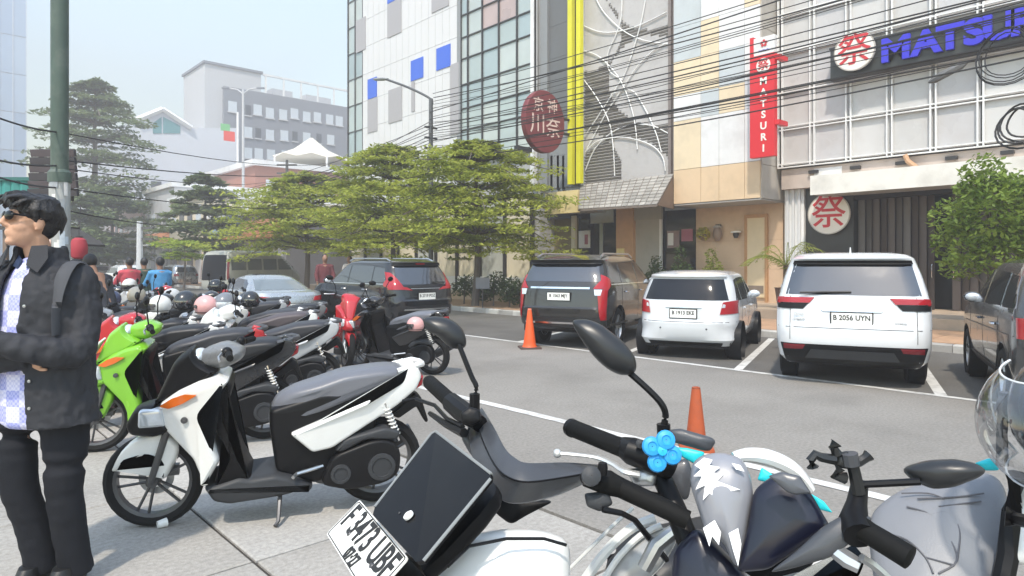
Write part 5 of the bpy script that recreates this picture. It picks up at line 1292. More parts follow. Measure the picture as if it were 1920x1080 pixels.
    se = [(-.03, .71), (-.129, .765), (-.28, .805), (-.42, .85), (-.641, .872), (-.769, .868), (-.80, .82), (-.769, .79), (-.55, .706), (-.348, .63), (-.114, .545), (-.0, .545), (.01, .60)]
    ws = lambda x, z: .14 if -.7 < x < -.25 else (.14-.2*(x+.25) if x >= -.25 else .14+.4*(x+.7))
    M().pillow(smooth_poly(se, .04), ws, .045, .35, 6).build('seat', seatm or mat('seat_grey', (.13, .135, .155), .33, var=.1, bump=.12, bscale=300), o)
    tl = [(-.112, .523), (-.238, .403), (-.348, .42), (-.742, .64), (-.862, .725), (-.895, .80), (-.872, .862), (-.79, .885), (-.775, .84), (-.762, .79), (-.55, .69)]
    for s_ in (-1, 1):
        wt = lambda x, z: .03
        def mp(v, s_=s_):
            yb = .150 if v.x > -.55 else .150+.24*(v.x+.55)
            return Vector((v.x, v.y+s_*(yb-.0), v.z))
        M().pillow(smooth_poly(tl, .022), wt, .02, .3, 4, 0, mp).build('tail_panel', tailm or c1, o)
    M().tube([(-.74, .105, .845), (-.86, .085, .872), (-.905, .04, .868), (-.91, 0, .866), (-.905, -.04, .868), (-.86, -.085, .872), (-.74, -.105, .845)], .018, 8).build('grab_rail', (tailm or c1) if style == 'a' else DALLOY, o)
    tlm = M().pillow(smooth_poly([(-.87, .80), (-.915, .80), (-.91, .735), (-.85, .70), (-.82, .74)], .015), .07, .02, .4); tlm.build('tail_light', REDLENS, o)
    mf = [(-.70, .56), (-.78, .62), (-.86, .69), (-.90, .66), (-.95, .50), (-.93, .49), (-.87, .60), (-.76, .53)]
    M().pillow(smooth_poly(mf, .015), .06, .012, .6).build('rear_fender', BLACKPL, o)
    if plate is not None:
        pl = M().box((-.955, 0, .575), (.008, .22, .10), Matrix.Rotation(R(12), 3, 'Y')).build('number_plate', PLATEW, o, ang=0)
        text_obj('plate_text', plate, .05, PLATEK, pl, frame((-.962, 0, .58), (0, -1, 0), (.2, 0, 1)), .001, .001)
    # engine, belt case, shock, exhaust, stand
    en = [(-.351, .37), (-.589, .447), (-.70, .44), (-.76, .36), (-.75, .22), (-.66, .17), (-.45, .15), (-.28, .2)]
    bc = M().pillow(smooth_poly(en, .05), .045, .02, .4, 4, .13); b_ = bc.build('belt_case', BLACKPL, o)
    for (x, z, r_) in ((-.40, .26, .06), (-.64, .28, .085)):
        M().lathe([(r_, 0), (r_*.96, .012), (r_*.7, .014), (r_*.66, .006), (.001, .006)], 20, Matrix.Translation((x, .172, z)) @ Matrix.Rotation(-math.pi/2, 4, 'X')).build('cover_disc', DGREYPL, b_)
    ab = [(-.36, .40), (-.42, .47), (-.66, .52), (-.76, .49), (-.74, .43), (-.55, .45), (-.4, .38)]
    M().pillow(smooth_poly(ab, .03), .055, .02, .4, 4, .115).build('air_box', DGREYPL, o)
    M().pillow(smooth_poly([(-.2, .34), (-.25, .18), (-.42, .14), (-.5, .2), (-.48, .36)], .03), .1, .03, .5).build('engine', DALLOY, o)
    sh = M()
    n_ = 60 if lod == 0 else 24
    sh.tube([Vector((-.735, .135, .46)).lerp(Vector((-.665, .13, .64)), k/n_)+Vector((.022*math.cos(k*.85), .022*math.sin(k*.85), 0)) for k in range(n_+1)], .0055, 4)
    sh.build('shock_spring', mat('spring_white', (.62, .62, .6), .4), o); M().tube([(-.745, .135, .42), (-.66, .13, .66)], .012, 6).build('shock_rod', CHROME, o)
    ex = M().tube([(-.35, -.12, .17), (-.5, -.15, .2), (-.62, -.165, .25), (-.88, -.17, .38)], [.02, .03, .055, .05], 10); ex.build('exhaust', DALLOY, o)
    M().box((-.74, -.225, .32), (.2, .01, .08), Matrix.Rotation(R(26), 3, 'Y')).build('exhaust_guard', ALLOY if style != 'a' else BLACKPL, o, ang=0)
    M().tube([(-.06, .12, .17), (-.05, .235, .045), (-.035, .26, .027)], [.013, .011, .014], 6).build('side_stand', DALLOY, o)
    M().tube([(-.3, .12, .3), (-.15, .17, .285), (-.13, .21, .28)], .011, 6).build('foot_peg', ALLOY, o)
    # handlebar
    hb = [(.40, .965), (.34, 1.02), (.235, 1.055), (.13, 1.01), (.14, .95), (.235, .90), (.36, .90)]
    hw = lambda x, z: .115 if x < .25 else .115-.35*(x-.25)
    cov = M().pillow(smooth_poly(hb, .03), hw, .05, .25, 5); tf(cov, st)
    cov = cov.build('handlebar_cover', mat('cover_grey', (.16, .165, .17), .3, var=.08, coat=.3) if style == 'a' else c2, o)
    lens = M().ell((.375, 0, .965), (.045, .085, .05), 14, 8); tf(lens, st).build('headlamp', CLEARLENS, cov)
    for s_ in (-1, 1):
        g = M().tube([(.215, s_*.09, .99), (.20, s_*.2, 1.01), (.175, s_*.245, 1.015)], .014, 7); tf(g, st).build('handlebar', DALLOY, o)
        g = M().tube([(.175, s_*.23, 1.015), (.145, s_*.355, 1.012)], .0185, 9); tf(g, st).build('grip', RUBBER, o)
        g = M().tube([(.21, s_*.215, 1.02), (.215, s_*.29, 1.008), (.195, s_*.365, 1.0)], .0075, 5); tf(g, st).build('brake_lever', ALLOY, o)
        g = M().ell((.19, s_*.205, 1.02), (.03, .035, .03), 10, 7); tf(g, st).build('switch_block', BLACKPL, o)
        if mirrors:
            g = M().tube([(.20, s_*.19, 1.03), (.205, s_*.23, 1.15), (.19, s_*.29, 1.22)], .006, 5); tf(g, st); ms = g.build('mirror_stem', BLACKPL, o)
            g = M().ell((.19, s_*.32, 1.245), (.022, .058, .036), 12, 7); tf(g, st).build('mirror', BLACKPL, ms)
    return o
def paint(nm, c): return mat('bike_'+nm, c, .25, var=.05, coat=.6, dirt=.12, dscale=8, dcol=tuple(x*.6 for x in c))
BW = paint('white', (.74, .74, .72)); BG = paint('green', (.18, .44, .025)); BR = paint('red', (.42, .015, .02)); BK = paint('black', (.02, .02, .022)); BGY = paint('grey', (.2, .205, .21)); BBL = paint('blue', (.03, .08, .25)); BSV = paint('silver', (.45, .46, .47))
def place(front_xy, head_deg, **k):
    """scooter whose front contact is at front_xy"""
    h = R(head_deg); return Vector((front_xy[0]-math.cos(h)*.62, front_xy[1]-math.sin(h)*.62, 0)), h
HD = 156
# hero white scooter
W0 = Vector((1.0776, 4.19, 0)); l_, h_ = place(W0, HD)
scooter('white_scooter', 'white step-through scooter with orange indicator and grey seat on the concrete apron', l_, h_, BW, lean=4, steer=R(-7), mirrors=False)
# crushed cup below the tyre
tag(M().lathe([(.02, 0), (.026, .05), (.024, .05), (.018, .004)], 10, Matrix.Translation(pz(295, 992)+Vector((0, 0, .024))) @ Matrix.Rotation(R(86), 4, 'Y')).build('crushed_cup', PLATEW), 'crushed white plastic cup lying beside the front tyre of the white scooter', 'litter')
l_, h_ = place((1.16, 6.15), HD)
scooter('green_scooter', 'lime green scooter with a sharp fairing next to the white scooter', l_, h_, BG, style='s', lean=5, mirrors=True, tailm=BK, seatm=mat('seat_black', (.015, .015, .017), .45))
gs = bpy.data.objects['green_scooter']
M().box((.60, .0, .83), (.012, .2, .15), Matrix.Rotation(R(-30), 3, 'Y')).build('front_plate', PLATEW, gs, ang=0)
p = pz(560, 708); l_ = p+Vector((-.6, .27, 0)); 
scooter('white_tailed_scooter', 'dark scooter with raised white tail panels and brown seat beside the red scooter', Vector((l_.x, l_.y, 0)), R(HD), BW, BGY, style='s', lean=5, seatm=mat('seat_brown', (.08, .065, .07), .5, bump=.1), tailm=BW)
p = pz(648, 692); h_ = R(-118)
scooter('red_scooter', 'glossy red scooter with silver trim facing out of the bike row', Vector((p.x-math.cos(h_)*.62, p.y-math.sin(h_)*.62, 0)), h_, BR, BR, style='s', lean=5, steer=R(12), signal=False)
p = pz(812, 702); h_ = R(112)
scooter('black_plate_scooter', 'black scooter showing a white rear number plate beside the bike parking line', Vector((p.x+math.cos(h_)*.64, p.y+math.sin(h_)*.64, 0)), h_, BK, BK, style='s', lean=6, plate='B 4160 SKL')
# the rest of the rows
rowg = 'scooters packed in rows on the concrete apron'
rg = random.Random(77)
specs = [(1.25, 7.05, BR, BR, 'red and white scooter standing next to the lime green scooter'), (1.2, 7.95, BW, BGY, 'white scooter with grey cowl second beyond the lime green scooter'),
         (2.9, 9.6, BW, BSV, 'white and silver scooter parked behind the white-tailed one'), (2.35, 7.6, BSV, BW, 'silver scooter with white cowl behind the red and white one'), (2.3, 10.2, BW, BK, 'white scooter with a black front near the beige helmet'), (3.4, 11.4, BSV, BK, 'silver scooter with a dark front facing the silver sedan'), (1.2, 8.8, BW, BK, 'white and black scooter next to the leaning person in dark jacket'), (3.6, 10.4, BGY, BK, 'grey scooter with black cowl between the sedan and the bike row'),
         (1.25, 10.6, BSV, BSV, 'silver scooter beside the green utility pole'), (1.25, 11.45, BW, BW, 'all-white scooter beyond the green utility pole'), (2.6, 11.0, BR, BK, 'dark red scooter with black cowl in the second row'), (1.2, 12.3, BK, BK, 'black scooter in front of the kiosk posts'),
         (2.7, 12.2, BW, BGY, 'white scooter with grey cowl in the second row'), (1.25, 13.2, BBL, BK, 'dark blue scooter level with the kiosk'), (2.8, 13.4, BK, BSV, 'black scooter with silver cowl in the second row'), (1.3, 14.1, BW, BK, 'white scooter with black cowl just past the kiosk'),
         (2.75, 14.6, BSV, BK, 'silver scooter with black cowl in the second row'), (1.3, 15.0, BR, BW, 'red scooter with white cowl past the kiosk'), (2.8, 15.8, BW, BW, 'white scooter near the end of the second row'), (1.3, 16.0, BK, BBL, 'black scooter with blue cowl near the end of the first row'),
         (1.3, 17.1, BSV, BW, 'silver scooter with white cowl at the end of the first row'), (2.9, 17.0, BBL, BW, 'blue scooter with white cowl at the end of the second row'), (3.9, 12.4, BK, BR, 'black scooter with red cowl closest to the silver sedan'), (3.6, 14.6, BW, BR, 'white scooter with red cowl behind the silver sedan')]
for (x, y, c1, c2, lb) in specs:
    l_, h_ = place((x, y), HD+rg.uniform(-8, 8))
    scooter('parked_scooter', lb, l_, h_, c1, c2, lean=rg.uniform(3, 8), steer=R(rg.uniform(-5, 30)), group=rowg, style=rg.choice(('s', 's', 'chrome')), lod=1, mirrors=rg.random() < .7, plate='B 3%03d TX' % rg.randrange(999), seatm=rg.choice((mat('seat_charcoal', (.035, .035, .04), .45), mat('seat_black', (.015, .015, .017), .45))))
# helmets
def helmet(px, py, Z, r, m, label, visor=None, az=None, tilt=0, vz=.25):
    p = pD(px, py, Z); o = thing('helmet', label, 'helmet', p-Vector((0, 0, r)), az if az is not None else rg.uniform(0, 6))
    n, k = 20, 12; rings = []
    for i in range(k+1):
        a = math.pi*(.03+.72*i/k); rings.append([(r*1.08*math.sin(a)*math.cos(t), r*.92*math.sin(a)*math.sin(t), r+r*math.cos(a)) for t in [2*math.pi*j/n for j in range(n)]])
    rings.append([(x*.86, y*.86, z+.01) for x, y, z in rings[-1]]); rings.append([(x*.7, y*.7, r*1.2) for x, y, z in rings[-1]])
    M().loft(rings, cap=True).build('shell', m, o)
    if visor is not None:
        vs = []
        for i in range(7):
            z = r*(.55+.62*i/6); rr = math.sqrt(max(.01, 1-((z-r)/r)**2))*r*1.02
            vs.append([(rr*1.1*math.cos(t), rr*.94*math.sin(t), z) for t in [R(-75)+R(150)*j/14 for j in range(15)]])
        M().loft(vs, cap=False, close=False).build('visor', visor, o)
    M().lathe([(r*.95, r*.42), (r*1.0, r*.42), (r*1.0, r*.48), (r*.95, r*.48)], 20, Matrix.Diagonal((1.0, .86, 1, 1))).build('rim_trim', BLACKPL, o)
    for s_ in (-1, 1): M().lathe([(.022, 0), (.02, .012), (.001, .014)], 10, Matrix.Translation((r*.3, s_*r*.9, r*1.0)) @ Matrix.Rotation(-s_*math.pi/2, 4, 'X')).build('visor_pivot', DALLOY, o)
    return o
def hm(nm, c, r_=.25): return mat('helmet_'+nm, c, r_, var=.06, coat=.5)
helmet(349, 566, 7.9, .135, hm('black', (.02, .022, .025)), 'shiny black helmet hung on a handlebar next to the pink helmet', DGLASS, R(200))
helmet(386, 574, 7.6, .125, hm('pink', (.62, .33, .32), .4), 'pale pink open helmet between the black and the grey helmet', None, R(120))
helmet(423, 569, 7.7, .13, hm('grey', (.16, .17, .19)), 'dark grey helmet with clear visor next to the pink helmet', CLEARLENS, R(220))
helmet(256, 554, 9.6, .13, hm('beige', (.55, .47, .36), .4), 'beige helmet on a scooter near the leaning person', None, R(60))
helmet(243, 536, 11.5, .13, hm('white', (.6, .6, .58)), 'white and black helmet below the rider in red', DGLASS, R(230))
helmet(779, 609, 8.6, .105, hm('pink', (.62, .33, .32), .4), 'small pink helmet on the black scooter with the rear plate', DGLASS, R(140))
helmet(322, 556, 10.5, .13, hm('silver', (.5, .5, .5)), 'silver helmet among the bikes in front of the minibus', DGLASS, R(180))
helmet(300, 572, 8.6, .13, hm('white', (.6, .6, .58)), 'white helmet with dark visor on the silver scooter', DGLASS, R(150))
helmet(470, 563, 9.2, .13, hm('black', (.02, .022, .025)), 'black helmet in front of the silver sedan', DGLASS, R(240))
helmet(210, 560, 10.6, .13, hm('navy', (.03, .04, .09)), 'navy helmet below the leaning person', DGLASS, R(130))
helmet(405, 537, 11.8, .13, hm('black', (.02, .022, .025)), 'black helmet below the minibus rear window', DGLASS, R(200))
# ================================================================= the three bikes in front
class FB:
    """parts of a front bike given as pixel + height"""
    def __init__(s, o): s.o = o
    def m(s): return LB(s.o)
def q(px, py, z): return pz(px, py, z)
def hull_loft(secs, n=16):
    """secs: (centre, axis_a, axis_b) ellipse rings"""
    return [[c+a*math.cos(2*math.pi*k/n)+b*math.sin(2*math.pi*k/n) for k in range(n)] for c, a, b in secs]
def slabpoly(b, pts, nrm, t):
    """thick rounded plate from 3-D polygon points (roughly planar)"""
    nrm = Vector(nrm).normalized(); c = sum((Vector(p) for p in pts), Vector())/len(pts)
    P = [Vector(p) for p in pts]
    def ins(k): return [c+(p-c)*k for p in P]
    b.loft([[p-nrm*t for p in ins(.985)], [p-nrm*t*.6 for p in P], [p+nrm*t*.2 for p in P], [p+nrm*t*.5 for p in ins(.985)], [p+nrm*t*.62 for p in ins(.95)]])
    return b
def pixpoly(pts, z=None, D=None):
    return [pz(a, b_, z) for a, b_ in pts] if z is not None else [pD(a, b_, D) for a, b_ in pts]
def planepoly(pts, P0, N):
    out = []
    for a, b_ in pts:
        d = ray(a, b_); k = (P0-EYE).dot(N)/d.dot(N); out.append(EYE+d*k)
    return out
def puff(pts, P0, N, depth, r=14, bulge=.5, rnd_px=12):
    """solid body: silhouette drawn in pixels on the plane (P0,N), extruded back by depth with a domed front"""
    pp = round_poly(pts, rnd_px, 4); F_ = planepoly(pp, P0, N); n = Vector(N).normalized()
    if n.dot(EYE-P0) < 0: n = -n
    c = sum(F_, Vector())/len(F_); b = M(); rings = []
    for k, off in ((.90, -depth), (.99, -depth*.8), (1.0, -depth*.35), (.985, 0), (.93, depth*bulge*.35), (.8, depth*bulge*.62), (.55, depth*bulge*.85), (.25, depth*bulge)):
        rings.append([c+(p-c)*k+n*off for p in F_])
    b.loft(rings); return b
class PB(LB): pass
def addto(o, b): l = LB(o); l.v, l.f = b.v, b.f; return l
FWD = Vector((-math.cos(R(24)), math.sin(R(24)), 0)); LEFT = Vector((-math.sin(R(24)), -math.cos(R(24)), 0))
def low_body(o, stem, c1, seat_z=.70, L0=-.25, L1=-1.05, seatm=None, zmax=.62):
    """wheels, frame and lower bodywork under a front bike; stem = ground point below steering head"""
    def w(x, y, z): return Vector((stem.x, stem.y, 0))+FWD*x+LEFT*y+Vector((0, 0, z))
    for nm, x in (('front_wheel', .30), ('rear_wheel', -1.0)):
        e = bpy.data.objects.new(nm, None); COL.objects.link(e); e.parent = o
        fr = Matrix(((FWD.x, LEFT.x, 0, w(x, 0, 0).x-o.location.x), (FWD.y, LEFT.y, 0, w(x, 0, 0).y-o.location.y), (0, 0, 1, .28), (0, 0, 0, 1))) @ Matrix.Rotation(math.pi/2, 4, 'X')
        r, tw = .28, .055; c = r-tw
        M().lathe([(c-.014, -tw*.62), (c+tw*.35, -tw*.95), (c+tw*.8, -tw*.72), (r, -tw*.25), (r, tw*.25), (c+tw*.8, tw*.72), (c+tw*.35, tw*.95), (c-.014, tw*.62)], 30, fr).build('tyre', TYRE, e)
        rm = M().lathe([(c-.012, -tw*.66), (c-.012, tw*.66), (c-.03, tw*.5), (c-.03, -tw*.5), (c-.012, -tw*.66)], 30, fr)
        for k in range(10): a = .6283*k; rm.tube([fr @ Vector((.03*math.cos(a), .03*math.sin(a), 0)), fr @ Vector((c*math.cos(a), c*math.sin(a), 0))], .009, 5)
        rm.build('rim', DALLOY, e)
    for y in (-.08, .08): LB(o).tube([w(.30, y, .28), w(.12, y, .72)], .02, 8).build('fork', DALLOY)
    def lmap(v): return w(v.x, v.y, v.z)
    b = M().pillow(smooth_poly([(.0, .45), (.05, .28), (-.3, .2), (-.75, .22), (-.8, .4), (-1.15, .58), (-1.1, zmax), (-.55, zmax), (-.3, .38), (-.1, .40)], .04), .13, .04, .5, 4, 0, lmap); addto(o, b).build('body_shell', c1)
    b = M().pillow(smooth_poly([(L0, seat_z-.08), (L0-.1, seat_z), (-.7, seat_z+.01), (L1, seat_z+.04), (L1-.04, seat_z), (-.7, seat_z-.1), (L0, seat_z-.13)], .05), lambda x, z: .14 if x < -.4 else .10, .05, .35, 5, 0, lmap); addto(o, b).build('seat', seatm or mat('seat_black', (.02, .02, .022), .4))
    b = M().pillow(smooth_poly([(-.4, .2), (-.5, .14), (-.95, .16), (-1.05, .3), (-.9, .4), (-.55, .36)], .05), .06, .03, .5, 4, .12, lmap); addto(o, b).build('engine', BLACKPL)
    LB(o).tube([w(-.4, .12, .18), w(-.38, .24, .05), w(-.36, .28, .02)], .012, 6).build('side_stand', DALLOY)
GREYC = mat('cowl_grey', (.05, .053, .06), .42, var=.12, coat=.15, bump=.04, bscale=300)
# ---------------- bike with the front plate (A)
stA = Vector((1.25, 1.40, 0))
A = thing('plate_scooter', 'grey and white maxi scooter with black windscreen and white front number plate', 'motorbike', stA)
low_body(A, stA, BW, seat_z=.66, L0=-.35, L1=-.98, zmax=.5)
# grey handlebar cowl
zc = 1.02
cowl = [((893, 772), .040, .050), ((905, 815), .052, .062), ((925, 862), .066, .062), ((962, 898), .066, .048), ((1005, 903), .062, .040), ((1060, 893), .058, .034), ((1112, 886), .04, .024), ((1132, 882), .02, .014)]
cs = [pz(a[0], a[1], 1.10-.02*i*.6) for i, (a, _, _) in enumerate(cowl)]
Rl = [(903, 764), (925, 800), (945, 838), (965, 858), (990, 868), (1060, 867), (1132, 872)]
Cl = [(890, 778), (908, 830), (930, 872), (953, 893), (990, 902), (1060, 893), (1122, 882)]
Ll = [(876, 795), (884, 850), (900, 893), (925, 925), (962, 943), (1035, 930), (1105, 900)]
zz = [1.10, 1.09, 1.075, 1.065, 1.06, 1.06, 1.07]
def dens(pts, k=5): return catmull([tuple(map(float, p)) for p in pts], k, False)
Dp = [((pz(a[0], a[1], z)-EYE).dot(_fw),) for a, z in zip(Cl, zz)]
Dd = dens(Dp); Rd, Cd, Ld = dens(Rl), dens(Cl), dens(Ll); rings = []
for i in range(len(Rd)):
    D0 = Dd[i][0]; r1, c1_, l1 = Rd[i], Cd[i], Ld[i]
    cm_ = ((r1[0]+c1_[0])/2, (r1[1]+c1_[1])/2); lm_ = ((l1[0]+c1_[0])/2, (l1[1]+c1_[1])/2)
    rings.append([pD(*r1, D0+.028), pD(*cm_, D0+.002), pD(*c1_, D0-.012), pD(c1_[0], c1_[1]+5, D0-.008), pD(*lm_, D0+.004), pD(*l1, D0+.02), pD(l1[0]+2, l1[1]+2, D0+.06), pD((r1[0]+l1[0])/2, (r1[1]+l1[1])/2, D0+.11), pD(r1[0]+2, r1[1]+2, D0+.07)])
bb_ = M().loft(rings); o_ = addto(A, bb_).build('handlebar_cowl', GREYC, ang=26)
addto(A, M().tube([pD(Cd[i][0], Cd[i][1]+2, Dd[i][0]-.0125) for i in range(len(Cd))], .0022, 5)).build('cowl_seam', BLACKPL)
# vertical dash face behind the windscreen
Nn = (EYE-cs[2]).normalized()
b = puff([(880, 800), (898, 790), (915, 850), (925, 890), (905, 880), (880, 850), (862, 818)], pz(893, 838, 1.03), Nn, .05, bulge=.3); addto(A, b).build('dash_panel', GREYC, ang=50)
b = puff([(930, 925), (985, 935), (1040, 940), (985, 968), (958, 985), (925, 960)], pz(960, 950, .93), Nn, .05, bulge=.2); addto(A, b).build('cowl_underside', BLACKPL, ang=50)
# far handlebar with grip, reservoir and mirror
LB(A).tube([q(800, 712, 1.16), q(806, 717, 1.155), q(850, 757, 1.13)], [.012, .021, .021], 12).build('grip', RUBBER)
LB(A).tube([q(846, 754, 1.13), q(868, 772, 1.12), q(900, 795, 1.11)], [.026, .028, .02], 10).build('switch_block', BLACKPL)
b = puff([(862, 775), (880, 762), (900, 768), (902, 790), (885, 798), (866, 792)], pz(883, 780, 1.14), Nn, .03, bulge=.25, rnd_px=5); addto(A, b).build('brake_reservoir', BLACKPL, ang=50)
LB(A).tube([q(868, 800, 1.1), q(838, 785, 1.08), q(815, 760, 1.07), q(780, 748, 1.06), q(755, 752, 1.05)], .006, 6).build('brake_hose', BLACKPL)
LB(A).tube([q(870, 812, 1.09), q(835, 795, 1.07), q(806, 775, 1.06)], [.012, .009, .007], 6).build('brake_lever', BLACKPL)
zA = (pz(890, 755, 1.15)-EYE).dot(_fw)
LB(A).tube([pD(890, 770, zA), pD(890, 738, zA)], .013, 8).build('mirror_clamp', BLACKPL)
LB(A).tube(catmull([tuple(p) for p in (pD(890, 748, zA), pD(893, 725, zA), pD(884, 705, zA+.01), pD(864, 655, zA+.03), pD(858, 640, zA+.04))], 4, False), .0065, 8).build('mirror_stem', BLACKPL)
b = puff([(790, 596), (815, 592), (845, 597), (868, 615), (876, 640), (872, 654), (850, 655), (838, 648), (818, 628), (800, 622)], pD(838, 625, zA+.05), (EYE-pD(838, 625, zA)).normalized(), .035, bulge=.9, rnd_px=12); ob = addto(A, b).build('mirror', mat('mirror_shell', (.02, .021, .023), .35, var=.1), ang=60)
# windscreen
TL, TR, BR_, BL_ = q(815, 808, 1.13), q(926, 893, 1.12), q(788, 1062, 1.0), q(696, 962, 1.01)
nr = (TR-TL).cross(BL_-TL).normalized(); nr = nr if nr.dot(EYE-TL) > 0 else -nr
def lerp4(s, t): return TL.lerp(TR, s).lerp(BL_.lerp(BR_, s), t)
oc = [lerp4(*st_) for st_ in ((.03, 0), (.97, 0), (1, .04), (1, .95), (.94, 1), (.05, 1), (0, .94), (0, .05))]
WSC = mat('windscreen_black', (.005, .005, .006), .22, var=.4, scale=5, spec=.22, dirt=.25, dscale=9, dcol=(.03, .03, .032))
LB(A).prism([p-nr*.006 for p in oc], nr*.008).build('windscreen', WSC, ang=0)
for i in range(8):
    LB(A).tube([oc[i]+nr*.002, oc[(i+1) % 8]+nr*.002], .003, 6).build('windscreen_edge', mat('screen_edge', (.22, .23, .23), .3)) if i in (0, 2, 6, 7) else None
for (s_, t_) in ((.5, .78), (.36, .82)):
    c_ = lerp4(s_, t_)
    mt = frame(c_+nr*.002, (TR-TL), (TL-BL_))
    (LB(A).lathe([(.010, 0), (.010, .004), (.007, .006), (.001, .006)], 14, mt) if s_ == .5 else LB(A).lathe([(.0025, 0), (.001, .002)], 8, mt)).build('screen_screw', PLATEW if s_ == .5 else DALLOY)
# black screen mount
b = puff([(780, 1015), (915, 900), (930, 905), (930, 925), (900, 965), (830, 1040), (790, 1075)], lerp4(.8, .7)-nr*.06, nr, .03, bulge=.1, rnd_px=8); addto(A, b).build('screen_mount', BLACKPL, ang=50)
# number plate
a_, b2, d2 = q(673, 936, .99), q(764, 1045, .985), q(614, 1003, .93)
xv = (b2-a_); yv = (a_-d2); cpl = a_+xv*.5-yv*.5
PW, PH = xv.length, yv.length
mt = frame(cpl, xv, yv)
nm_ = M()
rc = [(sx_*(PW/2), sy_*(PH/2)) for sx_, sy_ in ((-1, -1), (1, -1), (1, 1), (-1, 1))]
rcp = round_poly(rc, .008, 3)
pl_o = addto(A, M().loft([[mt @ Vector((x, y, z)) for x, y in rcp] for z in (-.002, .001)])).build('number_plate', PLATEW, ang=0)
rim_ = M(); rr_ = round_poly([(x*.965, y*.93) for x, y in rc], .006, 3)
rim_.tube([mt @ Vector((x, y, .0015)) for x, y in rr_+rr_[:1]], .0012, 5); addto(A, rim_).build('plate_border', PLATEK, pl_o)
for txt, dx, dy, sz in (('F 3473 UBF', 0, .12, .072), ('07·27', -.0, -.34, .034)):
    t_ = text_obj('plate_text', txt, sz*PW/.30, PLATEK, pl_o, Matrix.Translation(-A.location) @ mt @ Matrix.Translation((dx*PW, dy*PH, .0022)), .0006, .0014, .8)
for dx in (-.25, .25): addto(A, M().lathe([(.006, .0015), (.004, .004), (.001, .004)], 10, mt @ Matrix.Translation((dx*PW, -.1*PH, 0)))).build('plate_bolt', DALLOY, pl_o)
b = puff([(640, 1020), (700, 985), (790, 1070), (830, 1130), (760, 1160), (690, 1120)], cpl-Vector((0, 0, .02))+FWD*-.05, nr, .03, bulge=.1); addto(A, b).build('plate_bracket', BLACKPL, ang=50)
# white front fairing
Pw = q(950, 1040, .93)
b = puff([(760, 1110), (830, 1035), (875, 1003), (940, 990), (1010, 990), (1058, 1005), (1072, 1028), (1070, 1120), (1040, 1230), (800, 1240)], Pw, (EYE-Pw).normalized(), .10, bulge=.6, rnd_px=30); addto(A, b).build('front_fairing', BW, ang=60)
b = M().tube([q(840, 1062, .985), q(880, 1024, .99), q(950, 1010, .99), q(1020, 1010, .985), q(1062, 1022, .97)], .003, 6); addto(A, b).build('fairing_seam', BLACKPL)
b = puff([(700, 1085), (780, 1020), (840, 1010), (868, 1000), (800, 1080)], q(790, 1040, .95), (EYE-Pw).normalized(), .03, bulge=.2); addto(A, b).build('smoked_lens', mat('smoke_lens', (.10, .095, .09), .12, coat=.5), ang=50)
# near handlebar
LB(A).tube([q(1096, 897, 1.09), q(1140, 905, 1.08), q(1165, 915, 1.07), q(1235, 948, 1.05), q(1290, 975, 1.03)], [.015, .024, .019, .018, .017], 12).build('grip', RUBBER)
b = puff([(1085, 890), (1105, 878), (1128, 886), (1130, 905), (1112, 912), (1090, 908)], pz(1108, 895, 1.10), (EYE-pz(1108, 895, 1.10)).normalized(), .025, bulge=.5, rnd_px=6); addto(A, b).build('switch_block', BLACKPL, ang=50)
LB(A).lathe([(.017, -.008), (.017, .008), (.008, .012), (.001, .012)], 14, frame(q(1108, 893, 1.125), _rt, Vector((0, .5, .8)))).build('switch_dial', DGREYPL)
LB(A).lathe([(.008, -.012), (.01, .0), (.008, .01), (.001, .011)], 10, Matrix.Translation(q(1130, 878, 1.12))).build('switch_button', BLACKPL)
b = puff([(1095, 925), (1140, 920), (1150, 945), (1125, 960), (1100, 950)], pz(1120, 938, 1.05), (EYE-pz(1120, 938, 1.05)).normalized(), .022, bulge=.4, rnd_px=6); addto(A, b).build('lever_bracket', DGREYPL, ang=50)
LB(A).tube([q(1130, 955, 1.04), q(1165, 962, 1.03), q(1190, 975, 1.0), q(1250, 1050, .9)], .006, 6).build('cable', BLACKPL)

# ---------------- bike with the blue flower (B)
stB = Vector((1.15, .72, 0))
Bk = thing('flower_scooter', 'grey and navy scooter with splash decal, blue flower charm and phone holder', 'motorbike', stB)
low_body(Bk, stB, BSV, seat_z=.60, L0=-.35, L1=-.7, zmax=.5)
CYAN = mat('cyan_trim', (.02, .55, .62), .4, var=.1); NAVY = mat('navy_cowl', (.006, .007, .018), .3, var=.3, coat=.15, scale=4)
LB(Bk).tube([q(1068, 800, 1.13), q(1074, 803, 1.13), q(1172, 842, 1.12)], [.012, .0195, .0195], 14).build('grip', RUBBER)
LB(Bk).tube([q(1070, 801, 1.13), q(1075, 804, 1.129)], .0205, 14).build('bar_end', BLACKPL)
LB(Bk).tube([q(1168, 838, 1.12), q(1185, 846, 1.12), q(1225, 860, 1.11), q(1262, 880, 1.09)], [.021, .028, .029, .021], 14).build('switch_block', BLACKPL)
LB(Bk).lathe([(.009, 0), (.009, .006), (.001, .008)], 12, frame(q(1200, 832, 1.145), _rt, Vector((0, .3, .9)))).build('switch_button', DGREYPL)
LB(Bk).tube(catmull([tuple(x) for x in (q(1046, 850, 1.10), q(1075, 852, 1.10), q(1120, 858, 1.095), q(1150, 870, 1.09), q(1172, 884, 1.085), q(1198, 890, 1.08))], 4, False), [.006]*8+[.008]*8+[.010]*5, 8, flat=.7).build('brake_lever', mat('lever_silver', (.62, .62, .6), .35, metal=.5))
LB(Bk).ell(q(1045, 850, 1.10), (.0095, .0095, .0095), 12, 8).build('lever_ball', mat('lever_silver'))
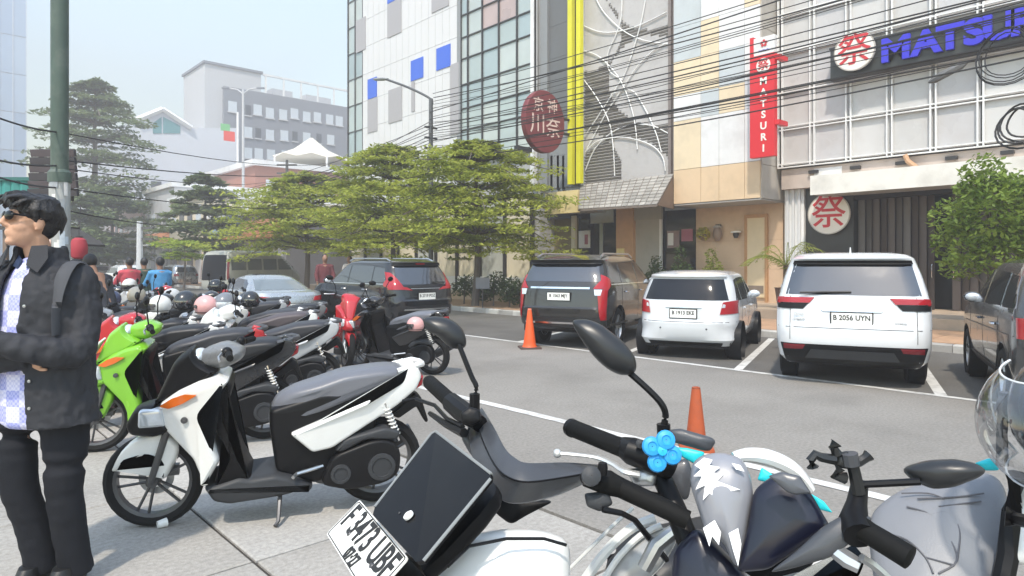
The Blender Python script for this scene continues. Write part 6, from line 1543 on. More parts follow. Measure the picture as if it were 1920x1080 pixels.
b = puff([(1172, 880), (1215, 874), (1235, 890), (1228, 912), (1190, 912)], pz(1203, 893, 1.07), (EYE-pz(1203, 893, 1.07)).normalized(), .02, bulge=.4, rnd_px=6); addto(Bk, b).build('lever_bracket', ALLOY, ang=50)
LB(Bk).tube([q(1232, 878, 1.08), q(1250, 915, 1.05), q(1275, 975, 1.0), q(1300, 1040, .95)], [.02, .02, .022, .022], 12).build('handlebar', BLACKPL)
LB(Bk).tube([q(1170, 905, 1.05), q(1195, 922, 1.04), q(1240, 930, 1.03), q(1280, 960, 1.0)], .006, 6).build('cable', BLACKPL)
zB = (pz(1245, 805, 1.13)-EYE).dot(_fw)
LB(Bk).tube([pD(1245, 822, zB), pD(1244, 795, zB)], .015, 10).build('mirror_clamp', BLACKPL)
LB(Bk).tube(catmull([tuple(x) for x in (pD(1244, 800, zB), pD(1248, 778, zB), pD(1240, 757, zB), pD(1215, 730, zB+.01), pD(1170, 690, zB+.03))], 5, False), .0075, 8).build('mirror_stem', BLACKPL)
cm = pD(1130, 650, zB+.03)
b = puff([(1070, 599), (1100, 597), (1128, 608), (1170, 641), (1192, 668), (1195, 692), (1186, 704), (1160, 704), (1135, 690), (1112, 668), (1092, 640), (1078, 618)], cm, (EYE-cm).normalized(), .035, bulge=.9, rnd_px=14); addto(Bk, b).build('mirror', mat('mirror_shell'), ang=60)
b = puff([(1252, 806), (1275, 803), (1335, 820), (1343, 828), (1332, 846), (1318, 845), (1258, 828)], pz(1297, 825, 1.12), (EYE-pz(1297, 825, 1.12)).normalized(), .03, bulge=.35, rnd_px=6); addto(Bk, b).build('brake_reservoir', GREYC, ang=50)
# blue flower charm
FLB = mat('flower_blue', (.025, .30, .68), .45, var=.12, scale=60)
fl0 = pD(1240, 845, 1.25); fn = (EYE-fl0).normalized(); fx = fn.cross(_up).normalized()*-1; fy = fn.cross(fx)*-1
flw = thing('flower_charm', 'small blue five-lobed flower charm clipped on the brake switch', 'charm', fl0)
for (dx, dy) in ((-18, -8), (8, -20), (20, 8), (-8, 22)):
    c_ = (_rt*dx+Vector((0, 0, -1))*dy)*1.25/F
    M().lathe([(.0165, -.006), (.0185, 0), (.0165, .006), (.009, .0085), (.007, .006), (.001, .0055)], 16, Matrix.Translation(c_) @ frame((0, 0, 0), _rt, fn.cross(_rt))).build('petal', FLB, flw)
M().lathe([(.010, 0), (.009, .01), (.001, .012)], 12, frame((0, 0, 0), _rt, fn.cross(_rt))).build('centre', mat('flower_centre', (.02, .4, .75), .4), flw)
b = puff([(1262, 838), (1290, 840), (1322, 848), (1316, 862), (1306, 872), (1280, 858)], pD(1292, 855, zB-.06), (EYE-pD(1292, 855, zB)).normalized(), .012, bulge=.5, rnd_px=5); addto(Bk, b).build('cyan_ribbon', CYAN, ang=50)
b = puff([(1245, 870), (1290, 858), (1300, 890), (1290, 940), (1258, 930)], pD(1272, 900, zB-.08), (EYE-pD(1272, 900, zB)).normalized(), .03, bulge=.3); addto(Bk, b).build('stem_cover', GREYC, ang=50)
# grey cowl with splash, navy centre, white arc
SPL = bpy.data.materials.new('splash_cowl'); SPL.use_nodes = True; MATS['splash_cowl'] = SPL
Pc = pD(1365, 930, 1.20); Nc = (EYE-Pc).normalized()
b = puff([(1296, 868), (1315, 852), (1352, 846), (1392, 858), (1408, 890), (1414, 930), (1404, 985), (1392, 1065), (1376, 1062), (1356, 1015), (1326, 1010), (1310, 960), (1292, 905)], Pc, Nc, .05, bulge=.7, rnd_px=16); ck = addto(Bk, b).build('splash_cowl', mat('cowl_lilac', (.22, .225, .25), .35, var=.08, coat=.4), ang=60)
SPW = mat('splash_white', (.80, .80, .80), .4)
def decal(pts, P, N, off):
    F_ = planepoly(pts, P+N*off, N); return M().prism(F_, -N*.003)
for dec in ([(1302, 872), (1320, 858), (1336, 862), (1330, 872), (1350, 876), (1338, 886), (1356, 890), (1345, 902), (1388, 918), (1362, 922), (1342, 920), (1352, 938), (1330, 925), (1318, 938), (1322, 910), (1304, 918), (1316, 893), (1300, 893), (1314, 880)],
            [(1318, 990), (1340, 975), (1352, 998), (1348, 1022), (1335, 1005), (1330, 1025)], [(1366, 1000), (1384, 990), (1390, 1020), (1384, 1062), (1374, 1030)], [(1372, 868), (1388, 872), (1396, 884), (1380, 880)]):
    addto(Bk, decal(dec, Pc, Nc, .034)).build('splash_decal', SPW, ck, ang=0)
Pn = pD(1475, 960, 1.14)
b = puff([(1412, 920), (1440, 895), (1470, 885), (1500, 895), (1525, 930), (1545, 965), (1560, 990), (1500, 1030), (1440, 1070), (1380, 1075), (1402, 985)], Pn, (EYE-Pn).normalized(), .06, bulge=.3, rnd_px=14); addto(Bk, b).build('navy_cowl', NAVY, ang=60)
b = puff([(1440, 892), (1465, 884), (1500, 892), (1522, 925), (1490, 928), (1475, 922)], pD(1478, 905, 1.09), (EYE-Pn).normalized(), .012, bulge=.5, rnd_px=5); addto(Bk, b).build('cowl_visor', mat('visor_grey', (.07, .075, .085), .3), ang=50)
LB(Bk).tube(catmull([tuple(pD(a, b_, 1.28)) for a, b_ in ((1375, 857), (1405, 853), (1440, 858), (1475, 873), (1500, 893), (1520, 918))], 5, False), [.009+.0115*math.sin(math.pi*(k+2)/29) for k in range(26)], 10, flat=.8).build('white_arc', BW)
b = puff([(1428, 876), (1450, 890), (1440, 905), (1420, 900)], pD(1436, 890, 1.24), Nc, .01, bulge=.4, rnd_px=4); addto(Bk, b).build('cyan_accent', CYAN, ang=50)
b = puff([(1520, 925), (1545, 940), (1562, 962), (1535, 955)], pD(1540, 945, 1.2), Nc, .01, bulge=.4, rnd_px=4); addto(Bk, b).build('cyan_accent', CYAN, ang=50)
Pg = pD(1545, 1010, 1.06)
b = puff([(1440, 1075), (1490, 1035), (1545, 985), (1580, 965), (1640, 968), (1618, 1000), (1560, 1045), (1480, 1068)], Pg, (EYE-Pg).normalized(), .03, bulge=.4, rnd_px=14); addto(Bk, b).build('side_cowl', GREYC, ang=60)
b = puff([(1262, 1030), (1305, 985), (1330, 1010), (1400, 1080), (1400, 1180), (1250, 1180)], pD(1320, 1080, 1.22), (EYE-Pg).normalized(), .06, bulge=.3, rnd_px=20); addto(Bk, b).build('lower_cowl', NAVY, ang=60)
# pale side rails and lamp
RAIL = mat('rail_white', (.66, .67, .66), .3, var=.06, coat=.4)
for pts, r_, D_ in (([(1188, 952), (1150, 985), (1105, 1030), (1050, 1085)], .0045, 1.5), ([(1228, 972), (1185, 990), (1140, 1030), (1098, 1085)], .011, 1.42), ([(1240, 985), (1200, 1005), (1160, 1045), (1130, 1090)], .007, 1.40)):
    LB(Bk).tube(catmull([tuple(pD(a, b_, D_)) for a, b_ in pts], 4, False), r_, 8).build('side_rail', RAIL)
b = puff([(1150, 1040), (1200, 1005), (1250, 985), (1275, 1000), (1240, 1060), (1190, 1110), (1130, 1120)], pD(1205, 1045, 1.40), (EYE-Pg).normalized(), .04, bulge=.4, rnd_px=16); addto(Bk, b).build('lamp_housing', mat('lamp_grey_clear', (.34, .345, .35), .2, coat=.5, var=.25, scale=20), ang=60)
LB(Bk).tube([pD(1208, 1065, 1.3), pD(1232, 1020, 1.3), pD(1262, 998, 1.3), pD(1290, 985, 1.29)], [.014, .016, .014, .012], 10).build('steering_clamp', ALLOY)
# near handlebar, phone holder, near mirror
LB(Bk).tube([pD(1612, 905, 1.1), pD(1606, 945, 1.08), pD(1600, 975, 1.06), pD(1612, 1005, 1.03)], [.013, .016, .022, .024], 12).build('bar_riser', BLACKPL)
LB(Bk).tube([pD(1605, 985, 1.05), pD(1630, 1000, 1.03), pD(1690, 1036, .99), pD(1706, 1046, .98), pD(1710, 1048, .978)], [.02, .0175, .018, .018, .010], 14).build('grip', RUBBER)
LB(Bk).tube([pD(1555, 1025, 1.06), pD(1590, 1050, 1.04), pD(1612, 1062, 1.03)], [.012, .014, .012], 8).build('steering_clamp', ALLOY)
LB(Bk).tube(catmull([tuple(pD(a, b_, 1.02)) for a, b_ in ((1615, 1045), (1640, 1062), (1665, 1085), (1700, 1120))], 3, False), .007, 6).build('brake_lever', ALLOY)
ph = thing('phone_holder', 'black claw phone holder clamped on the handlebar of the flower scooter', 'phone holder', pD(1600, 900, 1.1))
PHM = mat('holder_black', (.015, .016, .017), .4)
def pt(px, py, D=1.08): return pD(px, py, D)
addto(ph, M().tube([pt(1610, 925), pt(1602, 885), pt(1598, 870)], [.011, .010, .010], 8)).build('stalk', PHM)
addto(ph, puff([(1560, 850), (1590, 845), (1600, 862), (1592, 880), (1565, 876)], pt(1580, 862), (EYE-pt(1580, 862)).normalized(), .02, bulge=.3, rnd_px=5)).build('clamp_body', PHM, ang=50)
for pts in ([(1565, 862), (1540, 858), (1528, 852), (1520, 862), (1524, 876)], [(1570, 852), (1562, 838), (1568, 830)], [(1590, 870), (1612, 866), (1624, 858), (1630, 853)], [(1575, 876), (1565, 892), (1585, 896)]):
    addto(ph, M().tube([pt(a, b_) for a, b_ in pts], [.009]+[.0075]*(len(pts)-2)+[.010], 7)).build('claw', PHM)
addto(ph, M().tube([pt(1592, 850, 1.075), pt(1596, 872, 1.075)], .013, 10)).build('thumb_wheel', GREYC)
zm = 1.05
LB(Bk).tube([pD(1605, 912, 1.09), pD(1625, 908, 1.08), pD(1725, 903, zm)], [.012, .006, .006], 8).build('mirror_stem', BLACKPL)
cm = pD(1770, 892, zm)
b = puff([(1690, 882), (1702, 872), (1740, 862), (1790, 860), (1830, 868), (1852, 882), (1838, 895), (1790, 914), (1750, 918), (1712, 903)], cm, Vector((EYE-cm)).normalized(), .028, bulge=.9, rnd_px=12); addto(Bk, b).build('mirror', mat('mirror_shell'), ang=60)
# big grey embossed seat of the flower scooter
SEATG = mat('seat_pale_grey', (.19, .195, .21), .42, var=.06, scale=9, bump=.1, bscale=300)
Ps = pz(1770, 1000, .83); 
b = puff([(1625, 985), (1640, 950), (1690, 915), (1760, 902), (1850, 880), (1885, 905), (1900, 980), (1890, 1090), (1800, 1190), (1700, 1180), (1640, 1100)], pD(1765, 1010, 1.62), (Vector((EYE-pD(1765, 1010, 1.62))).normalized()+Vector((0, 0, .7))).normalized(), .09, bulge=.5, rnd_px=30); ss = addto(Bk, b).build('passenger_seat', SEATG, ang=70)
Ns = (Vector((EYE-pD(1765, 1010, 1.62))).normalized()+Vector((0, 0, .7))).normalized()
SEAMG = mat('seat_seam', (.10, .10, .11), .6)
for pts in ([(1700, 950), (1745, 965), (1775, 1000), (1795, 1050), (1760, 1075)], [(1660, 1000), (1700, 1012), (1735, 1045), (1750, 1075)], [(1745, 965), (1772, 960), (1790, 975), (1800, 1000), (1795, 1050)], [(1735, 1045), (1790, 1060)], [(1720, 935), (1790, 932), (1845, 925)], [(1760, 950), (1840, 940)], [(1690, 925), (1740, 925), (1770, 935)]):
    F_ = planepoly(pts, pD(1765, 1010, 1.62)+Ns*.043, Ns); addto(Bk, M().tube(catmull([tuple(x) for x in F_], 4, False), .0022, 5)).build('seat_seam', SEAMG, ss)
b = puff([(1830, 868), (1858, 858), (1872, 866), (1874, 882), (1850, 882)], pD(1852, 870, 1.6), Nc, .02, bulge=.3, rnd_px=5); addto(Bk, b).build('cyan_accent', CYAN, ang=50)

# ---------------- third bike, mostly out of frame, with helmet on its mirror
stC = Vector((1.02, -.22, 0))
Ck = thing('helmet_scooter', 'white scooter at the end of the row with a visored helmet hung on it', 'motorbike', stC)
low_body(Ck, stC, BW, seat_z=.6, L0=-.35, L1=-.7, zmax=.5)
LB(Ck).tube([pD(1885, 968, 1.3), pD(1905, 973, 1.29), pD(1960, 985, 1.2)], [.02, .012, .014], 10).build('bar_weight', BLACKPL)
LB(Ck).tube([pD(1960, 985, 1.2), pD(2060, 1010, 1.08)], .022, 12).build('grip', RUBBER)
b = puff([(1905, 900), (1960, 870), (2040, 900), (2050, 1000), (1960, 1060), (1895, 1060)], pD(1960, 960, 1.5), Nc, .06, bulge=.4, rnd_px=20); addto(Ck, b).build('front_cowl', BW, ang=60)
LB(Ck).tube([pD(1906, 890, 1.5), pD(1900, 960, 1.52), pD(1890, 1040, 1.5), pD(1880, 1090, 1.48)], .022, 8).build('cowl_edge', BLACKPL)
LB(Ck).tube([pD(1945, 985, 1.22), pD(1935, 900, 1.3), pD(1932, 820, 1.33)], .008, 8).build('mirror_stem', BLACKPL)
hc = pD(2034, 775, 1.38)
VIS = bpy.data.materials.new('clear_visor'); VIS.use_nodes = True; t = VIS.node_tree; N_ = t.nodes
gl = N_.new('ShaderNodeBsdfGlossy'); gl.inputs['Roughness'].default_value = .03; tr_ = N_.new('ShaderNodeBsdfTransparent'); tr_.inputs[0].default_value = (.93, .95, .97, 1)
lw = N_.new('ShaderNodeLayerWeight'); lw.inputs[0].default_value = .22; mxs = N_.new('ShaderNodeMixShader'); ad = N_.new('ShaderNodeMath'); ad.operation = 'MULTIPLY_ADD'; ad.inputs[1].default_value = .75; ad.inputs[2].default_value = .10
t.links.new(lw.outputs['Facing'], ad.inputs[0]); t.links.new(ad.outputs[0], mxs.inputs[0]); t.links.new(tr_.outputs[0], mxs.inputs[1]); t.links.new(gl.outputs[0], mxs.inputs[2]); t.links.new(mxs.outputs[0], N_['Material Output'].inputs[0])
MATS['clear_visor'] = VIS
Hh = thing('visor_helmet', 'dark helmet with a large clear visor hung over the white scooter mirror', 'helmet', hc)
r = .14; ax = (-_rt*.9-_fw*.35).normalized()           # visor opens towards the flower scooter
az_ = math.atan2(ax.y, ax.x)
Hh.rotation_euler = (0, R(14), az_)
n, k = 24, 12; rings = []
for i in range(k+1):
    a = math.pi*(.03+.72*i/k); rings.append([(r*1.02*math.sin(a)*math.cos(t_), r*.9*math.sin(a)*math.sin(t_), r*math.cos(a)) for t_ in [2*math.pi*j/n for j in range(n)]])
rings.append([(x*.86, y*.86, z+.01) for x, y, z in rings[-1]]); rings.append([(x*.7, y*.7, r*.2) for x, y, z in rings[-1]])
M().loft(rings).build('shell', hm('charcoal', (.035, .037, .04)), Hh)
vs = []
for i in range(10):
    z = -r*.72+r*1.55*i/9; rr = math.sqrt(max(.04, 1-(z/(r*1.08))**2))*r*1.2
    vs.append([(rr*1.1*math.cos(t_)+.045, rr*.92*math.sin(t_), z) for t_ in [R(-88)+R(176)*j/20 for j in range(21)]])
vi = M().loft(vs, cap=False, close=False).build('visor', VIS, Hh)
edge = [vs[0][j] for j in range(21)]+[vs[i][20] for i in range(1, 10)]+[vs[9][j] for j in range(19, -1, -1)]+[vs[i][0] for i in range(8, -1, -1)]
M().tube(edge, .0022, 5).build('visor_edge', mat('visor_edge', (.62, .64, .65), .2), vi)
M().tube([(.03, -r*.95, .03), (.05, -r*1.02, -.06), (.09, -r*.9, -.12)], .012, 6).build('visor_hinge', DALLOY, Hh)
for s_ in (-1, 1): M().lathe([(.03, 0), (.028, .014), (.001, .018)], 14, Matrix.Translation((.03, s_*r*.9, .0)) @ Matrix.Rotation(-s_*math.pi/2, 4, 'X')).build('visor_pivot', DALLOY, Hh)
# ================================================================= people
SKIN = mat('skin', (.52, .30, .20), .5, var=.08, scale=14, spec=.35); SKIN2 = mat('skin_dark', (.26, .14, .09), .5, var=.1)
HAIRM = mat('hair', (.011, .010, .011), .45, var=.35, scale=22, bump=.6, bscale=90)
JKT = mat('jacket_black', (.027, .028, .033), .66, var=.25, scale=10, bump=.25, bscale=220, spec=.3)
PANT = mat('trousers_black', (.011, .012, .016), .8, var=.25, scale=9, bump=.2, bscale=240, spec=.25)
# patterned shirt: woven blue and white blocks
SHIRT = bpy.data.materials.new('shirt_print'); SHIRT.use_nodes = True; t = SHIRT.node_tree; N_ = t.nodes; bsd = N_['Principled BSDF']; bsd.inputs['Roughness'].default_value = .8
tc = N_.new('ShaderNodeTexCoord'); ck1 = N_.new('ShaderNodeTexChecker'); ck1.inputs['Scale'].default_value = 14; ck2 = N_.new('ShaderNodeTexChecker'); ck2.inputs['Scale'].default_value = 90
ck1.inputs[1].default_value = (.25, .27, .62, 1); ck1.inputs[2].default_value = (.70, .68, .80, 1); ck2.inputs[1].default_value = (.62, .62, .84, 1); ck2.inputs[2].default_value = (.34, .36, .70, 1)
mxn = N_.new('ShaderNodeMix'); mxn.data_type = 'RGBA'; mxn.inputs[0].default_value = .5
t.links.new(tc.outputs['Object'], ck1.inputs[0]); t.links.new(tc.outputs['Object'], ck2.inputs[0]); t.links.new(ck1.outputs[0], mxn.inputs[6]); t.links.new(ck2.outputs[0], mxn.inputs[7]); t.links.new(mxn.outputs[2], bsd.inputs['Base Color'])
def wrinkle(o, amp, sc, seed=0, stretch=(1, 1, 1)):
    import numpy as np
    me = o.data; n = len(me.vertices); me.update()
    co = np.empty(n*3, 'f'); no = np.empty(n*3, 'f')
    me.vertices.foreach_get('co', co); me.vertices.foreach_get('normal', no); co = co.reshape(-1, 3); no = no.reshape(-1, 3)
    q_ = co*np.array(stretch, 'f')*sc+np.array((seed, seed*2, 0), 'f')
    d = np.array([noise.noise(Vector(p))+.5*noise.noise(Vector(p)*2.1) for p in q_.tolist()], 'f')
    co = co+no*(d*amp)[:, None]
    me.vertices.foreach_set('co', co.astype('f').ravel()); me.update()
def tubes(m, chains, n=12):
    for pts, rs in chains: m.tube(catmull([tuple(p) for p in pts], 3, False), [a for a in [r_[0] for r_ in catmull([(r_,) for r_ in rs], 3, False)]], n)
    return m
px2 = lambda px, py, y=0.: Vector(((px-75)*.00251, y, 1.5+(493-py)*.00251))
pm0 = pz(75, 1098); pm0.z = 0
man = thing('person', 'person in black jacket over a blue patterned shirt with arms crossed and dark sunglasses', 'person', pm0, -YAW)
# head frame
HC = Vector((-.038, -.01, 1.688)); hf = Vector((-.60, -.79, .12)).normalized(); hs = hf.cross(Vector((0, 0, 1))).normalized(); hu = hs.cross(hf)
def hp(f, s, u): return HC+hf*f+hs*s+hu*u
hm3 = Matrix((hs, hf, hu)).transposed()
bd = M()
bd.ell(hp(-.012, 0, .025), (.078, .097, .095), 20, 14, hm3); bd.ell(hp(.018, 0, -.045), (.062, .072, .075), 18, 12, hm3)
bd.ell(hp(.062, 0, -.098), (.028, .026, .02), 12, 8, hm3); bd.ell(hp(.04, .035, -.03), (.03, .04, .035), 12, 8, hm3); bd.ell(hp(.04, -.035, -.03), (.03, .04, .035), 12, 8, hm3)
bd.tube([hp(.085, 0, .03), hp(.098, 0, .005), hp(.112, 0, -.022), hp(.098, 0, -.033)], [.009, .011, .014, .010], 10)
for s_ in (-1, 1):
    bd.ell(hp(.093, s_*.012, -.027), (.009, .011, .008), 8, 6, hm3)
    bd.ell(hp(.078, s_*.032, .034), (.024, .012, .007), 10, 6, hm3)
    bd.ell(hp(-.012, s_*.080, -.008), (.009, .022, .033), 10, 8, hm3); bd.ell(hp(-.004, s_*.080, -.032), (.008, .011, .012), 8, 6, hm3)
bd.ell(hp(.084, 0, -.055), (.023, .010, .006), 12, 6, hm3); bd.ell(hp(.081, 0, -.068), (.020, .011, .0075), 12, 6, hm3)
bd.tube([HC+Vector((.01, .01, -.06)), Vector((-.025, .02, 1.56)), Vector((-.012, .03, 1.48)), Vector((-.01, .03, 1.40))], [.055, .056, .062, .10], 16)
bd.tube([(-.01, .03, 1.42), (-.01, .02, 1.25), (-.01, .02, 1.0), (-.005, .02, .85)], [.10, .11, .11, .12], 16)
# arms (inside the sleeves) and hands
LA = [Vector((.165, .02, 1.41)), Vector((.215, -.02, 1.22)), Vector((.22, -.10, 1.10)), Vector((.06, -.225, 1.135)), Vector((-.11, -.235, 1.17)), Vector((-.165, -.235, 1.18))]
RA = [Vector((-.21, .02, 1.41)), Vector((-.30, .0, 1.22)), Vector((-.30, -.10, 1.09)), Vector((-.12, -.16, 1.07)), Vector((.06, -.15, 1.08))]
bd.tube(LA, [.05, .045, .042, .035, .028, .024], 10); bd.tube(RA, [.05, .045, .042, .035, .028], 10)
def hand(w, d, up, s=1):
    d = d.normalized(); sd_ = d.cross(up).normalized(); up = sd_.cross(d)
    bd.ell(w+d*.045, (.048, .018, .040), 12, 8, Matrix((d, up, sd_)).transposed())
    for k, (o_, L_) in enumerate(((-.030, .062), (-.010, .072), (.011, .068), (.030, .052))):
        b0 = w+d*.075+sd_*o_; bd.tube([b0, b0+d*L_*.5-up*.006, b0+d*L_*.85-up*.022, b0+d*L_*.95-up*.035], [.0095, .009, .008, .0065], 8)
    b0 = w+d*.02-sd_*.035*s; bd.tube([b0, b0+d*.03-sd_*.02*s-up*.01, b0+d*.055-sd_*.022*s-up*.018], [.011, .010, .008], 8)
hand(LA[-1], Vector((-1, .1, .12)), Vector((0, -1, .2))); hand(RA[-1], Vector((1, -.1, .1)), Vector((0, -1, .2)), -1)
LL = [Vector((-.10, .02, .86)), Vector((-.115, .0, .66)), Vector((-.09, -.01, .47)), Vector((-.04, .02, .25)), Vector((-.012, .04, .09))]
RL = [Vector((.095, .02, .86)), Vector((.12, .0, .66)), Vector((.125, -.02, .47)), Vector((.14, .0, .25)), Vector((.15, .03, .09))]
for L_ in (LL, RL): bd.tube(L_, [.075, .07, .055, .045, .04], 10)
b_o = bd.build('body', SKIN, man); remesh(b_o, .0055, 5)
# trousers
tr = M(); tubes(tr, [(LL[:-1]+[Vector((-.01, .04, .05))], [.108, .098, .078, .072, .074]), (RL[:-1]+[Vector((.152, .03, .05))], [.108, .098, .080, .072, .072])], 16)
tr.loft([[(-.01+a*math.cos(t_), .02+b_*math.sin(t_), z) for t_ in [2*math.pi*k/20 for k in range(20)]] for z, a, b_ in ((.74, .15, .10), (.80, .19, .125), (.90, .185, .12), (.98, .175, .115))])
t_o = tr.build('trousers', PANT, man); remesh(t_o, .011, 5); wrinkle(t_o, .0035, 13, 3, (1, 1, 1.5))
for L_ in (LL, RL):
    e = L_[-1]; M().loft([[(e.x-.02+a*math.cos(t_)-.35*c_, e.y-.05+b_*math.sin(t_)-.3*c_*0, z) for t_ in [2*math.pi*k/16 for k in range(16)]] for z, a, b_, c_ in ((.0, .05, .135, 0), (.02, .055, .14, 0), (.045, .053, .13, 0), (.07, .048, .09, 0), (.10, .045, .06, 0))]).build('shoe', mat('shoe_black', (.012, .012, .013), .5), man)
# shirt
sh = M(); tf_ = R(-14)
def ringpt(a, b_, ph, z, cx=-.01, cy=.02):
    x, y = a*math.sin(ph), -b_*math.cos(ph); return Vector((cx+x*math.cos(tf_)-y*math.sin(tf_), cy+x*math.sin(tf_)+y*math.cos(tf_), z))
for_sh = [(.735, .215, .150), (.80, .215, .150), (.95, .20, .145), (1.1, .20, .145), (1.25, .205, .145), (1.38, .19, .13), (1.46, .13, .10), (1.505, .075, .075), (1.53, .066, .068)]
sh.loft([[ringpt(a, b_, 2*math.pi*k/28, z) for k in range(28)] for z, a, b_ in for_sh], cap=True)
s_o = sh.build('shirt', SHIRT, man, ang=60); sm = s_o.modifiers.new('s', 'SUBSURF'); sm.levels = 2; baked(s_o)
for p_ in s_o.data.polygons: p_.use_smooth = True
wrinkle(s_o, .004, 14, 9)
# jacket shell, open at the front, with sleeves
lvj = [(.765, .285, .19, .42), (.80, .275, .185, .41), (.92, .262, .18, .38), (1.05, .25, .175, .34), (1.2, .25, .178, .28), (1.33, .25, .172, .25), (1.42, .232, .15, .27), (1.475, .185, .125, .33), (1.51, .125, .105, .5), (1.545, .108, .10, .62), (1.575, .102, .098, .72)]
jk = M(); rings = []
for z, a, b_, g in lvj:
    phs = [g+(2*math.pi-2*g)*k/36 for k in range(37)]
    out = [ringpt(a, b_, ph, z) for ph in phs]; inn = [ringpt(a-.016, b_-.016, ph, z) for ph in reversed(phs)]
    rings.append(out+inn)
jk.loft(rings)
tubes(jk, [([Vector((.13, .03, 1.44))]+LA[:5], [.078, .082, .075, .070, .060, .052]), ([Vector((-.16, .03, 1.44))]+RA, [.078, .082, .075, .070, .060, .052])], 16)
j_o = jk.build('jacket', JKT, man); remesh(j_o, .0085, 4); wrinkle(j_o, .008, 8, 5, (1.2, 1.2, .9)); wrinkle(j_o, .0065, 15, 1, (1.5, 1.5, .8)); wrinkle(j_o, .004, 30, 4)
# collar flaps, cuff, buttons
DEN = mat('collar_navy', (.02, .035, .085), .75, var=.2)
for s_ in (-1, 1):
    pts = [ringpt(.105, .105, s_*.55, 1.575), ringpt(.13, .13, s_*.45, 1.49), ringpt(.175, .15, s_*.72, 1.455), ringpt(.15, .13, s_*1.0, 1.52), ringpt(.112, .108, s_*1.1, 1.58)]
    nn = (ringpt(.2, .2, s_*.7, 1.5)-Vector((-.01, .02, 1.5))).normalized()
    M().loft([[p+nn*.012 for p in pts], [p+nn*.020+Vector((0, 0, .002)) for p in pts]]).build('collar', JKT, man)
    pts = [ringpt(.073, .078, s_*.15, 1.515), ringpt(.082, .09, s_*.25, 1.475), ringpt(.10, .098, s_*.65, 1.49), ringpt(.085, .085, s_*1.0, 1.545)]
    M().loft([[p+nn*.004 for p in pts], [p+nn*.010 for p in pts]]).build('shirt_collar', DEN, man)
for z in (.86, .98, 1.31): M().lathe([(.0075, 0), (.007, .004), (.001, .005)], 10, frame(ringpt(.262, .186, .42 if z > 1.2 else .50, z), (1, 0, 0), (0, 0, 1))).build('button', ALLOY, man)
# backpack strap over the shoulder
STR = mat('strap_grey', (.06, .062, .07), .8, var=.2, bump=.2, bscale=300)
M().tube(catmull([tuple(ringpt(a, b_, ph, z)) for a, b_, ph, z in ((.262, .188, .95, 1.18), (.262, .188, .95, 1.30), (.245, .165, 1.05, 1.43), (.19, .12, 1.5, 1.50), (.19, .13, 2.1, 1.47), (.2, .17, 2.5, 1.35))], 5, False), .032, 8, flat=.25).build('backpack_strap', STR, man)
# hair: cap of overlapping strands
hr = M(); hr.ell(hp(-.022, 0, .045), (.088, .105, .088), 22, 14, hm3); hr.ell(hp(.055, 0, .085), (.070, .048, .040), 16, 10, hm3); hr.ell(hp(-.06, 0, .01), (.078, .06, .085), 16, 10, hm3)
for s_ in (-1, 1): hr.tube([hp(.02, s_*.078, .06), hp(.005, s_*.084, .02), hp(.003, s_*.082, -.005)], [.02, .014, .006], 8)
rg = random.Random(6)
for k in range(90):
    a = rg.uniform(-1, 1); b0 = hp(rg.uniform(-.09, .03), a*.07, .125-abs(a)*.03); fwd_ = rg.uniform(.05, .10)
    e = b0+hf*fwd_+hs*rg.uniform(-.02, .02)+hu*rg.uniform(-.035, .0); e2 = e+hf*.012+hu*rg.uniform(-.045, -.02)
    hr.tube([b0, (b0+e)/2+hu*.012, e, e2], [.012, .011, .008, .002], 6)
for k in range(70):
    a = rg.uniform(1.2, 5.08); b0 = hp(-.02+.09*math.cos(a), .08*math.sin(a), .09); e = hp(-.025+.105*math.cos(a), .09*math.sin(a), rg.uniform(-.05, .0) if abs(math.sin(a)) < .8 else rg.uniform(0, .03))
    hr.tube([b0, (b0+e)/2+hs*.012*math.sin(a)+hf*.012*math.cos(a), e], [.012, .012, .003], 6)
h_o = hr.build('hair', HAIRM, man); remesh(h_o, .005, 4)
# sunglasses
GLS = mat('sunglass', (.004, .004, .005), .12, spec=.3)
for s_ in (-1, 1):
    c_ = hp(.094, s_*.034, .016); M().ell(c_, (.035, .010, .022), 16, 8, Matrix.Rotation(s_*R(-12), 3, hu) @ hm3).build('sunglass_lens', GLS, man)
    M().tube([hp(.088, s_*.064, .022), hp(.03, s_*.080, .02), hp(-.02, s_*.086, .012)], [.005, .004, .003], 6).build('sunglass_temple', BLACKPL, man)
M().tube([hp(.103, -.012, .022), hp(.106, 0, .024), hp(.103, .012, .022)], .003, 6).build('sunglass_bridge', BLACKPL, man)
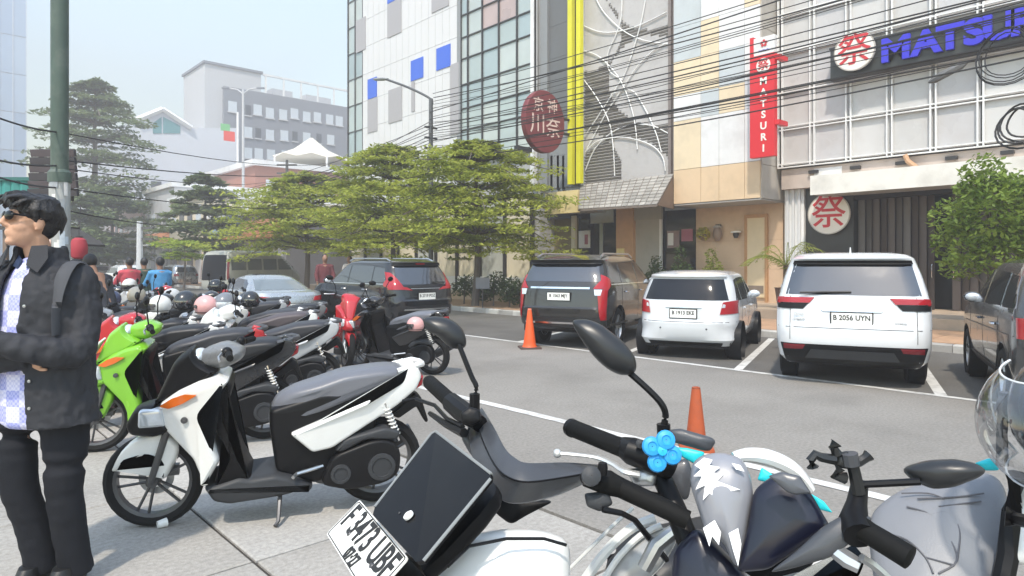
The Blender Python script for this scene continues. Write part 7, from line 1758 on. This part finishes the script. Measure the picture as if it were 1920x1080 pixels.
# ---------------- smaller figures
def figure(label, p, rz, shirt, pants, pose='stand', skin=SKIN2, lean=0., hairm=HAIRM, group=None):
    o = thing('person', label, 'person', p, rz, group)
    sit = pose == 'ride'
    hz = .80 if sit else .92; top = hz+.52
    lx = lean
    def T(x, y, z): return Vector((x, y+lx*(z-hz), z))
    body = M(); body.ell(T(0, .02, top+.185), (.078, .098, .118), 14, 10); body.tube([T(0, 0, top+.12), T(0, 0, top+.0)], .058, 10)
    body.tube([T(0, 0, hz), T(0, 0, top)], [.11, .12], 12)
    body.ell(T(0, .115, top+.175), (.014, .018, .02), 8, 6)
    arms = [[T(s_*.17, 0, top-.03), T(s_*.24, .04 if not sit else .14, top-.28), T(s_*.22, .14 if not sit else .40, top-.50 if not sit else top-.33)] for s_ in (-1, 1)]
    legs = [[Vector((s_*.09, 0, hz)), Vector((s_*.11, .02, .48)), Vector((s_*.11, 0, .06))] if not sit else [Vector((s_*.10, 0, hz)), Vector((s_*.17, .36, hz-.08)), Vector((s_*.18, .30, .34))] for s_ in (-1, 1)]
    for a in arms: body.tube(a, [.045, .038, .03], 8); d = (a[2]-a[1]).normalized(); body.ell(a[2]+d*.05, (.03, .045, .03), 8, 6)
    for l in legs: body.tube(l, [.07, .055, .04], 8); body.ell(l[2]+Vector((0, .06, -.02)), (.045, .12, .04), 8, 6)
    remesh(body.build('body', skin, o), .014, 3)
    s = M(); s.loft([[T(a*math.cos(t_), b_*math.sin(t_), z) for t_ in [2*math.pi*k/18 for k in range(18)]] for z, a, b_ in ((hz-.06, .18, .13), (hz+.15, .17, .125), (hz+.35, .20, .13), (top-.03, .19, .12), (top+.03, .10, .08))])
    for a in arms: s.tube([a[0]+Vector((-.04*(1 if a[0].x > 0 else -1), 0, 0)), a[0], a[1], a[1].lerp(a[2], .85)], [.07, .078, .062, .048], 10)
    so_ = s.build('shirt', shirt, o); remesh(so_, .016, 3); wrinkle(so_, .006, 11, 2)
    t_ = M(); tubes(t_, [(l, [.10, .085, .065]) for l in legs], 12); t_.ell((0, 0, hz), (.17, .13, .13), 14, 8); to = t_.build('trousers', pants, o); remesh(to, .018, 3)
    h = M().ell(T(0, -.012, top+.212), (.086, .102, .105), 14, 10); h.build('hair', hairm, o)
    return o
DJ = mat('jacket_navy', (.02, .022, .03), .7, var=.2); RS = mat('shirt_red', (.45, .06, .08), .75, var=.1); BS = mat('shirt_blue', (.07, .26, .50), .75, var=.1)
def gp(px, Z): p = pD(px, 493, Z); p.z = 0; return p
figure('person in a dark jacket leaning over the scooters behind the green pole', gp(203, 9.4), R(70)-YAW, DJ, PANT, 'ride', SKIN2, .5)
figure('rider in a red shirt seen from behind among the motorbikes', gp(243, 15.5), R(10), RS, PANT, 'ride')
figure('rider in a bright blue shirt seen from behind beyond the helmets', gp(300, 14.5), R(5), BS, PANT, 'ride')
figure('rider in dark green between the red and the blue riders', gp(270, 16.5), R(0), mat('shirt_dgreen', (.03, .06, .045), .8), PANT, 'ride')
figure('person in dark red standing on the road between the sedan and the black MPV', gp(609, 19), R(160), mat('shirt_maroon', (.12, .03, .035), .8), PANT, 'stand')
figure('person in pale shirt walking on the sidewalk under the street trees', gp(655, 23.5), R(120), mat('shirt_pale', (.5, .45, .42), .8), PANT, 'stand')
